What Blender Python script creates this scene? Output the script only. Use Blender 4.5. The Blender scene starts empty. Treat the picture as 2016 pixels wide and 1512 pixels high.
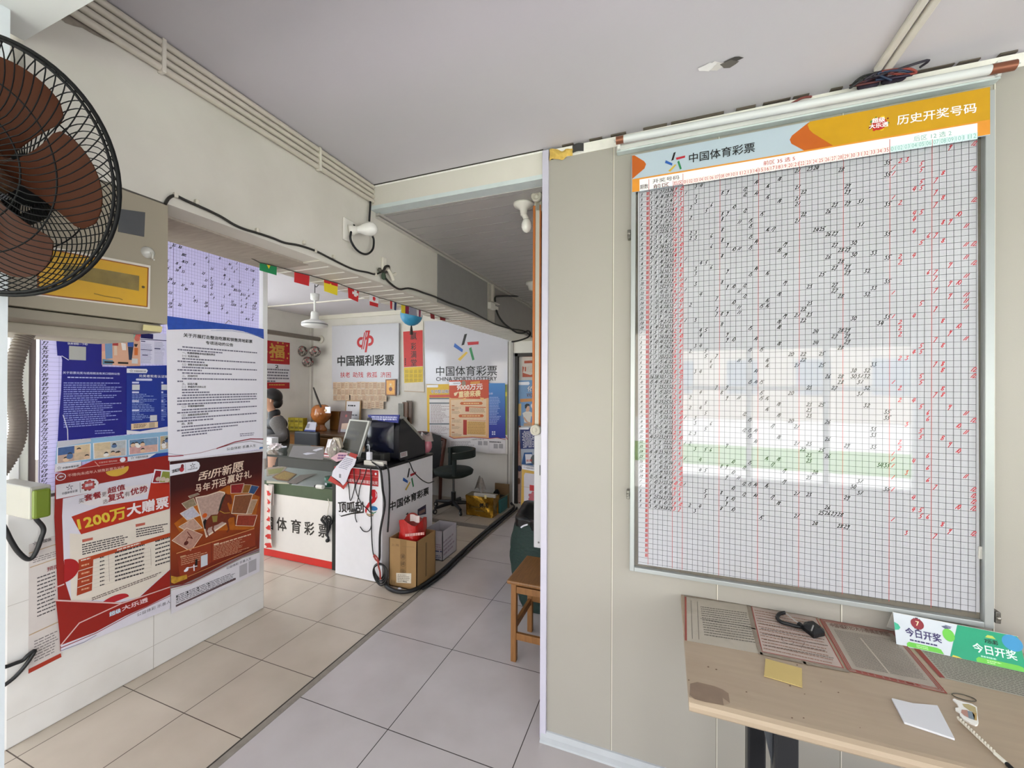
import bpy, bmesh, math, random
from mathutils import Vector, Matrix
RND = random.Random(7)
SC = bpy.context.scene
COL = SC.collection
PI = math.pi
# ------------------------------------------------------------------ camera
FPX = 796.73
CAMZ = 1.588
def _rot(yaw, pitch, roll):
    cy, sy = math.cos(yaw), math.sin(yaw)
    f = Vector((-sy * math.cos(pitch), cy * math.cos(pitch), math.sin(pitch)))
    r = Vector((cy, sy, 0)); d = f.cross(r)
    cr, sr = math.cos(roll), math.sin(roll)
    return r * cr + d * sr, d * cr - r * sr, f
CR, CD, CF = _rot(math.radians(20.664), math.radians(.1476), math.radians(-.2786))
CO = Vector((0, 0, CAMZ))
cam = bpy.data.cameras.new('camera')
cam.sensor_fit = 'HORIZONTAL'; cam.sensor_width = 36; cam.lens = FPX / 2016 * 36
cam.clip_start = .02
camo = bpy.data.objects.new('camera', cam); COL.objects.link(camo)
m = Matrix((CR, -CD, -CF)).transposed().to_4x4(); m.translation = CO
camo.matrix_world = m
SC.camera = camo
# ------------------------------------------------------------------ view, world, daylight
SC.view_settings.view_transform = 'Standard'; SC.view_settings.look = 'None'
SC.view_settings.gamma = 1; SC.view_settings.use_curve_mapping = False
SC.view_settings.exposure = EXPOSURE = .74
SC.cycles.use_denoising = True
SC.cycles.max_bounces = 10; SC.cycles.diffuse_bounces = 6; SC.cycles.glossy_bounces = 4
SC.cycles.transmission_bounces = 6; SC.cycles.transparent_max_bounces = 12
SC.cycles.sample_clamp_indirect = 8
wd = bpy.data.worlds.new('world'); SC.world = wd; wd.use_nodes = True
wn = wd.node_tree.nodes; wl = wd.node_tree.links
wn['Background'].inputs[0].default_value = (.87, .935, 1, 1)
wn['Background'].inputs[1].default_value = 3.4
sn = bpy.data.lights.new('sun', 'SUN'); sn.energy = 24; sn.angle = math.radians(1); sn.color = (.98, .98, 1)
so = bpy.data.objects.new('sun', sn); COL.objects.link(so); so.location = (0, 0, 12); so.rotation_euler = (math.radians(-38), 0, math.radians(12))   # stands behind the building: lights the street only
def portal(name, loc, rot, sx, sy):
    """marks an opening through which the sky lights the room"""
    l = bpy.data.lights.new(name, 'AREA'); l.shape = 'RECTANGLE'; l.size = sx; l.size_y = sy; l.cycles.is_portal = True
    o = bpy.data.objects.new(name, l); o.location = loc; o.rotation_euler = rot; COL.objects.link(o)
R90 = math.radians(90)
portal('portal_window', (1.195, -1.40, 1.29), (R90, 0, 0), 2.09, 1.38)
portal('portal_door', (-1.05, -1.40, 1.1), (R90, 0, 0), 1.7, 2.2)
portal('portal_booth', (-3.45, -1.40, 1.35), (R90, 0, 0), 2.9, 1.9)
portal('portal_end', (2.6, .1, 1.5), (0, R90, 0), 1.3, 1.9)  # opening added in the unseen end wall to brighten beam face and partition
portal('portal_side', (-5.27, 2.1, 1.65), (0, -R90, 0), 1.5, 3.0)
# ------------------------------------------------------------------ materials
def lin(h):
    h = h.lstrip('#'); o = []
    for i in (0, 2, 4):
        c = int(h[i:i + 2], 16) / 255
        o.append(c / 12.92 if c <= .04045 else ((c + .055) / 1.055) ** 2.4)
    return tuple(o)
MATS = {}
def M(hexc, rough=.55, metal=0, noise=.05, scale=18., bump=0., bscale=60., spec=.5, coat=0, trans=0, alpha=1, emit=0, sss=0, stretch=None, dirt=None):
    key = (hexc, rough, metal, noise, scale, bump, bscale, spec, coat, trans, alpha, emit, stretch, dirt)
    if key in MATS: return MATS[key]
    mt = bpy.data.materials.new('mat_' + hexc.strip('#') + '_%d' % len(MATS)); mt.use_nodes = True
    nt = mt.node_tree; b = nt.nodes['Principled BSDF']; c = lin(hexc)
    b.inputs['Roughness'].default_value = rough; b.inputs['Metallic'].default_value = metal
    b.inputs['Specular IOR Level'].default_value = spec
    b.inputs['Coat Weight'].default_value = coat; b.inputs['Coat Roughness'].default_value = .05
    b.inputs['Transmission Weight'].default_value = trans; b.inputs['Alpha'].default_value = alpha
    if emit:
        b.inputs['Emission Color'].default_value = (*c, 1); b.inputs['Emission Strength'].default_value = emit
    tc = nt.nodes.new('ShaderNodeTexCoord'); src = tc.outputs['Object']
    if stretch:
        mp = nt.nodes.new('ShaderNodeMapping'); mp.inputs['Scale'].default_value = stretch
        nt.links.new(src, mp.inputs[0]); src = mp.outputs[0]
    n = nt.nodes.new('ShaderNodeTexNoise'); n.inputs['Scale'].default_value = scale; n.inputs['Detail'].default_value = 4
    nt.links.new(src, n.inputs['Vector'])
    mx = nt.nodes.new('ShaderNodeMix'); mx.data_type = 'RGBA'
    d = tuple(max(0, x * (1 - noise * 2)) for x in c); u = tuple(min(1, x * (1 + noise * 2)) for x in c)
    mx.inputs['A'].default_value = (*d, 1); mx.inputs['B'].default_value = (*u, 1)
    nt.links.new(n.outputs['Fac'], mx.inputs['Factor'])
    out = mx.outputs['Result']
    if dirt:   # (hex, amount, scale): blotchy wear
        n2 = nt.nodes.new('ShaderNodeTexNoise'); n2.inputs['Scale'].default_value = dirt[2]; n2.inputs['Detail'].default_value = 6
        nt.links.new(tc.outputs['Object'], n2.inputs['Vector'])
        r = nt.nodes.new('ShaderNodeValToRGB'); r.color_ramp.elements[0].position = .52; r.color_ramp.elements[1].position = .75
        r.color_ramp.elements[1].color = (dirt[1],) * 3 + (1,)
        nt.links.new(n2.outputs['Fac'], r.inputs[0])
        m2 = nt.nodes.new('ShaderNodeMix'); m2.data_type = 'RGBA'; m2.inputs['B'].default_value = (*lin(dirt[0]), 1)
        nt.links.new(out, m2.inputs['A']); nt.links.new(r.outputs[0], m2.inputs['Factor']); out = m2.outputs['Result']
    nt.links.new(out, b.inputs['Base Color'])
    if bump:
        nb = nt.nodes.new('ShaderNodeTexNoise'); nb.inputs['Scale'].default_value = bscale; nb.inputs['Detail'].default_value = 5
        nt.links.new(src, nb.inputs['Vector'])
        bp = nt.nodes.new('ShaderNodeBump'); bp.inputs['Strength'].default_value = bump; bp.inputs['Distance'].default_value = .01
        nt.links.new(nb.outputs['Fac'], bp.inputs['Height']); nt.links.new(bp.outputs['Normal'], b.inputs['Normal'])
    MATS[key] = mt
    return mt
def thin_glass(name, tint=(1, 1, 1), ior=1.45, rough=.0):
    mt = bpy.data.materials.new(name); mt.use_nodes = True; nt = mt.node_tree; nt.nodes.clear()
    o = nt.nodes.new('ShaderNodeOutputMaterial'); t = nt.nodes.new('ShaderNodeBsdfTransparent'); g = nt.nodes.new('ShaderNodeBsdfGlossy')
    t.inputs[0].default_value = (*tint, 1); g.inputs['Roughness'].default_value = rough
    lw = nt.nodes.new('ShaderNodeLayerWeight'); lw.inputs[0].default_value = .5; pw = nt.nodes.new('ShaderNodeMath'); pw.operation = 'POWER'; pw.inputs[1].default_value = 5; f = nt.nodes.new('ShaderNodeMath'); f.operation = 'MULTIPLY_ADD'; f.inputs[1].default_value = .96; f.inputs[2].default_value = .03; nt.links.new(lw.outputs['Facing'], pw.inputs[0]); nt.links.new(pw.outputs[0], f.inputs[0]); mx = nt.nodes.new('ShaderNodeMixShader')
    nz = nt.nodes.new('ShaderNodeTexNoise'); nz.inputs['Scale'].default_value = 5; tc = nt.nodes.new('ShaderNodeTexCoord'); bp = nt.nodes.new('ShaderNodeBump')
    bp.inputs['Strength'].default_value = .02; bp.inputs['Distance'].default_value = .004
    nt.links.new(tc.outputs['Object'], nz.inputs['Vector']); nt.links.new(nz.outputs['Fac'], bp.inputs['Height']); nt.links.new(bp.outputs[0], g.inputs['Normal'])
    nt.links.new(f.outputs[0], mx.inputs[0]); nt.links.new(t.outputs[0], mx.inputs[1]); nt.links.new(g.outputs[0], mx.inputs[2]); nt.links.new(mx.outputs[0], o.inputs[0])
    return mt
GLASS = thin_glass('clear_film'); GGLASS = thin_glass('green_glass', (.82, .9, .86))
# ------------------------------------------------------------------ rays from the picture onto real planes
def ray(x, y): return CR * ((x - 1008) / FPX) + CD * ((y - 756) / FPX) + CF
def onX(x, y, X): d = ray(x, y); return CO + d * (X / d.x)
def onY(x, y, Y): d = ray(x, y); return CO + d * (Y / d.y)
def onZ(x, y, Z): d = ray(x, y); return CO + d * ((Z - CAMZ) / d.z)
# ------------------------------------------------------------------ mesh builder
class B:
    def __init__(s): s.v = []; s.f = []; s.mi = []; s.sm = []; s.mats = []
    def slot(s, m):
        if m not in s.mats: s.mats.append(m)
        return s.mats.index(m)
    def add(s, vs, fs, m, smooth=False):
        k = len(s.v); i = s.slot(m)
        s.v += [tuple(v) for v in vs]
        for f in fs: s.f.append([k + j for j in f]); s.mi.append(i); s.sm.append(smooth)
        return s
    def box(s, a, b, m, bev=0, mx=None):
        x0, y0, z0 = [min(p, q) for p, q in zip(a, b)]; x1, y1, z1 = [max(p, q) for p, q in zip(a, b)]
        if bev <= 0:
            vs = [(x, y, z) for z in (z0, z1) for x, y in ((x0, y0), (x1, y0), (x1, y1), (x0, y1))]
            fs = [(3, 2, 1, 0), (4, 5, 6, 7), (0, 1, 5, 4), (1, 2, 6, 5), (2, 3, 7, 6), (3, 0, 4, 7)]
        else:
            bm = bmesh.new(); bmesh.ops.create_cube(bm, size=1)
            for v in bm.verts: v.co = Vector(((x0 + x1) / 2 + v.co.x * (x1 - x0), (y0 + y1) / 2 + v.co.y * (y1 - y0), (z0 + z1) / 2 + v.co.z * (z1 - z0)))
            bmesh.ops.bevel(bm, geom=list(bm.edges), offset=min(bev, .49 * min(x1 - x0, y1 - y0, z1 - z0)), segments=2, affect='EDGES', profile=.5)
            bm.verts.index_update(); vs = [v.co.copy() for v in bm.verts]; fs = [[v.index for v in f.verts] for f in bm.faces]; bm.free()
        if mx: vs = [mx @ Vector(v) for v in vs]
        return s.add(vs, fs, m)
    def prism(s, pts, d, m, smooth=False):
        """extrude a closed outline (3-D points) by vector d"""
        n = len(pts); d = Vector(d); p = [Vector(q) for q in pts]
        vs = p + [q + d for q in p]
        return s.add(vs, [list(range(n))[::-1], list(range(n, 2 * n))] + [(i, (i + 1) % n, n + (i + 1) % n, n + i) for i in range(n)], m, smooth)
    def tube(s, pts, r, m, n=8, cap=True, smooth=True):
        P = [Vector(p) for p in pts]; rs = r if isinstance(r, (list, tuple)) else [r] * len(P)
        vs = []; up = None
        for i, p in enumerate(P):
            t = (P[min(i + 1, len(P) - 1)] - P[max(i - 1, 0)]).normalized()
            if up is None:
                up = Vector((0, 0, 1)) if abs(t.z) < .9 else Vector((1, 0, 0))
            a = t.cross(up)
            if a.length < 1e-6: a = t.cross(Vector((.3, 1, .2)))
            a.normalize(); up = a.cross(t).normalized()
            for k in range(n):
                q = 2 * PI * k / n
                vs.append(p + (a * math.cos(q) + up * math.sin(q)) * rs[i])
        fs = []
        for i in range(len(P) - 1):
            for k in range(n): fs.append((i * n + k, i * n + (k + 1) % n, (i + 1) * n + (k + 1) % n, (i + 1) * n + k))
        s.add(vs, fs, m, smooth)
        if cap: s.add(vs[:n], [list(range(n))], m); s.add(vs[-n:], [list(range(n))[::-1]], m)
        return s
    def lathe(s, prof, m, mx=None, n=24, smooth=True, arc=2 * PI):
        full = abs(arc - 2 * PI) < 1e-6; kN = n if full else n + 1
        vs = []
        for r, z in prof:
            for k in range(kN): q = arc * k / n; vs.append(Vector((r * math.cos(q), r * math.sin(q), z)))
        if mx: vs = [mx @ v for v in vs]
        fs = []
        for i in range(len(prof) - 1):
            for k in range(n):
                k2 = (k + 1) % kN
                fs.append((i * kN + k, i * kN + k2, (i + 1) * kN + k2, (i + 1) * kN + k))
        return s.add(vs, fs, m, smooth)
    def ball(s, c, r, m, n=14, sc=(1, 1, 1), mx=None):
        c = Vector(c); vs = []; fs = []; h = n // 2
        for i in range(h + 1):
            t = PI * i / h
            for k in range(n):
                q = 2 * PI * k / n
                v = Vector((r * sc[0] * math.sin(t) * math.cos(q), r * sc[1] * math.sin(t) * math.sin(q), r * sc[2] * math.cos(t)))
                vs.append((mx @ v if mx else v) + c)
        for i in range(h):
            for k in range(n): fs.append((i * n + k, (i + 1) * n + k, (i + 1) * n + (k + 1) % n, i * n + (k + 1) % n))
        return s.add(vs, fs, m, True)
    def grid(s, fn, nu, nv, m, smooth=True):
        vs = [fn(i / nu, j / nv) for j in range(nv + 1) for i in range(nu + 1)]
        fs = [(j * (nu + 1) + i, j * (nu + 1) + i + 1, (j + 1) * (nu + 1) + i + 1, (j + 1) * (nu + 1) + i) for j in range(nv) for i in range(nu)]
        return s.add(vs, fs, m, smooth)
    def merge(s, o):
        k = len(s.v); s.v += o.v
        for f, i, q in zip(o.f, o.mi, o.sm): s.f.append([k + j for j in f]); s.mi.append(s.slot(o.mats[i])); s.sm.append(q)
        return s
    def obj(s, name, parent=None, origin=None, **kw):
        me = bpy.data.meshes.new(name)
        if origin is None and s.v:
            n = len(s.v); lo = [min(v[i] for v in s.v) for i in range(3)]; hi = [max(v[i] for v in s.v) for i in range(3)]
            origin = ((lo[0] + hi[0]) / 2, (lo[1] + hi[1]) / 2, lo[2])
        ox, oy, oz = origin
        me.from_pydata([(v[0] - ox, v[1] - oy, v[2] - oz) for v in s.v], [], s.f)
        for m in s.mats: me.materials.append(m)
        me.polygons.foreach_set('material_index', s.mi); me.polygons.foreach_set('use_smooth', s.sm)
        me.update()
        o = bpy.data.objects.new(name, me); COL.objects.link(o)
        o.location = origin
        if parent:
            o.parent = parent; o.matrix_parent_inverse = Matrix.Translation(parent.location).inverted()
        for k, v in kw.items(): o[k] = v
        return o
def thing(name, label, cat, loc, group=None):
    o = bpy.data.objects.new(name, None); o.empty_display_size = .05; COL.objects.link(o); o.location = loc
    o['label'] = label; o['category'] = cat
    if group: o['group'] = group
    return o
def top(b, name, label, cat, group=None, kind=None):
    o = b.obj(name); o['label'] = label; o['category'] = cat
    if group: o['group'] = group
    if kind: o['kind'] = kind
    return o
def struct(b, name): return b.obj(name, kind='structure')
def smoothpath(pts, k=6):
    P = [Vector(p) for p in pts]; out = []
    for i in range(len(P) - 1):
        p0 = P[max(i - 1, 0)]; p1 = P[i]; p2 = P[i + 1]; p3 = P[min(i + 2, len(P) - 1)]
        for j in range(k):
            t = j / k
            out.append(.5 * ((2 * p1) + (p2 - p0) * t + (2 * p0 - 5 * p1 + 4 * p2 - p3) * t * t + (3 * p1 - p0 - 3 * p2 + p3) * t ** 3))
    return out + [P[-1]]
# ------------------------------------------------------------------ lettering
_TX = {}
def glyphs(t, bold=0., res=2):
    k = (t, bold, res)
    if k not in _TX:
        c = bpy.data.curves.new('t', 'FONT'); c.body = t; c.size = 1; c.offset = bold; c.resolution_u = res; c.fill_mode = 'FRONT'
        o = bpy.data.objects.new('t', c)
        me = bpy.data.meshes.new_from_object(o)
        vs = [(v.co.x, v.co.y) for v in me.vertices]; fs = [list(p.vertices) for p in me.polygons]
        bpy.data.objects.remove(o); bpy.data.curves.remove(c); bpy.data.meshes.remove(me)
        xs = [v[0] for v in vs]; ys = [v[1] for v in vs]
        x0, x1, y0, y1 = min(xs), max(xs), min(ys), max(ys)
        _TX[k] = ([((x - x0) / (x1 - x0 or 1), (y - y0) / (y1 - y0 or 1)) for x, y in vs], fs)
    return _TX[k]
STAR = [((660, 370), (635, 375), (607, 475), (632, 470)), ((660, 447), (765, 443), (763, 470), (668, 475)), ((677, 505), (697, 492), (727, 605), (707, 613)),
        ((572, 600), (650, 532), (667, 542), (595, 615)), ((535, 485), (545, 452), (622, 512), (615, 538))]
STARC = ['#141416', '#b01a2a', '#1d7a46', '#c9a53a', '#2458a8']
HAND = {'0': [[(.3, 0), (.05, .3), (.2, .9), (.6, 1), (.8, .6), (.6, .1), (.3, 0)]], '1': [[(.2, .1), (.75, .95)]],
        '2': [[(.1, .8), (.5, 1), (.75, .75), (.1, .02), (1.0, .08)]], '3': [[(.1, .9), (.6, .98), (.35, .6), (.75, .35), (.4, 0), (.0, .1)]],
        '4': [[(.35, 1), (.05, .3), (.9, .4)], [(.75, .95), (.5, -.05)]], '5': [[(1, 1), (.35, .95), (.2, .55), (.65, .5), (.55, .05), (.05, 0)]],
        '6': [[(.6, 1), (.15, .5), (.2, .05), (.6, .05), (.65, .4), (.2, .35)]], '7': [[(.1, .85), (.8, .95), (.2, -.2)]],
        '8': [[(.7, .9), (.25, .9), (.3, .6), (.75, .3), (.5, 0), (.15, .1), (.35, .5), (.85, .8), (.7, .9)]], '9': [[(.7, .8), (.3, .95), (.2, .6), (.6, .6), (.8, .95), (.25, -.25)]]}
class Sheet(B):
    """a flat printed thing on a real plane; local axes u (right), v (up), n (towards the viewer)"""
    EPS = .00025
    def __init__(s, o, u, v):
        super().__init__(); s.o = Vector(o); s.u = Vector(u).normalized(); s.vv = Vector(v).normalized(); s.n = s.u.cross(s.vv)
    def L(s, p):
        """a picture point as local (u, v); local points are given as ('l', u, v)"""
        if len(p) == 3: return p[1], p[2]
        d = ray(*p); t = (s.o - CO).dot(s.n) / d.dot(s.n); q = CO + d * t - s.o
        return q.dot(s.u), q.dot(s.vv)
    def P(s, uv, lay=0): return s.o + s.u * uv[0] + s.vv * uv[1] + s.n * ((lay + len(s.mi) % 37 * .02 if lay else 0) * s.EPS)
    def slab(s, pts, t, m):
        q = [s.P(s.L(p)) for p in pts]
        a = sum((q[i].cross(q[(i + 1) % len(q)]) for i in range(len(q))), Vector()).dot(s.n)
        if a < 0: q = q[::-1]
        return s.prism([x - s.n * t for x in q], s.n * t, m)
    def poly(s, pts, m, lay=1):
        q = [s.P(s.L(p), lay) for p in pts]
        a = sum((q[i].cross(q[(i + 1) % len(q)]) for i in range(len(q))), Vector()).dot(s.n)
        if a < 0: q = q[::-1]
        return s.add(q, [list(range(len(q)))], m)
    def rect(s, a, b, m, lay=1):
        (x0, y0), (x1, y1) = s.L(a), s.L(b)
        return s.poly([('l', x0, y0), ('l', x1, y0), ('l', x1, y1), ('l', x0, y1)], m, lay)
    def line(s, pts, w, m, lay=2, closed=False):
        q = [Vector(s.L(p)) for p in pts]
        if closed: q.append(q[0])
        for i in range(len(q) - 1):
            d = q[i + 1] - q[i]
            if d.length < 1e-9: continue
            d.normalize(); e = Vector((-d.y, d.x)) * w / 2; a = q[i] - d * w * .3; b = q[i + 1] + d * w * .3
            s.add([s.P(a - e, lay), s.P(b - e, lay), s.P(b + e, lay), s.P(a + e, lay)], [(0, 1, 2, 3)], m)
        return s
    def text(s, t, bl, br, tl, m, lay=3, bold=.0, res=2):
        g, fs = glyphs(t, 0, res)
        a, b, c = Vector(s.L(bl)), Vector(s.L(br)), Vector(s.L(tl)); w = bold * (c - a).length * .9
        for i, (dx, dy) in enumerate(((0, 0),) if bold < .004 else ((w, w), (-w, w), (w, -w), (-w, -w))):
            s.add([s.P(a + (b - a) * x + (c - a) * y + Vector((dx, dy)), lay + .25 * i) for x, y in g], fs, m)
        return s
    def disc(s, c, r, m, lay=2, n=28, sq=1., a0=0, a1=2 * PI):
        x, y = s.L(c); k = n
        return s.poly([('l', x + r * math.cos(a0 + (a1 - a0) * i / k), y + r * sq * math.sin(a0 + (a1 - a0) * i / k)) for i in range(k + (0 if a1 - a0 > 6.2 else 1))], m, lay)
    def ring(s, c, r, w, m, lay=2, a0=0, a1=2 * PI, n=32, sq=1.):
        x, y = s.L(c)
        return s.line([('l', x + r * math.cos(a0 + (a1 - a0) * i / n), y + r * sq * math.sin(a0 + (a1 - a0) * i / n)) for i in range(n + 1)], w, m, lay)
    def star(s, bl, br, tl, lay=3, cols=None):
        a, b, c = Vector(s.L(bl)), Vector(s.L(br)), Vector(s.L(tl))
        for q, h in zip(STAR, cols or STARC):
            s.poly([('l', *(a + (b - a) * ((x - 535) / 230) + (c - a) * ((615 - y) / 245))) for x, y in q], M(h, .4), lay)
        return s
    def rows(s, tl, tr, bl, n, m, lay=2, fill=(.6, 1), h=.55, seg=9, ind=0):
        """n rows of tiny print, too small to read: broken dashes"""
        a, b, c = Vector(s.L(tl)), Vector(s.L(tr)), Vector(s.L(bl))
        for i in range(n):
            end = RND.uniform(*fill); x = ind
            while x < end:
                w = RND.uniform(.5, 1.6) / seg; x1 = min(end, x + w * .82)
                y0, y1 = (i + .5 - h / 2) / n, (i + .5 + h / 2) / n
                s.add([s.P(a + (b - a) * xx + (c - a) * yy, lay) for xx, yy in ((x, y1), (x1, y1), (x1, y0), (x, y0))], [(0, 1, 2, 3)], m)
                x += w
        return s
    def hand(s, t, u, v, h, m, lay=3, w=.0022, adv=.62):
        x = u
        for ch in t:
            for st in HAND.get(ch, []):
                s.line([('l', x + (a * .62 + b * .3 + RND.uniform(-.05, .05)) * h, v + (b + RND.uniform(-.05, .05)) * h) for a, b in st], w, m, lay)
            x += h * adv * (.6 if ch == '1' else 1)
        return s
def faceY(Y): return Sheet((0, Y, 0), (1, 0, 0), (0, 0, 1))     # faces -Y, u = +X
def faceX(X): return Sheet((X, 0, 0), (0, 1, 0), (0, 0, 1))     # faces +X, u = +Y
def faceZ(Z): return Sheet((0, 0, Z), (1, 0, 0), (0, 1, 0))     # faces up
# ================================================================== the room
YW, XB, XP, YB, XL = 1.766, -1.48, -2.65, 4.9, -5.26     # board wall, beam face, partition face, back wall, far left wall
ZC = 2.66
wall_pnl = M('#a39e95', .5, noise=.02, scale=3, bump=.03, bscale=220)
plaster = M('#d2cdc3', .8, noise=.03, scale=4, bump=.08, bscale=35, dirt=('#b3aca0', .35, 2.2))
white_wall = M('#d9d5cf', .7, noise=.03, scale=5, bump=.05, bscale=40, dirt=('#b9b3aa', .3, 3))
ceil_m = M('#c8c4c8', .85, noise=.025, scale=2, bump=.05, bscale=25)
trimw = M('#e3e0e4', .4, noise=.02)
grime = M('#3a342e', .9); dark = M('#17171a', .5)
# ---- floor: 400 mm beige tiles on the left of the old wall line, 600 mm grey ones on the right
def floor_mat():
    mt = bpy.data.materials.new('floor_tiles'); mt.use_nodes = True; nt = mt.node_tree; b = nt.nodes['Principled BSDF']
    tc = nt.nodes.new('ShaderNodeTexCoord')
    outs = []
    for ox, oy, w, c1, c2, mo in ((-2.161, 1.675, .402, '#c8bbac', '#c3b7a8', '#5b5048'), (-1.186, 1.548, .602, '#c8c1c1', '#c4bdbd', '#4c4644')):
        mp = nt.nodes.new('ShaderNodeMapping'); mp.inputs['Location'].default_value = (-ox + 40 * w, -oy + 40 * w, 0)
        nt.links.new(tc.outputs['Object'], mp.inputs[0])
        br = nt.nodes.new('ShaderNodeTexBrick'); br.offset = 0; br.squash = 1
        br.inputs['Color1'].default_value = (*lin(c1), 1); br.inputs['Color2'].default_value = (*lin(c2), 1); br.inputs['Mortar'].default_value = (*lin(mo), 1)
        br.inputs['Scale'].default_value = 1; br.inputs['Mortar Size'].default_value = .0022; br.inputs['Mortar Smooth'].default_value = .1
        br.inputs['Brick Width'].default_value = w; br.inputs['Row Height'].default_value = w; br.inputs['Bias'].default_value = 0
        nt.links.new(mp.outputs[0], br.inputs['Vector']); outs.append(br)
    sx = nt.nodes.new('ShaderNodeSeparateXYZ'); nt.links.new(tc.outputs['Object'], sx.inputs[0])
    gt = nt.nodes.new('ShaderNodeMath'); gt.operation = 'GREATER_THAN'; gt.inputs[1].default_value = -1.74; nt.links.new(sx.outputs[0], gt.inputs[0])
    mx = nt.nodes.new('ShaderNodeMix'); mx.data_type = 'RGBA'
    nt.links.new(gt.outputs[0], mx.inputs['Factor']); nt.links.new(outs[0].outputs[0], mx.inputs['A']); nt.links.new(outs[1].outputs[0], mx.inputs['B'])
    ns = nt.nodes.new('ShaderNodeTexNoise'); ns.inputs['Scale'].default_value = 3.5; ns.inputs['Detail'].default_value = 6
    nt.links.new(tc.outputs['Object'], ns.inputs['Vector'])
    rp = nt.nodes.new('ShaderNodeValToRGB'); rp.color_ramp.elements[0].position = .3; rp.color_ramp.elements[0].color = (.86, .85, .84, 1); rp.color_ramp.elements[1].position = .7
    nt.links.new(ns.outputs['Fac'], rp.inputs[0])
    ml = nt.nodes.new('ShaderNodeMix'); ml.data_type = 'RGBA'; ml.blend_type = 'MULTIPLY'; ml.inputs['Factor'].default_value = 1
    nt.links.new(mx.outputs['Result'], ml.inputs['A']); nt.links.new(rp.outputs[0], ml.inputs['B'])
    nt.links.new(ml.outputs['Result'], b.inputs['Base Color'])
    rr = nt.nodes.new('ShaderNodeMapRange'); rr.inputs['To Min'].default_value = .2; rr.inputs['To Max'].default_value = .26
    nt.links.new(ns.outputs['Fac'], rr.inputs['Value']); nt.links.new(rr.outputs[0], b.inputs['Roughness'])
    b.inputs['Specular IOR Level'].default_value = .4
    return mt
b = B(); b.box((-5.4, -1.5, -.1), (2.7, 5.1, 0), floor_mat()); o = b.obj('floor', kind='structure', origin=(0, 0, 0))
b = B(); cem = M('#8d857b', .9, noise=.15, scale=25, bump=.3, bscale=80)
b.box((-1.757, -1.4, 0), (-1.722, 4.88, .0015), cem); b.box((-1.766, -1.4, 0), (-1.757, 4.88, .0012), grime)
struct(b, 'trim_1')                                       # cement strip where the old wall stood
b = B(); b.box((-3.4, 4.07, 0), (-1.80, 4.9, .05), M('#a2988c', .4, noise=.06)); b.box((-3.4, 4.066, 0), (-1.797, 4.0699, .04), M('#77706a', .8, noise=.1))
b.box((-2.5, 4.07, .05), (-2.497, 4.9, .0505), grime); b.box((-2.1, 4.07, .05), (-2.097, 4.9, .0505), grime)
struct(b, 'trim_2')                                       # low tiled step along the back wall
# ---- ceilings
b = B(); b.box((-5.4, -1.5, ZC), (2.7, 5.1, ZC + .1), ceil_m)
b.box((-5.26, 4.03, ZC - .012), (-1.84, 4.06, ZC), plaster)
struct(b, 'ceiling')
b = B(); pvc = M('#a9a5a3', .35, noise=.03, scale=4)
b.box((XB, YW + .06, 2.52), (-.3, 4.9, 2.54), pvc)
for k in range(31): b.box((XB, 1.85 + .1 * k, 2.5185), (-.3, 1.853 + .1 * k, 2.52), M('#928e8c', .6))
struct(b, 'ceiling_corridor')
# chipped paint on the main ceiling
b = faceZ(ZC - .001); b.n = -b.n
q = onZ(1412, 133, ZC)
for k in range(5):
    cx, cy = q.x + RND.uniform(-.045, .045), q.y + RND.uniform(-.02, .02)
    pts = [(cx + RND.uniform(.6, 1.2) * .03 * math.cos(a), cy + RND.uniform(.5, 1.2) * .018 * math.sin(a)) for a in [PI * 2 * i / 9 for i in range(9)]]
    b.add([(x, y, ZC - .0015 - .0003 * k) for x, y in pts], [list(range(9))[::-1]], M(['#efece8', '#4b4743', '#dad6d0', '#6b655f', '#f2f0ee'][k], .9))
top(b, 'paint_flake', 'chipped patch of peeling paint on the ceiling above the number chart', 'peeling paint', kind='structure')
# ---- the beam over the removed wall, its slatted underside and the grey panel
b = B(); b.box((-1.84, .505, 2.158), (XB, 4.9, ZC), plaster)
b.box((-1.84, .505, 2.15), (XB - .10, 1.45, 2.158), M('#a59a8e', .9, noise=.12, scale=12, stretch=(1, 6, 1)))
struct(b, 'trim_3')
b = B(); b.box((-1.84, 1.42, 2.152), (XB, 4.9, 2.158), M('#c9c3b8', .5, noise=.03))
for k in range(34): b.box((-1.84, 1.5 + .1 * k, 2.1505), (XB - .03, 1.509 + .1 * k, 2.152), M('#efece6', .5))
struct(b, 'trim_4')
b = B(); b.box((XB, 2.44, 2.16), (XB + .006, 3.28, 2.497), M('#8f8d8b', .5, noise=.04)); b.box((XB, 3.30, 2.16), (XB + .008, 3.44, 2.49), M('#b8b2a8', .6))
b.box((XB, 3.46, 2.16), (XB + .005, 4.7, 2.49), M('#96928f', .5, noise=.04))
b.box((XB, 1.80, 2.495), (XB + .02, 4.9, 2.503), M('#c5c0b8', .5)); b.box((XB, 1.80, 2.508), (XB + .028, 4.9, 2.52), M('#b1aca5', .5))
struct(b, 'trim_5')
# ---- header over the shop front, lintel over the corridor
b = B(); b.box((XB, -1.4, 2.43), (2.6, .505, ZC), M('#dcdcda', .8, noise=.02, scale=3)); struct(b, 'trim_6')
b = B(); b.box((XB, YW, 2.545), (-.52, YW + .06, ZC), plaster); b.box((XB, YW - .004, 2.524), (-.52, YW + .06, 2.545), M('#c9d2d2', .4))
b.box((XB, YW - .0008, ZC - .014), (-.52, YW, ZC - .006), M('#f0ede8', .9, noise=.08, scale=40)); b.box((XB, YW - .0012, ZC - .006), (-.52, YW, ZC), grime)
struct(b, 'trim_7')
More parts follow.
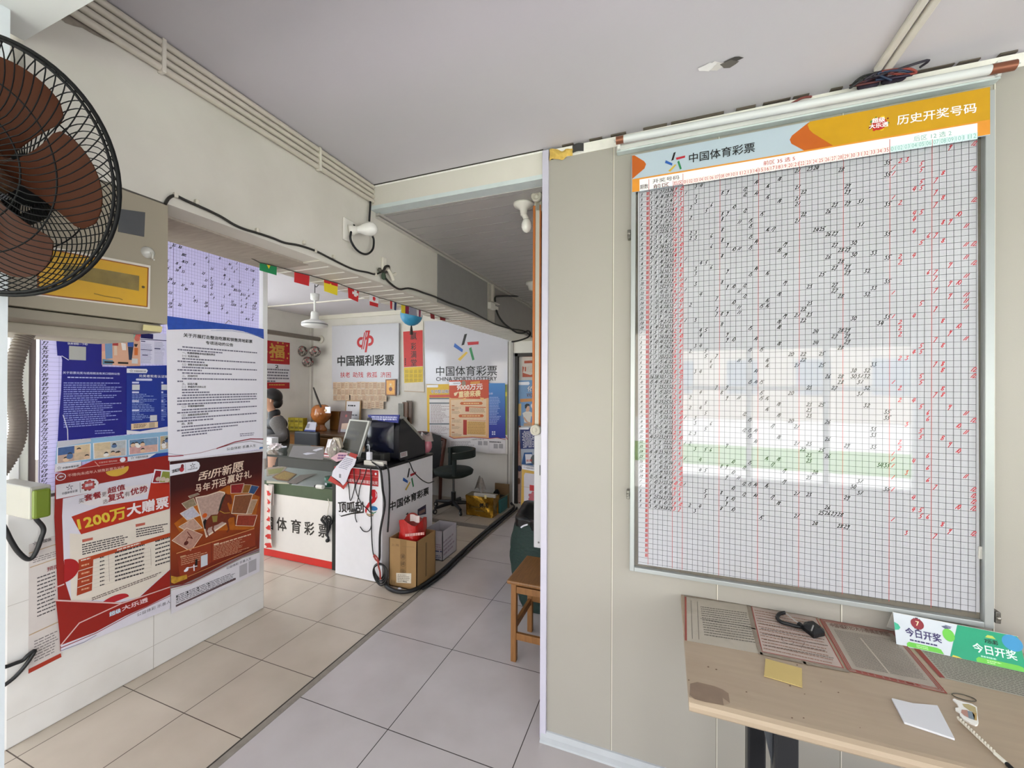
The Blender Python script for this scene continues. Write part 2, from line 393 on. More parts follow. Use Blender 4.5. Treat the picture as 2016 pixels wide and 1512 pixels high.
# ---- the board wall of sandwich panels
b = B(); b.box((-.495, YW, 0), (2.6, YW + .055, 2.605), wall_pnl)
b.box((-.46, YW - .003, 2.605), (2.6, YW + .055, ZC - .012), M('#ebe7df', .9, noise=.05, scale=30, bump=.2))
for x in (-.209, .193, .590, .990, 1.39): b.box((x - .0016, YW - .0006, 0), (x + .0016, YW, 2.605), M('#8a867a', .8)); b.box((x + .0016, YW - .0005, 0), (x + .004, YW, 2.605), M('#e4e0d2', .6))
for k in range(27):   # broken dark joint under the ceiling
    x = -.42 + k * .11 + RND.uniform(-.02, .02); b.box((x, YW - .0036, ZC - RND.uniform(.003, .011)), (x + RND.uniform(.03, .12), YW + .03, ZC), M('#5a5148', .95))
struct(b, 'wall_right')
b = B(); foam = M('#d9b45c', .95, noise=.12, scale=60, bump=.6, bscale=120)
b.grid(lambda u, v: Vector((-.488 + .105 * u, YW - .006 - .012 * math.sin(u * PI) * math.sin(v * PI) - .004 * math.sin(u * 19 + v * 7), 2.598 + (.05 - .02 * u) * v + .006 * math.sin(u * 9))), 14, 6, foam)
b.grid(lambda u, v: Vector((-.385 + .05 * u, YW - .004 - .01 * math.sin(u * PI), 2.612 + .035 * v)), 5, 3, M('#3b3a3b', .8))
struct(b, 'trim_8')
b = B(); b.box((-.521, YW - .012, 0), (-.492, YW + .07, 2.648), M('#c2becd', .35, noise=.02), .002)
struct(b, 'trim_9')
b = B()
prof = [(0, .036), (-.006, .034), (-.018, .018), (-.03, .006), (-.034, 0), (0, 0)]
b.prism([(-.515, YW + y, z) for y, z in prof], (3.1, 0, 0), M('#b4b7bb', .5, noise=.04)); struct(b, 'baseboard_right')
b = B(); b.box((-.3, YW + .055, 0), (-.2, 5, ZC), white_wall); struct(b, 'wall_corridor')
# ---- back wall, door at its end
bk = M('#c9c5c0', .7, noise=.03, scale=5, bump=.05, bscale=40, dirt=('#a9a39a', .3, 3))
b = B(); b.box((XL - .1, YB, 0), (-1.83, YB + .1, ZC), bk); b.box((-1.83, YB, 2.0), (-.3, YB + .1, ZC), white_wall); b.box((-1.0, YB + .02, 0), (-.3, YB + .1, 2.0), white_wall)
b.box((XL, YB - .03, 2.60), (-1.84, YB, 2.66), plaster)
struct(b, 'wall_back')
b = B()
for x0, x1, c in ((-1.905, -1.885, '#8e8a86'), (-1.885, -1.868, '#c9c6c2'), (-1.868, -1.83, '#a8a5a0')): b.box((x0, YB - .015, .05), (x1, YB, 2.15), M(c, .5))
struct(b, 'trim_10')
b = B(); b.box((XL - .1, -1.4, 0), (XL, YB, .9), white_wall); b.box((XL - .1, -1.4, 2.4), (XL, YB, ZC), white_wall)
b.box((XL - .1, -1.4, .9), (XL, .6, 2.4), white_wall); b.box((XL - .1, 3.6, .9), (XL, YB, 2.4), white_wall)
b.box((XL, 4.86, .05), (XL + .035, YB, 2.6), M('#c4c0bb', .5))
struct(b, 'wall_left')
# ---- shop front behind the camera (openings for the daylight) and the unseen right end
b = B(); Yf = -1.4
for x0, x1, z0, z1 in ((-5.4, -4.9, 0, 2.66), (-4.9, -2.0, 0, .4), (-4.9, -2.0, 2.3, 2.66), (-2.0, -1.9, 0, 2.66), (-1.9, -.2, 2.2, 2.66), (-.2, .15, 0, 2.66), (.15, 2.24, 0, .6), (.15, 2.24, 1.98, 2.66), (2.24, 2.7, 0, 2.66)):
    b.box((x0, Yf - .1, z0), (x1, Yf, z1), white_wall)
struct(b, 'wall_front')
b = B()
for y0, y1, z0, z1 in ((-1.4, -.85, 0, ZC), (1.05, YW + .055, 0, ZC), (-.85, 1.05, 0, .85), (-.85, 1.05, 2.15, ZC)): b.box((2.6, y0, z0), (2.7, y1, z1), white_wall)  # gap between these pieces is an added window, there for side light
struct(b, 'wall_end')
b = B(); al = M('#b9bcc0', .3, metal=.6)
for x in (.15, .82, 1.5, 2.2): b.box((x, Yf - .06, .6), (x + .04, Yf - .02, 1.98), al)
b.box((.15, Yf - .06, 1.55), (2.24, Yf - .02, 1.59), al); struct(b, 'window_3')
# ---- outside: pavement, lawn, pale building across the road
b = B(); b.box((-30, -40, -.25), (30, -1.5, -.12), M('#b9b6b2', .9)); b.box((-30, -9, -.12), (30, -6.2, -.04), M('#5f8a3c', .95, noise=.2)); struct(b, 'ground')
b = B(); b.box((-14, -24, -.1), (16, -20, 5.5), M('#a59c90', .9, noise=.12, scale=.6)); 
for k in range(9): b.box((-12 + 3 * k, -20, 1.2), (-10.6 + 3 * k, -19.95, 2.9), M('#5d6a78', .2))
struct(b, 'wall_across_road')
# ---- left partition: tiled parapet, window frame above it
tile = M('#e4e1de', .35, noise=.02, scale=4, bump=.02, bscale=50, dirt=('#c3bbb2', .4, 2.5))
b = B(); b.box((XP - .12, .862, 0), (XP, 2.07, 1.06), tile, .008)
for z in (.13, .62): b.box((XP, .87, z), (XP + .0006, 2.06, z + .002), M('#b5aea7', .8))
b.box((XP, 1.405, 0), (XP + .0006, 1.4075, .6), M('#b0aaa3', .8)); b.box((XP - .11, .8614, .13), (XP - .01, .862, .132), M('#a9a49f', .8))
struct(b, 'wall_partition')
b = B(); fr = M('#e6e6e6', .35, noise=.015)
b.box((XP - .06, 2.036, 1.06), (XP + .012, 2.074, 2.62), fr, .003); b.box((XP - .06, .868, 1.06), (XP + .004, .90, 2.6), fr, .003); b.box((XP - .05, .902, 1.06), (XP - .004, .93, 2.6), M('#cfcfc8', .4), .003)
b.box((XP - .04, .932, 1.06), (XP - .016, .955, 2.6), M('#6c5f5c', .5)); b.box((XP - .06, .87, 1.06), (XP - .01, 2.04, 1.075), M('#57504d', .6))
b.box((XP - .05, .86, 2.60), (XP - .01, 2.07, 2.66), fr)
struct(b, 'window_1')
b = B(); b.box((XP - .03, .955, 1.075), (XP - .025, 2.036, 2.60), GLASS); b.obj('window_2', kind='structure')
# near jamb at the left edge of the view
b = B(); b.box((-1.62, .40, 0), (-1.386, .452, 2.43), M('#d5dade', .5, noise=.03, bump=.05)); struct(b, 'trim_11')
# ================================================================== number chart on the board wall, lamp above it, writing table
paper = M('#b9b9bf', .6, noise=.015, scale=8); blk = M('#0d0d0e', .6); red = M('#b8322f', .6); redink = M('#c8202c', .5, noise=0); pen = M('#121214', .5, noise=0)
alu = M('#b2b6b5', .3, metal=.35, noise=.02)
YS, YH = 1.752, 1.730
board = thing('number_chart_board', 'large aluminium framed number chart with yellow header hanging on the beige panel wall', 'wall chart', (.43, YW, .8))
# backing and frame
xl0, xl1 = onY(1241, 800, 1.742).x, onY(1250, 800, 1.742).x; xr0, xr1 = onY(1937, 800, 1.742).x, onY(1956, 800, 1.742).x
zb1 = onY(1249, 1116, 1.742).z; zb0 = onY(1249, 1124, 1.742).z; zt = onY(1249, 300, 1.742).z - .02
b = B(); b.box((xl0, 1.758, zb0), (xr1, YW, zt), M('#6e675b', .7, noise=.08)); b.obj('backing', board)
b = B()
b.box((xl0, 1.736, zb0), (xl1, 1.759, zt), alu, .002); b.box((xr0, 1.736, zb0), (xr1, 1.759, zt), alu, .002); b.box((xl1, 1.736, zb0), (xr0, 1.759, zb1), alu, .002)
b.obj('frame', board)
for x, z in ((xl0 - .008, onY(1238, 462, 1.745).z), (xl0 - .008, onY(1237, 973, 1.745).z), (xr1 + .008, onY(1950, 1212, 1.745).z)):
    b = B(); b.box((x - .006, 1.735, z - .018), (x + .007, YW, z + .018), M('#77746e', .35, metal=.8), .002); b.ball((x, 1.733, z), .006, M('#98948c', .3, metal=.8), 10); b.obj('clip', board)
b = B(); q = onY(1929, 1088, 1.75); b.box((q.x - .004, 1.748, q.z - .02), (q.x + .014, 1.756, q.z + .02), M('#c9c6c0', .5), .001); b.obj('clip', board)
# chart sheet
s = faceY(YS); s.slab([(1256, 366), (1924, 258), (1929, 1206), (1256, 1110)], .001, paper)
C0 = s.L((1258.5, 600))[0]; cA = s.L((1277.9, 600))[0]; cB = s.L((1325.3, 600))[0]; cC = s.L((1344.9, 600))[0]; cD = s.L((1751.4, 600))[0]; cE = s.L((1922, 500))[0]
w35 = (cD - cC) / 35; w12 = (cE - cD) / 12
z1 = s.L((1300, 378))[1]; z64 = s.L((1283, 997))[1]; rp = (z1 - z64) / 63
ztop = z1 + 2.5 * rp; nrow = 77; zbot = ztop - nrow * rp
grey = M('#55565a', .6, noise=0); rl = M('#b0504c', .6, noise=0)
LW = .0012
zb = s.L((1256, 1110))[1] + .004
for i in range(nrow + 1):
    z = ztop - i * rp
    if z > zb: s.line([('l', C0, z), ('l', cE, z)], LW, grey, 1)
def vline(x, w=LW, m=grey, lay=2): s.line([('l', x, ztop), ('l', x, zb)], w, m, lay)
for i in range(1, 5): vline(cA + (cB - cA) * i / 5)
vline(C0); vline((cB + cC) / 2); vline(cA, .0016, rl); vline(cB, .0018, rl); vline(cC, .0018, rl)
for i in range(1, 36): vline(cC + w35 * i, .0018 if i % 7 == 0 else LW, rl if i % 7 == 0 else grey)
for i in range(1, 13): vline(cD + w12 * i, .0018 if i == 6 else LW, rl if i == 6 else grey)
for i in range(nrow - 2):
    z = z1 - (i - 1) * rp
    if z > zb + .01: s.text('期', ('l', cA - .012, z - .006), ('l', cA - .002, z - .006), ('l', cA - .012, z + .008), red, 2, .02, 1)
DATA = '''3 4 21 23 24 9 12;1 14 18 28 35 2 3;3 8 9 12 16 1 5;3 12 14 21 35 1 5;2 6 16 22 29 8 12;5 10 18 21 29 5 7;2 8 9 12 21 4 5;8 15 27 29 31 1 7;11 13 22 26 35 2 8;2 3 8 13 21 7 12;2 3 6 16 17 4 5;8 13 24 25 31 4 10;6 9 14 26 27 8 9;10 11 13 19 35 4 11;1 8 18 27 30 6 7;4 5 19 28 29 5 8;3 6 26 30 33 11 12;3 9 14 28 35 2 4;1 13 16 27 29 2 11;3 8 25 29 32 9 12;1 9 10 12 19 6 7;4 11 23 27 35 7 11;7 12 18 27 33 9 10;2 10 16 28 32 1 7;7 11 15 16 23 9 11;7 8 9 11 22 5 11;1 3 19 21 23 7 11;8 18 22 30 35 1 4;4 5 13 18 34 2 8;4 9 24 28 29 2 10;9 10 14 27 29 2 9;3 4 18 24 29 7 11;2 5 13 15 28 5 8;5 7 20 22 25 4 5;6 11 13 16 22 2 3;6 16 21 25 33 7 8;3 4 14 30 32 8 12;26 28 30 31 32 5 12;13 14 15 28 31 1 5;7 9 23 27 32 2 8;4 8 15 20 31 7 8;2 9 11 15 16 2 4;5 18 23 25 32 5 9;2 4 16 23 35 6 11;5 12 18 23 35 6 12;1 3 13 20 26 3 10;3 6 17 21 33 5 11;5 12 13 14 33 5 8;2 3 13 18 26 2 9;14 21 23 29 33 2 10;1 2 9 22 25 1 6;3 5 6 23 26 1 4;16 18 23 34 35 1 6;1 4 10 13 17 3 11;8 9 12 19 24 1 6;4 5 10 23 31 7 12;9 11 19 30 35 1 12;12 13 14 16 31 4 12;1 10 21 23 29 10 12;5 8 12 14 17 4 5;5 9 10 18 26 5 6;9 25 26 27 28 1 8;2 4 8 10 21 9 12;3 15 24 28 29 3 7'''
for r, row in enumerate(DATA.split(';')):
    n = row.split(); z = z1 - r * rp - .006; h = .0135
    lab = str((r + 2) % 30 or 1)
    s.hand(lab, C0 + .004, z, .010, pen, 3, .0018)
    for i in range(5):
        s.hand(n[i], cA + (cB - cA) * (i + .1) / 5, z, h * .95, pen, 3, .0021)
        s.hand(n[i], cC + w35 * (int(n[i]) - .85), z - .0, h, pen, 3, .0021)
    for i in (5, 6):
        s.hand(n[i], cB + (cC - cB) * (i - 5 + .15) / 2, z, h, redink, 3, .0022)
        s.hand(n[i], cD + w12 * (int(n[i]) - .8), z, h * 1.05, redink, 3, .0021)
s.obj('chart_sheet', board)
# header sign
s = faceY(YH); s.slab([(1244.7, 306), (1949, 171.3), (1949, 265), (1244.7, 378.5)], .006, M('#aebcc6', .35, noise=.01))
H = lambda x, y: (1200 + .21825 * x, 150 + .21825 * y)
K = lambda x, y: (1600 + .26463 * x, .26463 * y)
org, yel, orl, wht = M('#b85a12', .35), M('#c29208', .35), M('#d88e2e', .35), M('#f2efee', .4, noise=.01)
s.poly([H(203, 718), H(225, 714), H(312, 767), H(330, 793), H(316, 832), H(205, 927)], org)
s.poly([(1592, 241), (1559, 267), (1554.7, 275), (1558, 283), (1584, 297), (1642, 288), (1650, 262)], org, 1)
s.poly([(1594, 239.5), (1590, 246), (1593, 255), (1600, 262), (1641, 287.5), (1949, 236), (1949, 171.3)], yel, 2)
s.poly([(1244.7, 353), (1949, 235.5), (1949, 238.5), (1244.7, 356)], orl, 3)
s.poly([(1244.7, 355), (1949, 237.5), (1949, 265), (1244.7, 378.5)], wht, 2)
s.poly([(1244.7, 353), (1259, 351), (1259, 376.5), (1244.7, 378.5)], orl, 3); s.poly([(1924, 241), (1949, 236.5), (1949, 264.5), (1924, 269)], orl, 3)
zz = s.L((1924, 269))[1]; X = lambda px: s.L((px, 300))[0]
s.star(H(500, 872), H(682, 836), H(500, 705), 4)
s.text('中国体育彩票', H(718, 784), H(1309, 684), H(718, 700), pen, 4, .012)
s.text('历史开奖号码', K(628, 932), K(1216, 838), K(628, 862), wht, 4, .012)
c = K(492, 922); rr = .021
u0, v0 = s.L(c)
for a, d, r, h in ((2.6, 1.05, .25, '#4f7d2f'), (3.5, 1.2, .22, '#7a1a1a'), (.5, 1.3, .14, '#7a2a14'), (-.1, 1.2, .15, '#3f6b2a'), (1.9, 1.2, .1, '#33661f'), (1.1, 1.0, .3, '#e4bd22'), (-1.2, 1.0, .26, '#e0b520'), (-2.2, 1.05, .2, '#c22018')):
    s.disc(('l', u0 + math.cos(a) * d * rr, v0 + math.sin(a) * d * rr), r * rr, M(h, .4), 3)
s.disc(('l', u0, v0), rr * 1.02, M('#b3201c', .4), 4)
s.text('超级', K(440, 920), K(537, 905), K(440, 885), wht, 5, .03); s.text('大乐透', K(420, 962), K(560, 940), K(420, 928), wht, 5, .03)
gt = M('#7fb3ac', .5, noise=0); brn = M('#443333', .5, noise=0)
vb = s.L((1300, 371.5))[1]; vt = s.L((1300, 349.5))[1]; vm = (vb + vt) / 2; hh = vt - vb
def T(t, u0_, u1_, a, b_, mt, bold=.004): s.text(t, ('l', u0_, vb + hh * a), ('l', u1_, vb + hh * a), ('l', u0_, vb + hh * b_), mt, 4, bold)
g0, gA, gB, gC, gD, gE = [X(p) for p in (1259, 1277.9, 1325.3, 1344.9, 1751.4, 1924)]
k35 = (gD - gC) / 35; k12 = (gE - gD) / 12
s.poly([('l', gD, vb), ('l', gE, vb), ('l', gE, vb + hh * .48), ('l', gD, vb + hh * .48)], M('#cfe3e2', .4), 3)
s.poly([('l', gC, vb), ('l', gD, vb), ('l', gD, vb + hh * .46), ('l', gC, vb + hh * .46)], M('#f3e4e0', .4), 3)
for u in (gA, gC, gD): s.line([('l', u, vb), ('l', u, vt)], .0016, red, 4)
s.line([('l', gB, vb), ('l', gB, vm)], .0014, red, 4)
T('期数', g0 + .003, gA - .003, .2, .62, brn); T('开奖号码', gA + .014, gC - .014, .56, .93, brn); T('前区', gA + .017, gB - .014, .08, .45, red); T('后区', gB + .002, gC - .002, .08, .45, red)
T('前区 35 选 5', X(1503), X(1565), .56, .93, red); T('后区 12 选 2', gD + k12 * 3.4, gD + k12 * 8.6, .54, .93, gt)
for i in range(35):
    T('%02d' % (i + 1), gC + k35 * (i + .18), gC + k35 * (i + .84), .1, .4, red, 0)
    s.line([('l', gC + k35 * (i + 1), vb), ('l', gC + k35 * (i + 1), vb + hh * .46)], .0014 if i % 7 == 6 else .0005, red, 4)
for i in range(12): T('%02d' % (i + 1), gD + k12 * (i + .15), gD + k12 * (i + .85), .1, .42, gt, 0); s.line([('l', gD + k12 * (i + 1), vb), ('l', gD + k12 * (i + 1), vb + hh * .48)], .0012 if i == 5 else .0006, red if i == 5 else gt, 4)
s.obj('header_sign', board)
b = B(); b.box((xl1, 1.7435, zb1), (xr0, 1.744, zt - .10), GLASS); b.obj('cover_film', board)
# fluorescent batten above
tl, tr = onY(1213, 277, 1.712), onY(1999, 128, 1.712)
lampt = thing('tube_light', 'unlit white fluorescent tube with copper end caps on a batten above the yellow header', 'lamp', (tl + tr) / 2)
ax = (tr - tl).normalized(); cop = M('#8a5742', .35, metal=.6)
b = B(); b.tube([tl + ax * .026, tr - ax * .055], .0145, M('#cfd1d0', .25, noise=.01), 14); b.obj('tube', lampt)
for p, q in ((tl, tl + ax * .03), (tr - ax * .058, tr)):
    b = B(); b.tube([p, q], .0152, cop, 14); e = (p - q).normalized() if p == tl else (q - p).normalized(); o = p if p == tl else q
    for d in (-.006, .006): b.tube([o + Vector((0, d, 0)), o + e * .008 + Vector((0, d, 0))], .0015, alu, 6)
    b.obj('end_cap', lampt)
b = B(); b.box((tl.x, 1.73, tl.z - .03), (tr.x - .02, YW - .003, tl.z - .012), M('#c9c9c5', .4), .002); b.box((tl.x, 1.735, tl.z - .036), (tr.x - .02, YW - .003, tl.z - .03), M('#c3ccca', .4))
for p in (tl + ax * .01, tr - ax * .03): b.box((p.x - .006, p.y + .008, tl.z - .03), (p.x + .006, YW - .004, tl.z + .014), M('#e2e2de', .4), .002)
b.obj('batten', lampt)
# conduits on the ceiling that end over the chart, torn-open hole with wires
for k, (a, c_, lb) in enumerate((((1727, 137), (1827, -8), 'left one of two white cable conduits running on the ceiling to the chart wall'), ((1737, 150), (1842, -8), 'right one of two white cable conduits running on the ceiling to the chart wall'))):
    p, q = onZ(*a, ZC - .008), onZ(*c_, ZC - .008); q.x = p.x
    b = B(); b.box((p.x - .011, .5, ZC - .016), (p.x + .011, p.y, ZC), M('#cfcac0', .5, noise=.03), .004); top(b, 'cable_conduit', lb, 'conduit')
c0 = onZ(1738, 158, 2.63)
wires = thing('loose_wires', 'tangle of dark loose wires and tape in the hole above the fluorescent tube', 'wires', c0)
for k, h in enumerate(('#2b1f35', '#1c1c20', '#5a2a2a', '#23304a', '#2a2430', '#8a3a30')):
    pts = [c0 + Vector((RND.uniform(-.10, .10), RND.uniform(-.035, .0), RND.uniform(-.02, .018))) for _ in range(5)]
    pts = [Vector((p.x, min(p.y, 1.735), min(p.z, 2.652))) for p in pts]
    b = B(); b.tube(smoothpath(pts, 5), .0038, M(h, .6), 6); b.obj('wire', wires)
for dx, sz in ((-.035, .03), (.025, .024), (.05, .018)):
    b = B(); q = c0 + Vector((dx, 0, .0)); b.ball((q.x, 1.742, 2.633), sz, M('#3a3140', .9, noise=.2, bump=.4), 10, (1.1, .5, .6)); b.obj('tape_wrap', wires)
b = B(); b.box((c0.x + .03, 1.738, 2.632), (c0.x + .038, 1.742, 2.652), wht); b.obj('connector', wires)
q = onY(1560, 203, 1.745)
b = B(); b.tube(smoothpath([q + Vector((-.03, .012, -.01)), q, q + Vector((.03, -.006, .008)), q + Vector((.06, .008, .014))], 6), .004, M('#7d3b36', .6), 6); top(b, 'wire_stub', 'short brown wire stub poking out of the joint above the fluorescent tube', 'wire')
# ---------------------------------------------------------------- table
ZT = .75
pA, pB = onZ(1343, 1172, ZT), onZ(1353, 1376, ZT)
tx0 = (pA.x + pB.x) / 2; ty0 = pB.y; tz0 = ZT - .034
table = thing('writing_table', 'worn beige laminate table with black legs standing under the number chart', 'table', (.75, 1.45, 0))
wood = M('#aa9781', .45, noise=.05, scale=5, stretch=(1, 12, 12), dirt=('#9a826c', .35, 6))
b = B(); prof = [(YW - .003, tz0), (ty0 + .004, tz0), (ty0 - .001, tz0 + .006), (ty0 - .003, tz0 + .017), (ty0, tz0 + .027), (ty0 + .010, ZT - .001), (ty0 + .02, ZT), (YW - .003, ZT)]
b.prism([(tx0, y, z) for y, z in prof], (1.55, 0, 0), wood)
fz = faceZ(ZT)
J = lambda x, y: (1300 + .35516 * x, 1120 + .35516 * y)
st = M('#86715f', .6, noise=.12, scale=25)
def flatpoly(bb, pts, m, lay=1): 
    f = faceZ(ZT); q = [f.P(f.L(p), lay) for p in pts]
    a = sum((q[i].cross(q[(i + 1) % len(q)]) for i in range(len(q))), Vector()).z
    bb.add(q if a > 0 else q[::-1], [list(range(len(q)))], m)
flatpoly(b, [J(165, 636), J(205, 627), J(300, 650), J(345, 668), J(378, 690), J(386, 745), J(350, 757), J(250, 738), J(190, 722), J(163, 700)], st)
flatpoly(b, [J(345, 715), J(386, 745), J(352, 757)], M('#a58f7a', .6), 2)
for k in range(26):
    x, y = RND.uniform(150, 1900), RND.uniform(480, 900)
    if y > 700 + (x - 150) * .24: continue
    w = RND.uniform(2, 8); flatpoly(b, [J(x - w, y), J(x, y - w * .5), J(x + w, y + w * .3), J(x, y + w * .6)], M('#6a5242', .8), 1)
b.obj('tabletop', table)
legm = M('#0c0d11', .35, noise=.03)
for px, fd, nm in ((1487, 1.33, 'leg'), (1544, 1.04, 'leg')):
    d = ray(px, 1450); p = CO + d * fd
    b = B(); b.box((p.x - .026, p.y - .026, 0), (p.x + .026, p.y + .026, tz0), legm, .006); b.obj(nm, table)
    b = B(); b.box((p.x + 1.12, p.y - .026, 0), (p.x + 1.172, p.y + .026, tz0), legm, .006); b.obj(nm, table)
    if fd < 1.2:
        b = B(); b.prism([(p.x - .05, p.y, tz0), (p.x - .02, p.y, tz0), (p.x - .02, p.y, tz0 - .14)], (0, .02, 0), M('#3a3d42', .4)); b.obj('gusset', table)
        ly = p.y; lx = p.x
b = B(); b.box((lx + .02, ly + .1, .30), (lx + 1.13, ly + .13, .36), legm, .004); b.obj('stretcher', table)
# printed sheets taped to the table
def tsheet(name, label, pts, base, fn):
    s = faceZ(ZT + .0012); s.slab(pts, .0006, base); fn(s); top(s, name, label, 'paper sheet', 'grimy printed sheets taped on the table'); return s
gp = M('#6d6660', .7, noise=.1); rp_ = M('#9a4a40', .7, noise=.1); tp = M('#8c7f70', .5, noise=.15, scale=40)
p1 = [J(140, 153), J(482, 203), J(556, 470), J(142, 396)]
def f1(s):
    s.rows(J(222, 205), J(478, 240), J(245, 372), 13, gp, seg=22, fill=(.98, 1), h=.34); s.line([J(222, 275), J(520, 330)], .002, blk); s.line([J(170, 175), J(178, 388)], .0015, gp); s.line([J(205, 182), J(214, 392)], .0015, gp)
    s.line([J(140, 153), J(142, 396)], .006, rp_)
tsheet('table_sheet', 'grey printed number sheet at the left end of the beige table', p1, M('#b3aa9b', .6, noise=.06, scale=12, dirt=('#857b6c', .5, 9)), f1)
p2 = [J(500, 203), J(866, 272), J(1018, 553), J(562, 460)]
def f2(s):
    s.rows(J(520, 222), J(850, 284), J(575, 450), 14, M('#96705f', .7), seg=26, fill=(.95, 1), h=.24); s.rows(J(540, 262), J(880, 320), J(585, 440), 6, gp, seg=24, fill=(.9, 1), h=.12); s.line([J(505, 206), J(564, 458), J(1014, 550), J(864, 274)], .003, rp_)
    s.ring(J(705, 400), .016, .0012, gp); s.line([J(760, 385), J(800, 410), J(780, 440)], .0012, gp)
tsheet('table_sheet', 'pinkish printed sheet under the black strapped pouch on the table', p2, M('#b8a79d', .6, noise=.05, scale=12, dirt=('#8d7d74', .4, 9)), f2)
p3 = [J(886, 278), J(1300, 350), J(1586, 690), J(1046, 566)]
def f3(s):
    for a in (0, .03, .055): 
        A = [Vector(s.L(q)) for q in p3]; c = sum(A, Vector((0, 0))) / 4
        s.line([('l', *(q + (c - q) * a * 1.6)) for q in A], .0025 if a else .004, rp_, 2, True)
    s.text('中国福彩3D大小奇偶走势图', J(945, 322), J(1275, 376), J(937, 300), M('#6b4038', .7), 3, .0)
    s.rows(J(960, 335), J(1300, 392), J(1085, 545), 30, gp, seg=30, fill=(.97, 1), h=.3)
    s.rows(J(1080, 560), J(1500, 655), J(1090, 575), 1, rp_, seg=12, h=.6); s.line([J(1110, 385), J(1270, 580)], .004, M('#c4b8aa', .7), 3)
tsheet('table_sheet', 'large printed sheet with red double border in the middle of the table', p3, M('#a89d90', .6, noise=.06, scale=14, dirt=('#857a6e', .4, 8)), f3)
p4 = [J(1405, 440), J(2100, 590), J(2130, 735), J(1556, 602)]
def f4(s):
    s.poly([J(1405, 440), J(1440, 447), J(1580, 606), J(1550, 600)], M('#8f3a33', .6), 1); s.rows(J(1450, 450), J(2090, 592), J(1590, 605), 14, gp, seg=30, fill=(.97, 1), h=.35)
tsheet('table_sheet', 'printed sheet with a dark red margin below the folded green table card', p4, M('#a9a497', .6, noise=.06, scale=14), f4)
def tape(name, lb, pts): s = faceZ(ZT + .0022); s.line(pts, .012, tp, 0); top(s, name, lb, 'tape')
tape('tape_strip', 'grimy tape strip between the two left printed sheets on the table', [J(488, 203), J(515, 330), J(556, 470)])
tape('tape_strip', 'grimy tape strip along the upper edge of the printed sheets by the wall', [J(140, 150), J(430, 190), J(600, 222), J(866, 266)])
tape('tape_strip', 'grimy tape strip along the lower edge of the pinkish table sheet', [J(560, 468), J(800, 520), J(1040, 566)])
s = faceZ(ZT + .0035); s.slab([J(583, 496), J(785, 551), J(787, 655), J(575, 592)], .002, M('#c9b070', .7, noise=.02)); top(s, 'sticky_note', 'blank yellow paper slip lying on the table below the pinkish sheet', 'paper slip')
s = faceZ(ZT + .006); s.slab([J(1283, 716), J(1400, 744), J(1536, 756), J(1632, 940), J(1352, 848)], .005, M('#d6d6da', .5, noise=.01)); top(s, 'blank_card', 'blank white card lying near the front edge of the table', 'card')
# black pouch with a wrist strap
po = thing('strapped_pouch', 'small black pouch with a looped wrist strap lying on the pinkish table sheet', 'pouch', onZ(*J(850, 350), ZT + .0015))
pm = M('#0d0e12', .45, noise=.05, bump=.2)
f = faceZ(ZT + .002); q = [f.P(f.L(J(*p))) for p in ((785, 335), (800, 312), (845, 308), (908, 355), (912, 372), (850, 386))]
a = sum((q[i].cross(q[(i + 1) % 6]) for i in range(6)), Vector()).z
q = q if a > 0 else q[::-1]; cc = sum(q, Vector()) / 6
b = B(); b.add([*q, *[p + Vector((0, 0, .012)) for p in q], *[cc + (p - cc) * .62 + Vector((0, 0, .021)) for p in q]], [list(range(6))[::-1], list(range(12, 18))] + [(i, (i + 1) % 6, 6 + (i + 1) % 6, 6 + i) for i in range(6)] + [(6 + i, 6 + (i + 1) % 6, 12 + (i + 1) % 6, 12 + i) for i in range(6)], pm); b.obj('body', po)
up = lambda p, h: onZ(*J(*p), ZT + .002) + Vector((0, 0, h))
b = B(); b.tube(smoothpath([up((690, 258), .010), up((662, 262), .009), up((648, 282), .008), (up((668, 305), .008)), up((715, 320), .008), up((765, 332), .008), up((800, 335), .010)], 5), .0062, pm, 8); b.obj('strap', po)
b = B(); b.tube(smoothpath([up((694, 260), .010), up((735, 300), .014), up((780, 330), .012)], 5), .0022, M('#bdb8b2', .4), 6); b.tube([up((770, 322), .01), up((790, 340), .01)], .008, pm, 8); b.obj('toggle', po)
b = B(); b.tube([up((848, 352), .0235), up((838, 378), .0215)], .0022, M('#a9a9a9', .3, metal=.6), 6); b.obj('buckle', po)
# folded table card
F0, F1 = onZ(1765, 1269, ZT), onZ(2022, 1326, ZT); Bk = onZ(1744, 1238, ZT)
ry = (F0.y + Bk.y) / 2
R0 = onY(1756, 1205, ry); d1 = onY(2018, 1254, ry)
card = thing('table_card', 'folded white and green draw card standing on the right end of the table', 'tent card', (F0 + F1) / 2)
s = Sheet(F0, F1 - F0, R0 - F0); 
W = (F1 - F0).length; Hh = (R0 - F0).length
sk = (R0 - F0).dot(s.u)
LL = lambda a, b_: ('l', W * a + sk * b_, Hh * b_)
s.slab([LL(0, 0), LL(1, 0), LL(1.0, .9), LL(.985, 1), LL(0, 1)], .0015, M('#ccd2d8', .35, noise=.01))
gr1, gr2, gl = M('#1f9a72', .35), M('#159468', .35), M('#6cc24a', .35)
s.poly([LL(.435, 0), LL(1, 0), LL(1, .9), LL(.985, 1), LL(.535, 1)], gr1, 1)
s.poly([LL(0.0, .45), LL(.035, .48), LL(.05, .56), LL(.035, .65), LL(0, .7)], M('#3fae8a', .35), 1)
def pill(x0, x1, y0, y1, m_):
    s.poly([LL(x0, y0), LL(x1 + .02, y0), LL(x1, (y0 + y1) / 2 + .05), LL(x1 - .03, y1), LL(x0 + .02, y1), LL(x0, y1 - .06)], m_, 2)
pill(.09, .37, .02, .17, gl); pill(.64, .98, .02, .17, gl)
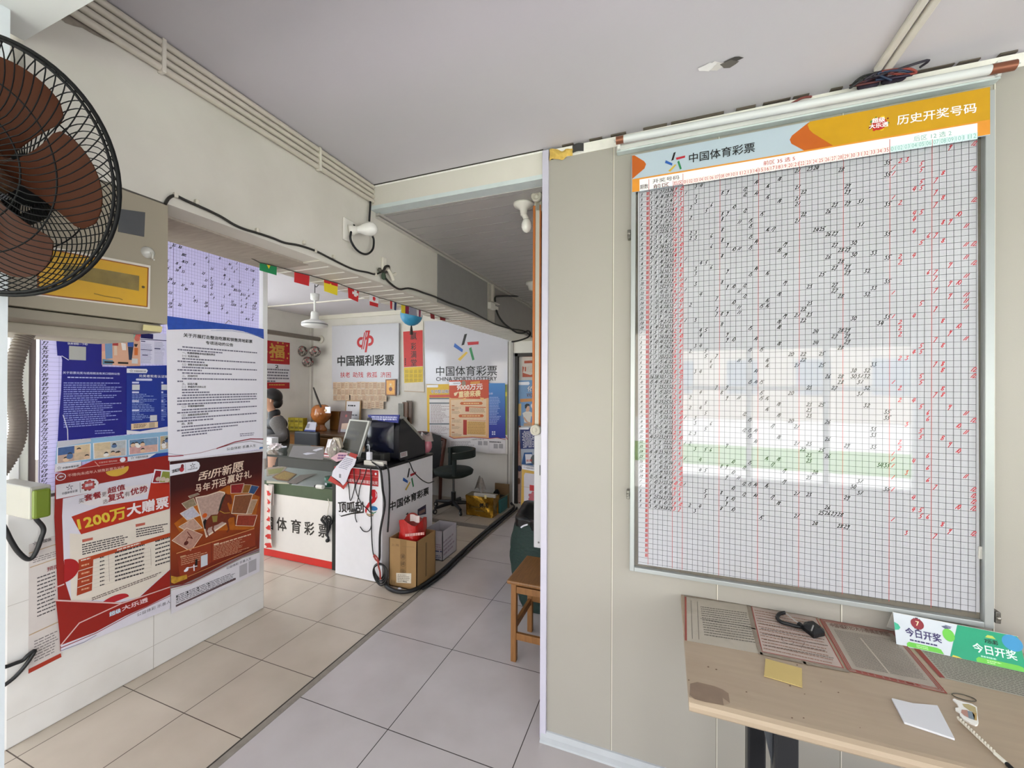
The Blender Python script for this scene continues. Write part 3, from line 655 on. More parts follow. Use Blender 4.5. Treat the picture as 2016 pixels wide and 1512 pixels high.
s.poly([LL(.45, 0), LL(.54, 0), LL(.5, .05), LL(.46, .06)], M('#d8c84a', .4), 2)
vio = M('#3a2f63', .4, noise=0)
s.text('今日开奖', LL(.09, .34), LL(.385, .34), LL(.09, .60), vio, 3, .02); s.text('今日开奖', LL(.63, .3), LL(.95, .3), LL(.63, .56), M('#d8efe4', .4), 3, .02)
s.rows(LL(.12, .28), LL(.37, .28), LL(.12, .2), 1, vio, seg=9); s.rows(LL(.68, .25), LL(.86, .25), LL(.68, .17), 1, M('#9fd8c0', .4), seg=9)
for y in (.12, .07): s.rows(LL(.17, y + .02), LL(.31, y + .02), LL(.17, y - .02), 1, M('#bfe8a8', .4), seg=9); s.rows(LL(.72, y + .02), LL(.88, y + .02), LL(.72, y - .02), 1, M('#bfe8a8', .4), seg=9)
for k in range(8): a = PI / 4 * k; s.poly([LL(.2 + .012 * math.cos(a), .78 + .06 * math.sin(a)), LL(.2 + .048 * math.cos(a + .3), .78 + .2 * math.sin(a + .3)), LL(.2 + .048 * math.cos(a - .3), .78 + .2 * math.sin(a - .3))], M('#2d2038', .4), 2)
s.disc(LL(.2, .78), .016, M('#8a2a34', .4), 3); s.text('7', LL(.187, .72), LL(.215, .72), LL(.187, .86), M('#f0d8b0', .4), 4, .02)
s.disc(LL(.45, .63), .014, gl, 2, sq=1.3); s.poly([LL(.40, .86), LL(.45, .92), LL(.48, .84), LL(.43, .8)], M('#5a5f78', .4), 2); s.poly([LL(.43, .93), LL(.49, .9), LL(.46, .84)], M('#7d7f94', .4), 3)
s.text('7乐彩', LL(.73, .62), LL(.83, .62), LL(.73, .75), M('#0d3b2c', .4), 3, .03); s.poly([LL(.74, .79), LL(.82, .79), LL(.80, .87), LL(.76, .87)], M('#b8c85a', .4), 2); s.disc(LL(.94, .78), .022, M('#3a8fc0', .4), 2)
s.obj('front_panel', card)
s2 = Sheet(Bk, F1 - F0, R0 - Bk); H2 = (R0 - Bk).length; k2 = (R0 - Bk).dot(s2.u)
s2.slab([('l', 0, 0), ('l', W, 0), ('l', W + k2, H2), ('l', k2, H2)], .0015, M('#cfcbc2', .5)); s2.obj('back_panel', card)
# acrylic key tag and the cord
Tq = lambda x, y: (1850 + .11378 * x, 1340 + .11378 * y)
tag_ = thing('key_tag', 'white edged acrylic key tag with a colourful print lying on the table', 'key tag', onZ(*Tq(480, 540), ZT))
s = faceZ(ZT + .004); s.slab([Tq(*p) for p in ((225, 318), (255, 308), (300, 330), (400, 362), (560, 400), (645, 455), (655, 600), (672, 715), (655, 755), (620, 765), (520, 722), (400, 655), (350, 590), (345, 545), (275, 500), (270, 468), (335, 462), (290, 380))], .004, M('#f2efe9', .3)); s.obj('plate', tag_)
s = faceZ(ZT + .0045); 
for pts, h in ((((390, 400), (500, 405), (620, 460), (640, 560), (520, 520), (420, 450)), '#b9a878'), (((380, 500), (480, 510), (500, 640), (420, 600), (370, 550)), '#b98a7c'), (((480, 520), (560, 540), (610, 600), (600, 680), (500, 645)), '#7d8a94'), (((560, 540), (640, 560), (645, 690), (600, 680)), '#b8975a')): s.poly([Tq(*p) for p in pts], M(h, .4), 0)
s.obj('print', tag_)
c = onZ(*Tq(420, 300), ZT); b = B(); b.tube([c + Vector((.02 * math.cos(a) * 1.2, .012 * math.sin(a), .002)) for a in [2 * PI * k / 16 for k in range(17)]], .0012, M('#5e564c', .3, metal=.7), 6); b.obj('split_ring', tag_)
cord = thing('twisted_cord', 'white twisted plastic cord with a black end lying on the right of the table', 'cord', onZ(*Tq(700, 1000), ZT))
p0, p1_ = onZ(*Tq(320, 660), ZT + .003), onZ(*Tq(960, 1265), ZT + .003); dd = (p1_ - p0); sd = dd.normalized().cross(Vector((0, 0, 1)))
b = B()
for ph in (0, PI): b.tube([p0 + dd * t + sd * .0022 * math.sin(t * 42 + ph) + Vector((0, 0, .0022 * (1 + math.cos(t * 42 + ph)))) for t in [k / 80 for k in range(81)]], .0022, M('#d8d0c0', .45), 6)
b.obj('strand', cord)
p2_ = onZ(*Tq(1165, 1440), ZT + .004); p3_ = onZ(*Tq(1290, 1560), ZT + .004)
b = B(); b.tube([p1_, p2_], .0042, M('#e9e4d6', .3), 10); b.obj('sleeve', cord)
b = B(); b.tube([p2_, p3_], .0045, blk, 10); b.obj('tip', cord)
# ================================================================== partition posters
def Q(ox, oy, k): return lambda x, y: (ox + k * x, oy + k * y)
def ramp(hexes, axis=2, z0=0, z1=1, rough=.4):
    """printed colour gradient along one object axis"""
    mt = bpy.data.materials.new('print_gradient'); mt.use_nodes = True; nt = mt.node_tree; b = nt.nodes['Principled BSDF']; b.inputs['Roughness'].default_value = rough
    tc = nt.nodes.new('ShaderNodeTexCoord'); sx = nt.nodes.new('ShaderNodeSeparateXYZ'); nt.links.new(tc.outputs['Generated'], sx.inputs[0])
    r = nt.nodes.new('ShaderNodeValToRGB'); e = r.color_ramp.elements
    for i, (p, h) in enumerate(hexes):
        x = e[i] if i < 2 else e.new(p)
        x.position = p; x.color = (*lin(h), 1)
    nt.links.new(sx.outputs[axis], r.inputs[0]); nt.links.new(r.outputs[0], b.inputs['Base Color'])
    return mt
def circ(s, t, cx, cy, w): pass
lilac = M('#d9d5ec', .5, noise=.015, scale=6)
nt_ = lilac.node_tree; tr_ = nt_.nodes.new('ShaderNodeBsdfTranslucent'); tr_.inputs[0].default_value = (.8, .77, .95, 1); mx_ = nt_.nodes.new('ShaderNodeMixShader'); mx_.inputs[0].default_value = .5
nt_.links.new(nt_.nodes['Principled BSDF'].outputs[0], mx_.inputs[1]); nt_.links.new(tr_.outputs[0], mx_.inputs[2]); nt_.links.new(mx_.outputs[0], nt_.nodes['Material Output'].inputs[0])   # thin paper lets the window light through
# ---- big number chart stuck inside the window
s = faceX(XP - .018); y0, y1, za, zb_ = .965, 2.032, 1.085, 2.59
s.slab([('l', y0, za), ('l', y1, za), ('l', y1, zb_), ('l', y0, zb_)], .001, lilac)
gl_ = M('#8a86a0', .6, noise=0); gd = M('#4a4766', .6, noise=0)
for i in range(62):
    y = 1.03 + i * .0162
    s.line([('l', y, za), ('l', y, zb_)], .002 if i % 12 == 5 else .0009, gd if i % 12 == 5 else gl_, 1)
for i in range(75): s.line([('l', .968, za + i * .02), ('l', 2.03, za + i * .02)], .0009, gl_, 1)
s.line([('l', .968, za), ('l', .968, zb_)], .002, blk, 1)
for i in range(68): s.hand(str(100 - i)[-2:] if i < 34 else str(99 - (i - 34))[-2:], .973, 2.52 - .021 * i, .015, pen, 2, .0022)
for k in range(150):
    z = zb_ - .13 - .02 * RND.randint(0, 22); y = 1.46 + .0162 * RND.randint(0, 33)
    s.hand(str(RND.randint(0, 35)), y, z + .003, .014, M('#23222e', .6, noise=0), 2, .0026)
for x, yy in ((430, 490), (441, 494), (452, 498), (462, 503)): 
    u, v = s.L((x, yy)); s.rect(('l', u - .012, v - .03), ('l', u + .010, v + .03), M('#2b2a33', .6), 3)
u, v = s.L((357, 465)); s.rect(('l', u - .05, v - .004), ('l', u + .02, v + .01), M('#8a3030', .6), 3)
top(s, 'window_chart', 'handwritten number chart on lilac grid paper stuck behind the partition window', 'chart sheet')
# ---- blue posters and their neighbours (several sheets overlap)
A = Q(90, 620, .12401); A2 = Q(90, 770, .12401)
navy = M('#16187c', .35, noise=.06, scale=6); navyd = M('#0f0f54', .35); ltx = M('#8f96d6', .5, noise=0); whx = M('#e4e4ee', .5, noise=0)
s = faceX(XP + .002)
s.slab([A(130, 140), A(260, 140), A(890, 175), A(900, 820), A(1285, 830), A2(1285, 690), A2(190, 795), A2(212, 400), A2(245, 0), A(262, 720), A(250, 652), A(185, 645), A(165, 350), A(160, 250)], .0008, navy)
for (x, y, r, h) in ((370, 240, .03, '#2f6f9a'), (480, 230, .04, '#3b63b4'), (400, 300, .02, '#3f8a9a'), (570, 260, .03, '#2b3f9a'), (410, 340, .012, '#c23a5a')): s.disc(A(x, y), r, M(h, .4), 1, sq=.8)
s.disc(A(645, 245), .014, whx, 2); s.disc(A(365, 235), .011, M('#b8d8dc', .4), 2)
s.text('快来领取一下吧!', A(345, 470), A(665, 485), A(345, 435), whx, 3, .01); s.rect(A(370, 490), A(637, 722), M('#a8a8a6', .5), 2)
s.text('关于彩票兑奖与适用税法有关口径的公告', A(270, 935), A(1175, 955), A(270, 895), M('#c9cbef', .5, noise=0), 3, .012)
s.rows(A(345, 975), A(1085, 990), A(345, 1005), 1, M('#b6b9e6', .5), seg=18, fill=(.98, 1))
s.rows(A(262, 1062), A(1210, 1068), A2(262, 590), 21, ltx, 2, (.55, 1), .42, 20, ind=.02)
s.rows(A2(780, 615), A2(1165, 600), A2(780, 690), 2, ltx, seg=10, h=.35)
s.line([A2(275, 380), A2(345, 610), A2(350, 770), A2(365, 930)], .003, M('#c9c9e0', .5), 3); s.line([A(255, 650), A(360, 715)], .003, M('#c9c9e0', .5), 3)
top(s, 'blue_notice', 'dark blue notice with torn left edge and pale print on the partition window', 'poster')
s = faceX(XP + .003)
s.slab([A(890, 180), A(1500, 270), A(1502, 822), A(890, 790)], .0008, M('#d3a48c', .45, noise=.06, scale=14))
for pts, h in ((((890, 180), (1060, 205), (1060, 320), (890, 320)), '#9cc3da'), (((890, 380), (1050, 380), (1000, 560), (890, 580)), '#c98f8a'), (((935, 415), (1055, 420), (1060, 690), (950, 700)), '#6f8fb8'), (((1060, 200), (1180, 240), (1150, 380), (1070, 360)), '#d8d0d4'), (((1060, 380), (1150, 390), (1150, 490), (1060, 485)), '#a83a3a'), (((1085, 490), (1130, 490), (1135, 640), (1085, 640)), '#d6bfae'), (((1295, 350), (1350, 315), (1395, 360), (1395, 510), (1300, 500)), '#3157a8'), (((1305, 505), (1390, 510), (1365, 715), (1320, 715)), '#22314f'), (((1195, 440), (1270, 455), (1275, 560), (1215, 560)), '#e2dcda'), (((1405, 520), (1465, 525), (1460, 640), (1405, 640)), '#c8682e'), (((1405, 460), (1465, 462), (1440, 510), (1410, 500)), '#241d20'), (((900, 700), (1070, 720), (1060, 790), (900, 785)), '#5f86a2'), (((1130, 360), (1290, 310), (1300, 340), (1130, 390)), '#d9b58e')): s.poly([A(*p) for p in pts], M(h, .5), 2)
for p, h in (((1410, 330), '#7fb0a0'), ((1465, 315), '#c84a50'), ((1450, 370), '#c86a60')): s.disc(A(*p), .012, M(h, .4), 3, sq=1.4)
s.rect(A(930, 735), A(1085, 768), blk, 3); s.rect(A(1145, 745), A(1310, 780), blk, 3); s.rect(A(1365, 690), A(1460, 775), M('#c4c4c8', .5), 3)
top(s, 'cartoon_poster', 'peach cartoon poster of two people passing a ticket, under the breaker box', 'poster')
s = faceX(XP + .0025); s.slab([A(1500, 280), A(1940, 300), A(1942, 795), A(1502, 775)], .0008, M('#d6d4ea', .5, noise=.02))
s.rect(A(1508, 285), A(1705, 385), navyd, 2); s.rows(A(1510, 450), A(1690, 460), A(1510, 770), 16, M('#9a98c0', .5), 2, (.8, 1), .4, 12); s.rows(A(1725, 420), A(1890, 430), A(1725, 790), 16, M('#a9a8c4', .5), 2, (.7, 1), .4, 12)
s.line([A(1505, 385), A(1940, 410)], .004, navyd, 2); s.rect(A(1510, 408), A(1580, 428), navyd, 3); s.rect(A(1508, 545), A(1690, 565), navyd, 3); s.rect(A(1530, 630), A(1620, 648), navyd, 3); s.rect(A(1725, 525), A(1820, 545), navyd, 3)
top(s, 'leaflet', 'pale lilac two column leaflet beside the white notice at the top of the window', 'leaflet')
s = faceX(XP + .004); s.slab([A(1285, 815), A(1950, 800), A2(1950, 560), A2(1500, 640), A2(1285, 690)], .0008, M('#15308e', .35, noise=.08, scale=4))
s.poly([A(1285, 850), A(1600, 858), A(1620, 885), A(1600, 925), A(1285, 920)], M('#d8d8e2', .4), 2); s.star(A(1330, 908), A(1385, 910), A(1330, 862), 3, ['#55555f'] * 5); s.text('中国体育彩票', A(1400, 905), A(1590, 910), A(1400, 878), M('#55555f', .5), 3, .01)
s.text('兑奖者实名认证操', A(1480, 990), A(1940, 1000), A(1480, 945), whx, 3, .01); s.poly([A(1440, 1010), A(1680, 1012), A(1692, 1030), A(1680, 1046), A(1440, 1042), A(1428, 1026)], M('#c8cbe8', .4), 2)
for X0, X1 in ((1370, 1760), (1835, 1940)):
    for y in (1075, 1228, 1368, 1515): s.poly([A(X0, y - 14), A(X0 + (X1 - X0) * .28, y - 13), A(X0 + (X1 - X0) * .28, y + 14), A(X0, y + 13)], M('#c2c6e6', .4), 2)
    s.rows(A(X0, 1245), A(X1, 1250), A2(X0, 470), 16, M('#8fa3dc', .5), 2, (.3, 1), .38, 9)
    s.rect(A(X0, 1105), A(X0 + min(120, X1 - X0), 1192), M('#c4c6cc', .5), 3)
s.rect(A2(1655, 385), A2(1765, 470), M('#c6c6cc', .5), 3); s.poly([A2(1355, 520), A2(1780, 485), A2(1780, 575), A2(1355, 615)], M('#d8bfa0', .4), 3); s.rows(A2(1395, 525), A2(1600, 512), A2(1395, 590), 3, M('#5a3a28', .5), 4, (.8, 1), .5, 8); s.rect(A2(1640, 503), A2(1730, 575), M('#b09c84', .5), 4)
s.poly([A2(1285, 620), A2(1500, 640), A2(1945, 560), A2(1945, 640), A2(1285, 688)], M('#dcdae4', .4), 2)
top(s, 'blue_guide_poster', 'brighter blue step by step poster overlapping the dark blue notice on the right', 'poster')
s = faceX(XP + .005); s.slab([A2(180, 800), A2(1948, 640), A2(1950, 975), A2(150, 1172)], .0008, M('#86afcf', .4, noise=.03))
s.poly([A2(185, 800), A2(710, 750), A2(720, 800), A2(180, 900)], M('#b8b8c4', .4), 1)
for (a, b_, c, d), cols in ((((180, 895), (715, 830), (712, 1075), (175, 1155)), ('#b89c8e', '#c7ad92', '#3d5a8c', '#d0b896')), (((750, 825), (1282, 772), (1280, 1022), (758, 1078)), ('#cfbca4', '#b9b2b0', '#c9b595', '#aeb4ba')), (((1315, 775), (1785, 725), (1785, 960), (1320, 1012)), ('#c79a98', '#cfa79a', '#5d7fa4', '#7a96b4')), (((1815, 715), (1945, 700), (1946, 915), (1815, 935)), ('#c8b28c', '#bfae96', '#b8a07c', '#9fa89a'))):
    P4 = [Vector(s.L(A2(*p))) for p in (a, b_, c, d)]
    s.poly([('l', *p) for p in P4], whx, 2); cen = sum(P4, Vector((0, 0))) / 4; I = [cen + (p - cen) * .95 for p in P4]
    bl = lambda u, v: ('l', *(I[3] * (1 - u) * (1 - v) + I[2] * u * (1 - v) + I[1] * u * v + I[0] * (1 - u) * v))
    for i in (0, 1):
        for j in (0, 1): s.poly([bl(i / 2, j / 2), bl(i / 2 + .5, j / 2), bl(i / 2 + .5, j / 2 + .5), bl(i / 2, j / 2 + .5)], M(cols[j * 2 + i], .5, noise=.15, scale=60), 3)
    for k in range(5):
        u, v = RND.uniform(.1, .9), RND.uniform(.2, .85); s.disc(bl(u, v), .008, M('#2a2428', .5), 4); s.disc(bl(u, v - .1), .011, M(RND.choice(['#d9b89a', '#e5e2df', '#4f6c98']), .5), 4, sq=.8)
s.poly([A2(150, 1160), A2(560, 1115), A2(560, 1200), A2(140, 1285)], M('#dddbe2', .4), 2)
top(s, 'comic_strip_poster', 'light blue comic strip poster with four panels above the red draw poster', 'poster')
s = faceX(XP + .006); 
s.slab([A2(140, 1290), A2(150, 1170), A2(480, 1225), A2(760, 1100), A2(1298, 1040), A2(1298, 1120), A2(1300, 1240), A2(900, 1320)], .0008, M('#a52018', .4, noise=.04))
s.poly([A2(140, 1290), A2(150, 1165), A2(520, 1150), A2(560, 1190), A2(480, 1225)], M('#d8d6dc', .4), 1); s.star(A2(180, 1250), A2(245, 1240), A2(180, 1195), 3, ['#4a4a52'] * 5); s.text('中国体育彩票', A2(265, 1238), A2(525, 1200), A2(265, 1205), M('#4a4a52', .5), 3, .01)
s.text('公益体彩 理性购彩', A2(840, 1150), A2(1135, 1118), A2(840, 1122), M('#d8a8a0', .5), 3, .01); s.disc(A2(1222, 1090), .012, whx, 2); s.line([A2(400, 1245), A2(1300, 1120)], .0016, M('#e0c0b8', .5), 2); s.line([A2(780, 1120), A2(865, 1215)], .003, M('#d8a090', .5), 3)
top(s, 'red_banner_strip', 'narrow red and white strip between the comic strip and the red draw poster', 'poster')
s = faceX(XP + .0065); s.slab([A2(1298, 1040), A2(1950, 970), A2(1955, 1160), A2(1300, 1230)], .0008, M('#1c3f98', .4))
s.poly([A2(1300, 1045), A2(1760, 985), A2(1640, 1060), A2(1500, 1105), A2(1300, 1115)], M('#dcdce4', .4), 1); s.star(A2(1345, 1085), A2(1405, 1078), A2(1345, 1040), 3, ['#3a3a44'] * 5); s.text('中国体育彩票', A2(1425, 1072), A2(1625, 1050), A2(1425, 1040), M('#3a3a44', .5), 3, .01)
s.rows(A2(1430, 1105), A2(1920, 1040), A2(1345, 1215), 3, M('#b9c6ea', .5), 2, (.9, 1), .55, 12)
top(s, 'blue_banner_strip', 'narrow blue and white strip under the right end of the comic strip', 'poster')
# ---- brown text poster at the lower left
Z = Q(40, 1080, .16538); Y8 = Q(100, 900, .15873); W0 = Q(0, 880, .15873)
s = faceX(XP + .002); s.slab([(57, 1072), (122, 1050), (122, 1289), (55.7, 1326.4)], .0008, M('#cfc6c2', .5, noise=.03))
bl_ = M('#b59a78', .5); rb = M('#a8321e', .4)
s.line([Z(105, 55), Z(480, -70)], .004, bl_, 2); s.line([Z(118, 225), Z(480, 100)], .004, bl_, 2); s.line([Z(110, 1030), Z(480, 860)], .005, bl_, 2)
s.poly([Z(95, 1490), Z(98, 1435), Z(480, 1245), Z(490, 1290)], rb, 2); s.star(W0(405, 1225), W0(465, 1205), W0(405, 1180), 3, ['#50484a'] * 5); s.text('中国体', W0(480, 1200), W0(640, 1165), W0(480, 1160), M('#50484a', .5), 3, .01)
s.text('预防', Z(315, 275), Z(475, 225), Z(315, 225), M('#8a2a30', .5), 3, .01)
s.rows(Z(200, 330), Z(430, 250), Z(200, 830), 11, M('#4a4448', .5), 2, (.9, 1), .32, 6); s.rows(Z(150, 105), Z(430, 20), Z(150, 180), 3, M('#6a6264', .5), 2, (.9, 1), .3, 6); s.rows(Z(165, 1090), Z(450, 960), Z(165, 1360), 8, M('#6a6264', .5), 2, (.8, 1), .3, 6)
top(s, 'text_poster', 'cream text poster with tan rules and red foot at the left end of parapet', 'poster')
# ---- red draw poster
s = faceX(XP + .010); rd = M('#921a10', .4, noise=.05, scale=5); cream = M('#dcd2c6', .5, noise=.02); lg = M('#d4d0dc', .5, noise=.02)
s.slab([(109, 933), (334, 896), (335, 1198.5), (230, 1235), (119, 1282.6), (107, 1019)], .0008, rd)
s.poly([Y8(150, 515), Y8(540, 430), Y8(600, 330), Y8(1275, 195), Y8(1240, 320), Y8(1480, 340), Y8(1478, 640), (335, 1121), (272, 1178), (238, 1186), (140, 1182), Z(530, 380), Z(520, 150), Y8(160, 1280), Y8(140, 735)], lg, 1)
s.poly([Y8(232, 945), Y8(375, 955), Y8(1478, 640), (335, 1120), (271, 1177), (140, 1184), Z(590, 160)], cream, 2)
s.poly([Y8(60, 345), Y8(500, 268), Y8(560, 275), Y8(592, 310), Y8(585, 380), Y8(540, 430), Y8(65, 522)], M('#dad6de', .4), 3)
s.star(Y8(190, 412), Y8(275, 402), Y8(190, 342), 4, ['#4a4450'] * 5); s.text('中国体育彩票', Y8(138, 470), Y8(330, 430), Y8(138, 438), M('#4a4450', .5), 4, .01); s.line([Y8(360, 315), Y8(366, 440)], .0012, blk, 4)
for k in range(9): s.disc(('l', s.L(Y8(468, 350))[0] + .021 * math.cos(k * .7), s.L(Y8(468, 350))[1] + .021 * math.sin(k * .7)), .006, M(['#5a3a20', '#7a1f1a', '#a83a3a'][k % 3], .4), 4)
s.disc(Y8(468, 350), .022, M('#b24a4a', .4), 5); s.text('超级大乐透', Y8(425, 372), Y8(515, 352), Y8(425, 335), whx, 6, .02)
s.disc(Y8(125, 245), .017, whx, 3); s.disc(Y8(125, 245), .014, M('#8a2a24', .4), 4); s.text('18+', Y8(100, 258), Y8(155, 250), Y8(100, 234), whx, 5, .03)
s.text('不得向未成年人销售彩票及兑奖', Y8(210, 248), Y8(915, 140), Y8(205, 210), M('#d8a49a', .5), 3, .015)
s.disc(Y8(825, 150), .047, M('#d2a63c', .4), 3, sq=.75, a0=PI + .12, a1=2 * PI + .25)
s.poly([Y8(1285, 150), Y8(1480, 165), Y8(1485, 310), Y8(1245, 325)], whx, 3); s.poly([Y8(1300, 165), Y8(1370, 172), Y8(1345, 312), Y8(1262, 312)], M('#8a1a22', .4), 4); s.poly([Y8(1385, 175), Y8(1480, 182), Y8(1480, 310), Y8(1350, 312)], M('#8a8f3c', .4), 4)
for p in ((1330, 270), (1390, 272), (1440, 285)): s.disc(Y8(*p), .012, M('#c8b8a8', .4), 5)
s.poly([Y8(255, 738), Y8(610, 610), Y8(1200, 520), Y8(1240, 318), Y8(1480, 340), Y8(1480, 600), Y8(1470, 640), Y8(375, 957)], M('#b02a12', .4), 3)
s.poly([Y8(345, 565), Y8(690, 400), Y8(1200, 330), Y8(1215, 440), Y8(960, 520), Y8(640, 600), Y8(480, 600)], M('#dcd4d8', .4), 4)
ye = M('#d8b83a', .4, noise=0); dr = M('#8e2028', .4, noise=0); gy = M('#7a6a6a', .4, noise=0)
for t, bl, br, tl, mt, bo in (('买', (345, 575), (408, 562), (345, 520), gy, .01), ('套餐', (418, 550), (625, 500), (410, 470), dr, .03), ('更', (632, 495), (690, 482), (630, 440), gy, .01), ('超值', (705, 455), (920, 400), (700, 385), dr, .03),
                              ('选', (645, 582), (705, 568), (642, 530), gy, .01), ('复式', (712, 555), (905, 510), (705, 465), dr, .03), ('有', (915, 495), (980, 478), (912, 435), gy, .01), ('优势', (990, 475), (1200, 425), (985, 395), dr, .03)): s.text(t, Y8(*bl), Y8(*br), Y8(*tl), mt, 6, bo)
s.text('1200万', Y8(352, 908), Y8(935, 752), Y8(322, 765), ye, 6, .035); s.text('大赠票', Y8(945, 738), Y8(1455, 618), Y8(945, 590), M('#e6dde0', .4), 6, .03)
for a, b_, c, n in (((385, 1075), (990, 940), (390, 1220), 5), ((1055, 885), (1460, 810), (1060, 1000), 4)): s.rows(Y8(*a), Y8(*b_), Y8(*c), n, M('#4a4246', .5), 4, (.8, 1), .5, 16)
s.poly([Y8(388, 1022), Y8(520, 995), Y8(520, 1025), Y8(390, 1058)], M('#b86050', .4), 4); s.poly([Y8(1050, 832), Y8(1168, 810), Y8(1168, 840), Y8(1052, 866)], M('#b86050', .4), 4)
s.poly([Y8(342, 1272), Y8(1478, 938), Y8(1478, 985), Y8(530, 1268), Y8(342, 1310)], M('#b0421c', .4), 4)
s.poly([Z(692, 160), Z(868, 115), Z(850, 497), Z(670, 562)], M('#a23a18', .4), 4)
for y in (0, 1, 2, 3): s.line([Z(690 - 4 * y, 268 + 98 * y - 0), Z(862 - 3 * y, 215 + 95 * y)], .003, cream, 5); s.rows(Z(725, 190 + 95 * y), Z(820, 165 + 95 * y), Z(725, 220 + 95 * y), 1, M('#d8a080', .4), 5, (.95, 1), .6, 4)
s.rows(Z(720, 130), Z(840, 98), Z(720, 155), 1, cream, 5, (.9, 1), .6, 5); s.rows(Y8(820, 1140), Y8(1120, 1050), Y8(820, 1165), 1, cream, 5, (.95, 1), .7, 9)
for k in range(8):
    o = 47 * k
    s.rows(Z(945, 100 + o), Z(1000, 85 + o), Z(945, 120 + o), 1, M('#3a3438', .5), 5, (.95, 1), .7, 3); s.rows(Z(1125, 40 + o), Z(1480, -60 + o), Z(1125, 65 + o), 1, M('#3a3438', .5), 5, (.95, 1), .7, 12); k < 7 and s.rows(Z(1605, -95 + o), Z(1780, -148 + o), Z(1605, -72 + o), 1, M('#3a3438', .5), 5, (.95, 1), .7, 6)
    s.line([Z(870, 140 + o), Z(1560, -65 + o)], .0008, M('#b0a49a', .5), 4)
s.rows(Z(850, 580), Z(1690, 265), Z(850, 625), 2, M('#6a5a54', .5), 5, (.9, 1), .5, 26); s.line([Z(1045, 0), Z(1060, 390)], .001, gy, 4); s.line([Z(1550, 0), Z(1555, 200)], .001, gy, 4)
s.disc(Z(520, 270), .052, M('#a4181a', .4), 5, sq=1.05, a0=-PI / 2, a1=PI / 2); s.disc(Z(1112, 640), .062, M('#b0222a', .4), 5, sq=.55, a0=0, a1=PI)
s.poly([Z(420, 620), Z(1190, 650), Z(1780, 450), (335, 1198), Z(480, 1150), Z(430, 700)], rd, 6)
pk = M('#dcb8b4', .5, noise=0)
s.line([Z(415, 615), Z(1195, 652)], .006, pk, 7); s.line([Z(480, 1150), Z(700, 885), Z(1200, 655), Z(1785, 455)], .0055, pk, 7); s.line([Z(412, 465), Z(515, 425)], .006, pk, 5)
s.poly([Z(480, 1150), Z(900, 990), Z(1250, 800), Z(1500, 690), Z(1785, 545), (335, 1198), Z(1500, 830), Z(480, 1228)], M('#d6d2de', .4), 8); s.line([Z(480, 1180), Z(900, 1005), Z(1300, 790), Z(1785, 560)], .004, M('#8a2a30', .4), 9); s.line([Z(480, 1215), Z(760, 1110), Z(900, 1030)], .003, M('#777788', .4), 9)
s.text('超级', Z(1060, 810), Z(1195, 755), Z(1055, 760), M('#c8dcec', .4), 9, .03); s.text('大乐透', Z(1210, 745), Z(1515, 630), Z(1205, 690), M('#e8c8cc', .4), 9, .03)
s.text('公益体彩 乐善人', Z(1385, 810), Z(1785, 645), Z(1385, 770), M('#4a464e', .5), 9, .0)
top(s, 'red_draw_poster', 'red and cream draw poster with big yellow and white headline on the tiled parapet', 'poster')
# ---- dark red new year poster with a horse
s = faceX(XP + .014); V = Q(320, 890, .11245); V2 = Q(320, 1040, .11245)
horse = ramp([(0, '#561608'), (1, '#300707'), (.25, '#74220c'), (.5, '#94400f'), (.65, '#74220a'), (.8, '#3a0808')])
s.slab([(334, 906), (517.5, 885), (511, 1125), (337, 1209)], .0008, M('#d8d4dc', .45, noise=.01))
b2 = [V(128, 165), V(1755, -10), V2(1695, 350), V2(1200, 560), V2(650, 850), V2(350, 985), V2(140, 1010)]
s.poly(b2, horse, 1)
s.poly([V2(140, 1010), V2(350, 985), V2(650, 850), V2(1200, 560), V2(1695, 350), V2(1695, 425), V2(1400, 520), V2(900, 770), V2(500, 970), V2(140, 1060)], M('#8a8488', .4), 2); s.line([V2(140, 1045), V2(500, 955), V2(1000, 700), V2(1400, 490), V2(1695, 375)], .004, M('#8a2024', .4), 3); s.line([V2(140, 1085), V2(480, 990), V2(1000, 730), V2(1400, 520), V2(1695, 420)], .002, M('#a8a060', .4), 3)
s.poly([V(125, 222), V(590, 160), V(640, 185), V(655, 240), V(635, 300), V(590, 335), V(130, 420)], whx, 2); s.star(V(480, 285), V(572, 272), V(480, 195), 3, ['#4a4450'] * 5); s.text('中国体育彩票', V(440, 322), V(610, 290), V(440, 298), M('#4a4450', .5), 3, .01); s.text('顶呱刮', V(165, 370), V(300, 330), V(160, 315), blk, 3, .03); s.disc(V(335, 300), .012, M('#b0303a', .4), 3, sq=1.3); s.disc(V(345, 248), .008, M('#7a2028', .4), 3, sq=1.6); s.line([V(395, 200), V(405, 355)], .001, blk, 3)
tc_ = M('#e6cdb8', .4, noise=0)
for t, bl, br, tl in (('刮', (610, 505), (860, 455), (660, 345)), ('开', (890, 445), (1025, 415), (900, 300)), ('新', (1040, 415), (1205, 375), (1050, 245)), ('愿', (1215, 375), (1410, 330), (1230, 195)), ('马', (570, 705), (670, 690), (580, 570)), ('年', (705, 690), (830, 655), (710, 550)), ('开', (860, 650), (975, 620), (865, 500)), ('运', (990, 610), (1110, 580), (990, 470)), ('赢', (1130, 555), (1260, 525), (1140, 410)), ('好', (1275, 520), (1400, 490), (1285, 375)), ('礼', (1425, 475), (1555, 440), (1425, 345))): s.text(t, V(*bl), V(*br), V(*tl), tc_, 4, .015)
fl = M('#c87a1c', .4); 
s.poly([V(200, 1250), V(450, 1060), V(600, 900), V(1150, 580), V(1700, 780), V(1650, 1000), V(1600, 1350), V(300, 1400)], M('#a8580f', .4, noise=.25, scale=25), 2)
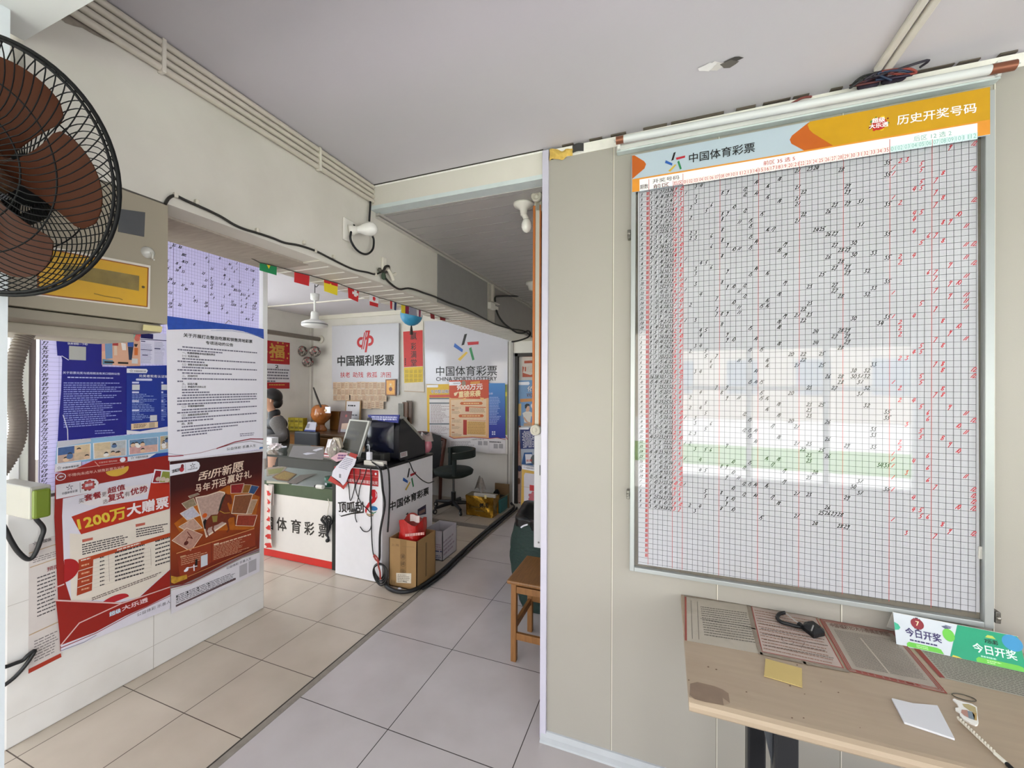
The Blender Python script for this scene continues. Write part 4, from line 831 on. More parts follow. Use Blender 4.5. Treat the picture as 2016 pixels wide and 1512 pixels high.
for pts, h in ((((445, 770), (610, 715), (650, 740), (480, 810)), '#8a7a6a'), (((330, 900), (545, 800), (600, 930), (410, 995)), '#8c7c64'), (((300, 1075), (530, 945), (660, 1110), (430, 1200)), '#b9b6c4'), (((275, 1310), (540, 1150), (700, 1330), (450, 1400)), '#b89484'), (((570, 790), (770, 755), (1000, 680), (1090, 700), (1140, 1240), (760, 1500), (690, 1220)), '#b2958a'), (((1190, 570), (1430, 545), (1380, 720), (1190, 725)), '#8a1f20'), (((1430, 565), (1555, 570), (1500, 720), (1390, 720)), '#8a5a20'), (((1555, 575), (1690, 600), (1600, 740), (1500, 718)), '#2c4d7a'), (((1260, 755), (1585, 730), (1470, 1090), (1200, 1080)), '#7e4a2c'), (((1560, 830), (1665, 830), (1560, 1085), (1470, 1090)), '#a88a70'), (((1310, 1100), (1660, 1100), (1600, 1300), (1275, 1290)), '#8e3420')):
    P5 = [Vector(s.L(V(*p))) for p in pts]; c = sum(P5, Vector((0, 0))) / len(P5)
    s.poly([('l', *p) for p in P5], M('#e0cdb8', .4), 3); s.poly([('l', *(c + (p - c) * .93)) for p in P5], M(h, .45, noise=.2, scale=70), 4)
P5 = [Vector(s.L(V2(*p))) for p in ((155, 215), (420, -10), (700, 110), (490, 410))]; c = sum(P5, Vector((0, 0))) / 4
s.poly([('l', *p) for p in P5], M('#e0cdb8', .4), 5); s.poly([('l', *(c + (p - c) * .95)) for p in P5], M('#b08474', .45, noise=.15, scale=60), 6); s.line([V2(380, 280), V2(450, 150), V2(520, 180), V2(430, 60)], .004, M('#6a2a20', .4), 7); s.disc(V2(410, 260), .012, M('#5a2018', .4), 7)
HS = ((1105, 720), (1130, 740), (1185, 745), (1215, 830), (1210, 905), (1180, 915), (1150, 880), (1130, 900), (1160, 1000), (1200, 1080), (1280, 1110), (1285, 1270), (1260, 1280), (1255, 1140), (1180, 1150), (1140, 1190), (1165, 1300), (1170, 1360), (1130, 1410), (1115, 1400), (1145, 1340), (1110, 1240), (1040, 1220), (960, 1270), (900, 1290), (890, 1350), (930, 1420), (890, 1410), (860, 1350), (870, 1300), (800, 1330), (780, 1380), (815, 1490), (790, 1470), (765, 1390), (750, 1330), (740, 1290), (760, 1200), (850, 1100), (960, 1090), (1000, 1000), (1010, 900), (1040, 820), (1080, 760))
s.poly([V(*p) for p in HS], M('#6a2a16', .4, noise=.2, scale=60), 6); s.poly([V(*p) for p in ((1100, 720), (1040, 800), (1000, 920), (970, 1050), (1010, 1010), (1040, 900), (1090, 780))], M('#2a2820', .4), 7); s.poly([V(*p) for p in ((740, 1170), (705, 1220), (725, 1340), (760, 1350), (745, 1290), (770, 1190))], M('#1e1412', .4), 7); s.poly([V(*p) for p in ((860, 1120), (960, 1110), (950, 1220), (880, 1230))], M('#8a7a3a', .4), 7); s.line([V(1000, 1030), V(1080, 1070), V(1180, 1060)], .004, M('#b8903a', .4), 7)
s.disc(V(735, 1110), .014, M('#c8581c', .4), 6)
s.poly([V2(245, 445), V2(1610, 10), V2(1625, 300), V2(860, 590), V2(440, 860), V2(300, 830)], M('#8a3216', .4, noise=.08, scale=20), 5)
s.line([V2(245, 440), V2(1600, 5)], .005, M('#c88a58', .4), 6); s.line([V2(440, 850), V2(1640, 330)], .004, M('#b87a48', .4), 6); s.line([V2(850, 250), V2(860, 600)], .003, M('#6a2410', .4), 6)
ct = M('#c89a7c', .5, noise=0)
s.rows(V2(320, 490), V2(790, 370), V2(320, 660), 5, ct, 6, (.7, 1), .35, 10); s.rows(V2(890, 310), V2(1570, 130), V2(890, 560), 9, ct, 6, (.6, 1), .35, 14); s.rows(V2(1000, 255), V2(1560, 85), V2(1000, 285), 1, M('#d8b498', .5), 6, (.95, 1), .7, 12)
s.poly([V2(895, 275), V2(985, 250), V2(985, 280), V2(895, 305)], M('#d8bca0', .4), 7); s.poly([V2(305, 490), V2(400, 465), V2(405, 495), V2(310, 522)], M('#b88a68', .4), 7)
s.rect(V2(668, 490), V2(785, 640), M('#c9ccd6', .5), 7); s.poly([V2(570, 545), V2(610, 535), V2(605, 680), V2(565, 690)], blk, 7); s.disc(V2(410, 735), .012, whx, 7, sq=.7); s.disc(V2(430, 700), .009, whx, 7, sq=.7); s.line([V2(460, 690), V2(600, 660)], .006, M('#cfc4c4', .4), 7); s.line([V2(545, 640), V2(550, 740)], .006, whx, 7)
s.poly([V2(145, 830), V2(250, 855), V2(420, 810), V2(430, 880), V2(200, 970), V2(150, 950)], M('#b88a2a', .4, noise=.3, scale=50), 6)
ink = M('#4a4850', .5, noise=0)
s.text('公益体彩 乐善人生', V2(1115, 722), V2(1550, 545), V2(1115, 675), ink, 4, .0)
s.rect(V2(1345, 660), V2(1480, 800), M('#a9a6ac', .5), 4); s.rect(V2(1505, 585), V2(1640, 725), M('#a9a6ac', .5), 4)
s.rows(V2(235, 1170), V2(1275, 745), V2(235, 1325), 5, ink, 4, (.9, 1), .35, 18); s.poly([V2(230, 1345), V2(1280, 865), V2(1280, 900), V2(230, 1380)], M('#5a4448', .5), 4)
for k in range(4): s.disc(V2(250 + 185 * k, 1195 - 76 * k), .004, blk, 5); s.disc(V2(255 + 185 * k, 1240 - 78 * k), .004, blk, 5)
top(s, 'horse_poster', 'dark red new year poster with a brown horse, right of the red draw poster', 'poster')
# ---- white announcement with the blue head
s = faceX(XP + .0165); N1 = Q(320, 620, .10583); N2 = Q(320, 770, .1017)
s.slab([(327, 621.6), (519, 648), (517.3, 883.5), (331.5, 907)], .0008, M('#ebe9f4', .45, noise=.012))
bw = M('#2a52b4', .3, noise=.12, scale=30, bump=.5, bscale=50)
s.poly([(327, 621.6), (519, 648), N1(1885, 450), N1(1700, 370), N1(1500, 305), N1(1300, 272), N1(1000, 262), N1(600, 265), N1(100, 275)], bw, 1)
s.line([N1(900, 290), N1(1300, 300), N1(1600, 345), N1(1860, 425)], .0016, M('#4a66b0', .4), 2); s.line([N1(1000, 278), N1(1300, 286), N1(1600, 330), N1(1870, 412)], .0012, M('#7a8cc8', .4), 2)
s.text('关于开展打击整治吃票和销售异地彩票', N1(388, 408), N1(1668, 528), N1(388, 335), blk, 3, .02); s.text('专项活动的公告', N1(805, 548), N1(1312, 590), N1(805, 484), blk, 3, .02)
uL, uR = s.L((349, 760))[0], s.L((505.5, 760))[0]; uI = uL + (uR - uL) * .05; ik = M('#727086', .5, noise=0)
def body(py, a, b_, m_=ik, h=.010, head=None):
    v = s.L((349, py))[1]
    if head: s.text(head, ('l', uI, v - .006), ('l', uI + (uR - uL) * b_, v - .006), ('l', uI, v + .007), blk, 3, .015)
    else:
        u0 = uI if a else uL; s.rows(('l', u0, v + h / 2), ('l', u0 + (uR - u0) * b_, v + h / 2), ('l', u0, v - h / 2), 1, m_, 2, (1, 1), .8, int(34 * b_) + 1)
for py, a, b_, hd in ((682, 1, 1, 0), (688, 0, .52, 0), (693.6, 1, .38, '一、吃票和销售异地彩票的界定'), (700, 1, .19, '（一）吃票的概念'), (705.5, 1, .98, 0), (711, 0, .3, 0), (717, 1, .29, '（二）销售异地彩票的范畴'), (722.5, 1, 1, 0), (728, 0, .27, 0), (734, 1, .63, 0), (739.8, 1, .17, '二、活动时间'), (745.4, 1, 1, 0), (750.7, 0, .06, 0), (756, 1, .17, '三、活动方案'), (762, 1, .27, '（一）举报的方式和认定'), (767.6, 1, .2, 0), (773, 1, .33, 0), (778.6, 1, 1, 0), (784, 0, 1, 0), (789.8, 0, 1, 0), (796, 0, .9, 0), (801, 1, .25, '（二）举报奖励的领取'), (807.6, 1, 1, 0), (813, 0, .76, 0), (818.5, 1, .3, '（三）违规违法网点的处理'), (824, 1, 1, 0), (830, 0, .41, 0), (835.5, 1, .12, '四、其他'), (841.5, 1, 1, 0), (848, 0, .73, 0), (853.5, 1, .5, 0), (859, 1, .3, 0)): body(py, a, b_, head=hd or None)
s.rows(N2(1495, 815), N2(1810, 790), N2(1500, 885), 2, ik, 2, (.8, 1), .45, 9)
s.line([N2(112, 1262), N2(400, 1240), N2(750, 1190), N2(1100, 1095)], .0025, M('#9a4a5a', .4), 2); s.line([N2(1050, 1110), N2(1400, 985), N2(1700, 925), N2(1945, 928)], .007, M('#8e2434', .4), 3); s.line([N2(112, 1262), N2(250, 1258), N2(400, 1245)], .006, M('#a03448', .4), 3); s.line([N2(1100, 1100), N2(1400, 1010), N2(1700, 965), N2(1940, 1010)], .003, M('#6a5a5a', .4), 2); s.line([N2(112, 1205), N2(250, 1230), N2(420, 1238)], .002, M('#7a7a90', .4), 2)
s.text('公益体彩 乐善人生', N2(1240, 1150), N2(1805, 1075), N2(1240, 1095), blk, 3, .0)
s.poly([N2(1880, 1085), N2(1940, 1078), N2(1940, 1110), N2(1870, 1122)], M('#4a7ab0', .4), 3)
top(s, 'announcement_poster', 'white text announcement with wavy blue head taped to the partition window', 'poster')
s = faceX(XP + .019); s.line([(444, 637), (450, 631), (456, 635)], .004, M('#8a7a6c', .5), 0); top(s, 'tape_curl', 'brown curl of old tape above the blue head of the white announcement', 'tape')
# ================================================================== breaker box, fan, pipes and wires on the beam
ebx = thing('breaker_box', 'grey electrical enclosure with yellow breaker door mounted under the beam by the fan', 'electrical box', (-1.6, .65, 1.77))
eg = M('#9d9381', .5, noise=.03, scale=6)
b = B(); b.box((-1.80, .482, 1.775), (-1.476, .815, 2.152), eg, .002); b.obj('body', ebx)
b = B(); b.box((-1.80, .482, 1.747), (-1.49, .805, 1.772), M('#8f8676', .5), .002); b.box((-1.80, .47, 1.72), (-1.60, .79, 1.747), M('#b3aa98', .6), .002); b.obj('cable_trunk', ebx)
D = Q(0, 480, .3438); s = faceX(-1.472)
s.slab([D(206, 0), D(862, 125), D(858, 374), D(206, 296)], .004, M('#d9d2c8', .4)); s.obj('door_frame', ebx)
s = faceX(-1.469); s.slab([D(218, 18), D(848, 138), D(842, 360), D(218, 286)], .004, M('#c99a1c', .35, noise=.05, scale=12, coat=.3)); s.line([D(218, 20), D(848, 138), D(842, 360), D(218, 286)], .003, M('#8a4a18', .4), 1, True)
s.poly([D(480, 128), D(797, 184), D(795, 270), D(370, 192), D(360, 120)], M('#7d6a34', .2, noise=.2, scale=30, coat=.5), 2); s.line([D(540, 285), D(600, 300), D(680, 312), D(700, 320)], .003, M('#8a6a1c', .6), 2)
bdo = s.obj('breaker_door', ebx)
b = B(); q = onX(282, 565, -1.467); b.ball(q, .004, M('#5a4a2a', .4), 8); b.obj('door_screw', bdo)
s = faceX(-1.474); s.slab([(235, 411), (286, 418), (284, 466), (233, 456)], .002, M('#4c4d50', .5, noise=.1)); s.obj('black_tape_patch', ebx)
hk = thing('suction_hook', 'clear plastic suction hook stuck to the grey enclosure above the yellow breaker door', 'hook', onX(291, 497, -1.476))
c = onX(291, 497, -1.476); mx = Matrix.Translation(c) @ Matrix.Rotation(math.radians(90), 4, 'Y')
b = B(); b.lathe([(0, .014), (.008, .013), (.016, .006), (.018, 0)], M('#d6d3cc', .08, spec=.8, coat=1, alpha=.75), mx, 18); b.obj('suction_cup', hk)
b = B(); b.tube(smoothpath([c + Vector((.012, 0, 0)), c + Vector((.02, .002, -.008)), c + Vector((.018, .003, -.02)), c + Vector((.024, .004, -.024))], 4), .0025, M('#c9c5bd', .15, coat=1), 6); b.obj('hook_arm', hk)
s = faceX(-1.474); s.slab([(283, 639), (320, 643), (318, 654), (282, 650)], .003, M('#c9bd8a', .5, noise=.1)); top(s, 'tape_piece', 'yellowed tape piece hanging at the lower right corner of the breaker box', 'tape')
hose = []
for p in ((58, 644), (52, 656), (42, 675), (31, 710), (25, 745), (27, 780), (34, 815), (36, 845), (28, 880), (8, 915), (-10, 940)): hose.append(onX(*p, -1.66) if p[1] > 640 else onX(*p, -1.66))
hp = smoothpath(hose, 22); b = B(); b.tube(hp, [.0185 if (i // 2) % 2 else .0165 for i in range(len(hp))], M('#7d7268', .55, noise=.04), 12)
top(b, 'corrugated_conduit', 'grey brown corrugated conduit hanging down from the breaker box', 'conduit')
# fan
FC = Vector((-1.288, .39, 2.021)); FN = Vector((.41, -.89, -.19)).normalized(); FE = FN.cross(Vector((0, 0, 1))).normalized() * -1; FU = FE.cross(FN) * -1
if FE.x < 0: FE = -FE
FU = Vector((0, 0, 1)) - FN * FN.z; FU.normalize()
fan = thing('wall_fan', 'large black wire cage fan with brown blades at the upper left, mounted on the jamb', 'fan', FC)
fp = lambda r, a, d=0: FC + (FE * math.cos(a) + FU * math.sin(a)) * r + FN * d
wire = M('#09090a', .6, noise=.02, spec=.2); R = .25
def cage(sgn, tw, dome):
    b = B()
    for k in range(72):
        a = 2 * PI * k / 72; pts = []
        for i in range(15):
            t = i / 14; r = .052 + (R - .052) * t; q = max(0, (t - .42) / .58)
            pts.append(fp(r, a + tw * q ** 1.4, sgn * dome * (1 - t ** 3)))
        b.tube(pts, .0011, wire, 5, False)
    return b
b = cage(1, .5, .062)
for rr, dd in ((.115, .052), (.17, .042)): b.tube([fp(rr, 2 * PI * k / 60, dd) for k in range(61)], .0016, wire, 6, False)
b.obj('front_grille', fan)
b = cage(-1, -.5, .07); b.tube([fp(.15, 2 * PI * k / 60, -.055) for k in range(61)], .0016, wire, 6, False); b.obj('rear_grille', fan)
b = B(); b.tube([fp(R, 2 * PI * k / 72, 0) for k in range(73)], .0042, wire, 8, False); b.tube([fp(R - .006, 2 * PI * k / 72, .006) for k in range(73)], .003, wire, 6, False); b.obj('rim', fan)
mxf = Matrix((FE, FU, FN)).transposed().to_4x4(); mxf.translation = FC
b = B(); b.lathe([(.058, .055), (.06, .066), (.05, .074), (.044, .070)], wire, mxf, 28); b.obj('hub_ring', fan)
b = B(); b.lathe([(.0, .072), (.03, .071), (.044, .066)], M('#7a4a2c', .4, metal=.3), mxf, 28); b.obj('hub_cap', fan)
bm_ = M('#3f1e0d', .6, noise=.06, spec=.12)
for k in range(5):
    a0 = math.radians(-12 + 72 * k); b = B()
    def bl2(u, v, a0=a0):
        r = .04 + .175 * v; w = (.30 + .28 * v) * (1 - max(0, v - .8) ** 2 * 8); sweep = .25 * v
        return fp(r - .02 * (u - .5) ** 2 * v * 3, a0 + (u - .5) * 2 * w + sweep * .4, .018 * (u - .5) * 2)
    b.grid(bl2, 10, 10, bm_); n0 = len(b.v); b.grid(lambda u, v: bl2(u, v) + FN * .002, 10, 10, bm_); b.obj('blade', fan)
b = B(); b.lathe([(.0, .03), (.04, .03), (.042, -.02), (0, -.02)], M('#4a2c1a', .4), mxf, 20); b.obj('blade_hub', fan)
b = B(); b.lathe([(.0, -.16), (.045, -.155), (.055, -.12), (.055, -.075), (0, -.072)], wire, mxf, 20); b.obj('motor', fan)
e = FC - FN * .13; b = B(); b.tube([e, Vector((-1.36, .49, 1.98)), Vector((-1.405, .455, 1.94))], .014, wire, 8); b.box((-1.41, .44, 1.89), (-1.384, .47, 2.0), wire, .003); b.obj('bracket', fan)
# four conduits along the ceiling edge, clips across them
cm = M('#c6beb0', .5, noise=.03)
for k, lb in enumerate(('topmost of the four beige conduits along the ceiling edge of the beam', 'second from the top of the four beige conduits along the beam', 'third from the top of the four beige conduits along the beam', 'lowest of the four beige conduits along the beam, over the chipped plaster')):
    z = ZC - .014 - .026 * k; x = XB + .013
    b = B(); b.tube([(x, .51 if k < 3 else .535, z), (x, YW - .002, z)], .0112, cm, 10); o = top(b, 'beam_conduit', lb, 'conduit', 'conduits along the beam')
for y in (.79, 1.40): 
    b = B(); b.box((XB, y - .006, ZC - .108), (XB + .027, y + .006, ZC - .002), M('#d6cfc2', .5), .003); top(b, 'conduit_clip', 'white clip holding the ceiling conduits %s' % ('over the fan side chipped plaster' if y < 1 else 'near the corridor lintel'), 'clip')
s = faceX(XB + .0008); s.poly([Q(0, 0, 1 / 5.815)(*p) for p in ((680, 205), (760, 170), (880, 180), (1060, 300), (1200, 380), (1380, 480), (1390, 515), (1250, 480), (1070, 395), (940, 320), (850, 300), (750, 265))], M('#8f857a', .95, noise=.2, scale=40, bump=.5), 0); top(s, 'plaster_chip', 'grey chipped plaster patch on the beam under the lowest conduit', 'chipped plaster', kind='structure')
# black cable along the lower edge of the beam
G = Q(300, 380, 1 / 3.877)
cp = [onX(*p, XB + .007) for p in [G(*q) for q in ((98, 85), (125, 40), (172, 20), (250, 55), (340, 95), (430, 135), (530, 185), (620, 240), (700, 275), (800, 305), (920, 345), (1010, 380), (1120, 400), (1240, 440), (1350, 495), (1480, 560), (1560, 590), (1640, 605), (1700, 620), (1750, 600))]]
b = B(); b.tube(smoothpath(cp, 4), .0048, M('#26231f', .5), 7); top(b, 'wall_cable', 'dark cable sagging along the lower beam edge from breaker box to wall hook', 'cable')
Hh_ = Q(680, 340, .22485)
cp = [onX(*p, XB + .012) for p in [Hh_(*q) for q in ((335, 870), (350, 920), (400, 975), (470, 1020), (545, 1012), (610, 1025), (680, 1050), (780, 1085), (880, 1130), (960, 1160), (1050, 1190), (1140, 1235), (1230, 1285), (1320, 1330), (1440, 1365), (1560, 1385), (1640, 1440))]]
b = B(); b.tube(smoothpath(cp, 4), .006, M('#26231f', .5), 7); top(b, 'wall_cable', 'dark cable running from the wall hook along the beam to the far corridor door', 'cable')
for k, p in enumerate(((172, 18), (335, 70), (797, 285), (1155, 378), (1240, 440), (1380, 488), (1700, 622))):
    q = onX(*G(*p), XB + .004); b = B(); b.box((XB, q.y - .006, q.z - .008), (XB + .014, q.y + .006, q.z + .008), M('#cfc8ba', .5), .003); top(b, 'cable_clip', 'small pale cable clip on the beam, one of several holding the dark cable', 'clip', 'cable clips on the beam')
# wall hook with the knotted cable ends
q0 = onX(*Hh_(345, 830), XB + .01); kn = thing('cable_knot', 'knotted cable ends with white plugs hanging on the beam right of the light bulb', 'cable knot', q0)
b = B(); a_ = onX(*Hh_(340, 745), XB + .006); b.box((XB, a_.y - .018, q0.z - .02), (XB + .014, a_.y + .012, a_.z), M('#ded8cb', .5), .003); b.obj('hook_plate', kn)
b = B(); b.tube(smoothpath([onX(*Hh_(*p), XB + .02) for p in ((300, 850), (330, 860), (350, 825), (380, 820), (375, 860), (340, 880), (325, 910))], 5), .007, M('#2d2a26', .5), 7); b.obj('loop', kn)
b = B(); b.tube([onX(*Hh_(*p), XB + .03) for p in ((370, 840), (400, 890), (420, 940))], .011, M('#d6cfc0', .45), 8); b.tube([onX(*Hh_(*p), XB + .03) for p in ((405, 900), (438, 885))], .009, M('#d6cfc0', .45), 8); b.obj('plug', kn)
b = B(); b.ball(onX(*Hh_(335, 905), XB + .02), .017, M('#3d4d3c', .7), 8, (.6, 1, 1.3)); b.ball(onX(*Hh_(300, 850), XB + .02), .012, M('#4a463e', .6), 8); b.obj('tape_ball', kn)
# bulb in a wall socket with its looped lead
q = onX(*G(1500, 280), XB); bu = thing('wall_bulb', 'unlit white bulb in an angled wall socket with looped black lead on the beam', 'light bulb', q)
wp = M('#dedad2', .35, noise=.01)
A1 = onX(*G(1500, 285), XB + .01); tip = onX(*G(1665, 275), XB + .09)
b = B(); b.box((XB, A1.y - .035, A1.z - .055), (XB + .012, A1.y + .03, A1.z + .055), wp, .005); b.obj('socket_plate', bu)
ax = (tip - A1).normalized(); rot = ax.to_track_quat('Z', 'Y').to_matrix().to_4x4(); rot.translation = A1; Lb = (tip - A1).length
b = B(); b.lathe([(.0, 0), (.026, 0), (.026, .02), (.019, .028), (.019, .04), (0, .04)], wp, rot, 20); b.obj('socket', bu)
b = B(); b.lathe([(.016, .035), (.018, .05), (.029, Lb - .03), (.033, Lb - .01), (.0335, Lb), (.030, Lb + .016), (.02, Lb + .028), (.008, Lb + .034), (0, Lb + .035)], M('#e8e6e0', .15, coat=.6, noise=.01), rot, 22); b.obj('bulb', bu)
ld = [onX(*G(*p), XB + .03) for p in ((1540, 245), (1518, 290), (1512, 350), (1540, 410), (1580, 450), (1625, 467), (1660, 455), (1685, 420), (1690, 360), (1680, 330))]
b = B(); b.tube(smoothpath(ld, 5), .0055, M('#141416', .45), 8); b.obj('lead', bu)
ld = [onX(*G(*p), XB + .02) for p in ((1655, 215), (1658, 170), (1662, 110), (1664, 66))]
b = B(); b.tube(smoothpath(ld, 4), .0055, M('#141416', .45), 8); b.obj('feed_lead', bu)
# things on the parapet end and loose leads at the jamb
cb = thing('card_reader_box', 'white plastic box with a green end standing on the left end of the parapet', 'box', (-2.7, .83, 1.06))
e0 = onY(58, 990, .80); zt_ = onY(40, 957, .80).z; zb2 = max(1.06, onY(40, 1027, .80).z)
b = B(); b.box((e0.x - .28, .80, 1.0605), (e0.x, .86, zt_), M('#a5a299', .45, noise=.02), .006); b.obj('body', cb)
b = B(); b.box((e0.x, .803, 1.064), (e0.x + .022, .852, zt_ - .01), M('#66771a', .4), .008); b.obj('green_end', cb)
def lead(pts, pl, r, lb):
    b = B(); b.tube(smoothpath([onX(*p, pl) for p in pts], 5), r, M('#19191b', .5), 7); return top(b, 'loose_lead', lb, 'cable')
lead(((4, 1030), (12, 1045), (22, 1065), (35, 1085), (52, 1100), (64, 1098), (74, 1080), (82, 1058), (86, 1045), (83, 1035), (72, 1022), (69, 1010)), XP + .03, .009, 'black lead looping from behind the jamb to the foot of the window frame')
b = B(); q = onX(73, 1000, XP + .02); b.box((XP + .012, q.y - .02, q.z - .03), (XP + .03, q.y + .02, q.z + .03), blk, .004); top(b, 'lead_plug', 'black plug at the foot of the window frame where the looping lead ends', 'plug')
lead(((4, 1314), (14, 1312), (30, 1306), (45, 1300), (55, 1290), (68, 1281), (60, 1296), (45, 1316), (28, 1334), (10, 1348), (2, 1352)), XP + .02, .008, 'black lead bent double low on the parapet beside the jamb')
# ================================================================== back room: hanging things
c = onZ(620, 560, ZC - .002); ld_ = thing('pendant_lamp', 'white pendant lamp with a flat ringed disc hanging from the ceiling beyond the beam', 'lamp', c)
wl_ = M('#e4e3e2', .3, noise=.01); T0 = Matrix.Translation
z1_ = onY(615, 579, c.y).z; z2_ = onY(615, 592, c.y).z; z3_ = onY(615, 614, c.y).z; z4_ = onY(615, 630, c.y).z; z5_ = onY(615, 646, c.y).z
b = B(); b.tube([(c.x, c.y, ZC), (c.x, c.y, z1_)], .004, blk, 6); b.tube(smoothpath([(c.x + .05, c.y, ZC - .01), (c.x + .02, c.y, ZC - .03), (c.x, c.y, ZC - .02)], 4), .004, blk, 6); b.obj('hanger', ld_)
b = B(); b.lathe([(.0, z1_), (.045, z1_), (.042, z2_ + .01), (.03, z2_), (0, z2_)], wl_, T0((c.x, c.y, 0)), 20); b.obj('canopy', ld_)
b = B(); b.tube([(c.x, c.y, z2_), (c.x, c.y, z3_)], .011, wl_, 8); b.obj('rod', ld_)
b = B(); b.lathe([(0, z3_), (.032, z3_), (.04, z3_ - .02), (.04, z4_ + .01), (.055, z4_), (0, z4_)], wl_, T0((c.x, c.y, 0)), 20); b.obj('housing', ld_)
b = B(); zz = z4_; b.lathe([(.05, zz), (.10, zz - .015), (.128, zz - .032), (.130, zz - .042), (.126, zz - .046), (.126, zz - .052), (.130, zz - .055), (.128, zz - .068), (.11, zz - .076), (0, zz - .078)], wl_, T0((c.x, c.y, 0)), 32); b.lathe([(.1305, zz - .042), (.1315, zz - .049), (.1305, zz - .056)], M('#8e8e90', .4), T0((c.x, c.y, 0)), 32); b.obj('shade', ld_)
# grey pipe with flange along the far left wall
pp = thing('wall_pipe', 'horizontal grey pipe ending in a white flange at the corner of the back room', 'pipe', onY(628, 668, 4.86))
e = onY(629, 668, 4.87); b = B(); b.tube([(e.x, 3.9, e.z + .01), (e.x, 4.86, e.z)], .032, M('#6e655b', .4, noise=.08), 14); b.obj('pipe', pp)
b = B(); b.lathe([(0, 0), (.062, 0), (.06, .018), (.04, .03), (0, .03)], M('#cfc9bf', .4), Matrix.Translation((e.x, 4.9, e.z)) @ Matrix.Rotation(math.radians(90), 4, 'X'), 20); b.obj('flange', pp)
# three patterned balls
def ballmat():
    mt = bpy.data.materials.new('patterned_ball'); mt.use_nodes = True; nt = mt.node_tree; bs = nt.nodes['Principled BSDF']; bs.inputs['Roughness'].default_value = .35
    tc = nt.nodes.new('ShaderNodeTexCoord'); v = nt.nodes.new('ShaderNodeTexVoronoi'); v.inputs['Scale'].default_value = 40; nt.links.new(tc.outputs['Object'], v.inputs['Vector'])
    r = nt.nodes.new('ShaderNodeValToRGB'); r.color_ramp.interpolation = 'CONSTANT'; e = r.color_ramp.elements
    for i, (p, h) in enumerate(((0, '#3a3432'), (.25, '#827a74'), (.5, '#983a3e'), (.65, '#5c5450'), (.88, '#a8a098'))):
        x = e[i] if i < 2 else e.new(p); x.position = p; x.color = (*lin(h), 1)
    sp = nt.nodes.new('ShaderNodeSeparateColor'); nt.links.new(v.outputs['Color'], sp.inputs[0]); nt.links.new(sp.outputs[0], r.inputs[0]); nt.links.new(r.outputs[0], bs.inputs['Base Color'])
    return mt
bmt = ballmat()
for p, lb in (((594, 691), 'left one of three red grey patterned balls hung in the room corner'), ((620, 692), 'right one of three red grey patterned balls hung in the room corner'), ((606, 712.5), 'lowest of three red grey patterned balls hung in the room corner')):
    q = onY(*p, 4.72); b = B(); b.ball(q, .082, bmt, 20); top(b, 'hanging_ball', lb, 'ball')
# calendar on the left wall
s = faceX(XL + .004); cr = M('#a8161c', .4, noise=.06, scale=12); gold = M('#c79a45', .35, metal=.4)
y0_ = onX(570, 700, XL).y; y1c = y0_ - .42; zt_ = onX(570, 675, XL).z; zm1 = onX(570, 718, XL).z; zm2 = onX(570, 753, XL).z; zm3 = onX(570, 765, XL).z
cal = thing('wall_calendar', 'red and gold wall calendar with white date pad on the far left wall', 'calendar', (XL, y0_ - .2, zm3))
lq = lambda u, v: ('l', y1c + (y0_ - y1c) * u, v)
s.slab([lq(0, zm1), lq(1, zm1), lq(1, zt_), lq(0, zt_)], .003, cr); 
s.text('福', lq(.2, zm1 + .09), lq(.78, zm1 + .09), lq(.2, zt_ - .05), gold, 2, .03)
for k in range(12): s.disc(lq(.5 + .45 * math.cos(k * .53), (zm1 + zt_) / 2 + .15 * math.sin(k * .9)), .014, gold, 1)
s.rows(lq(.25, zm1 + .07), lq(.75, zm1 + .07), lq(.25, zm1 + .04), 1, gold, 2, (1, 1), .5, 8); s.obj('cover', cal)
s = faceX(XL + .004); s.slab([lq(0, zm3), lq(1, zm3), lq(1, zm2), lq(0, zm2)], .003, cr); s.rows(lq(.2, zm2 - .02), lq(.8, zm2 - .02), lq(.2, zm2 - .05), 1, gold, 2, (1, 1), .5, 8); s.obj('foot', cal)
s = faceX(XL + .008); s.slab([lq(0, zm2), lq(1.02, zm2), lq(1.02, zm1), lq(0, zm1)], .005, M('#d4d2d8', .5)); s.text('2', lq(.42, zm1 - .06), lq(.55, zm1 - .06), lq(.42, zm1 - .015), blk, 2, .03)
for r in range(5): s.rows(lq(.05, zm1 - .07 - .042 * r), lq(.97, zm1 - .07 - .042 * r), lq(.05, zm1 - .095 - .042 * r), 1, M('#6a6672', .5), 2, (.95, 1) if r < 4 else (.4, .5), .8, 11)
s.obj('date_pad', cal)
# welfare lottery sign panel
W1 = Q(510, 600, .19836); s = faceY(4.865)
sg = thing('white_sign_panel', 'white wall sign with a red double letter emblem and bold black characters', 'sign', onY(720, 777, 4.88))
s.slab([(653.5, 642), (785, 636), (784.5, 777.5), (653.5, 766)], .03, M('#bcbcc4', .35, noise=.01)); rl2 = M('#b0141c', .4, noise=0)
s.text('中国福利彩票', W1(780, 608), W1(1340, 600), W1(780, 508), blk, 2, .028)
for t, x0, x1 in (('扶老', 808, 902), ('助残', 932, 1035), ('救孤', 1068, 1172), ('济困', 1206, 1308)): s.text(t, W1(x0, 722), W1(x1, 722), W1(x0, 668), rl2, 2, .01)
cu, cv = s.L(W1(1055, 365)); k_ = s.L(W1(1155, 365))[0] - cu
def arcp(cx, cy, ro, ri, a0, a1, n=18):
    for i in range(n):
        a, b_ = a0 + (a1 - a0) * i / n, a0 + (a1 - a0) * (i + 1) / n
        s.poly([('l', cu + k_ * (cx + r * math.cos(t)), cv + k_ * (cy + r * math.sin(t))) for r, t in ((ro, a), (ro, b_), (ri, b_), (ri, a))], rl2, 2)
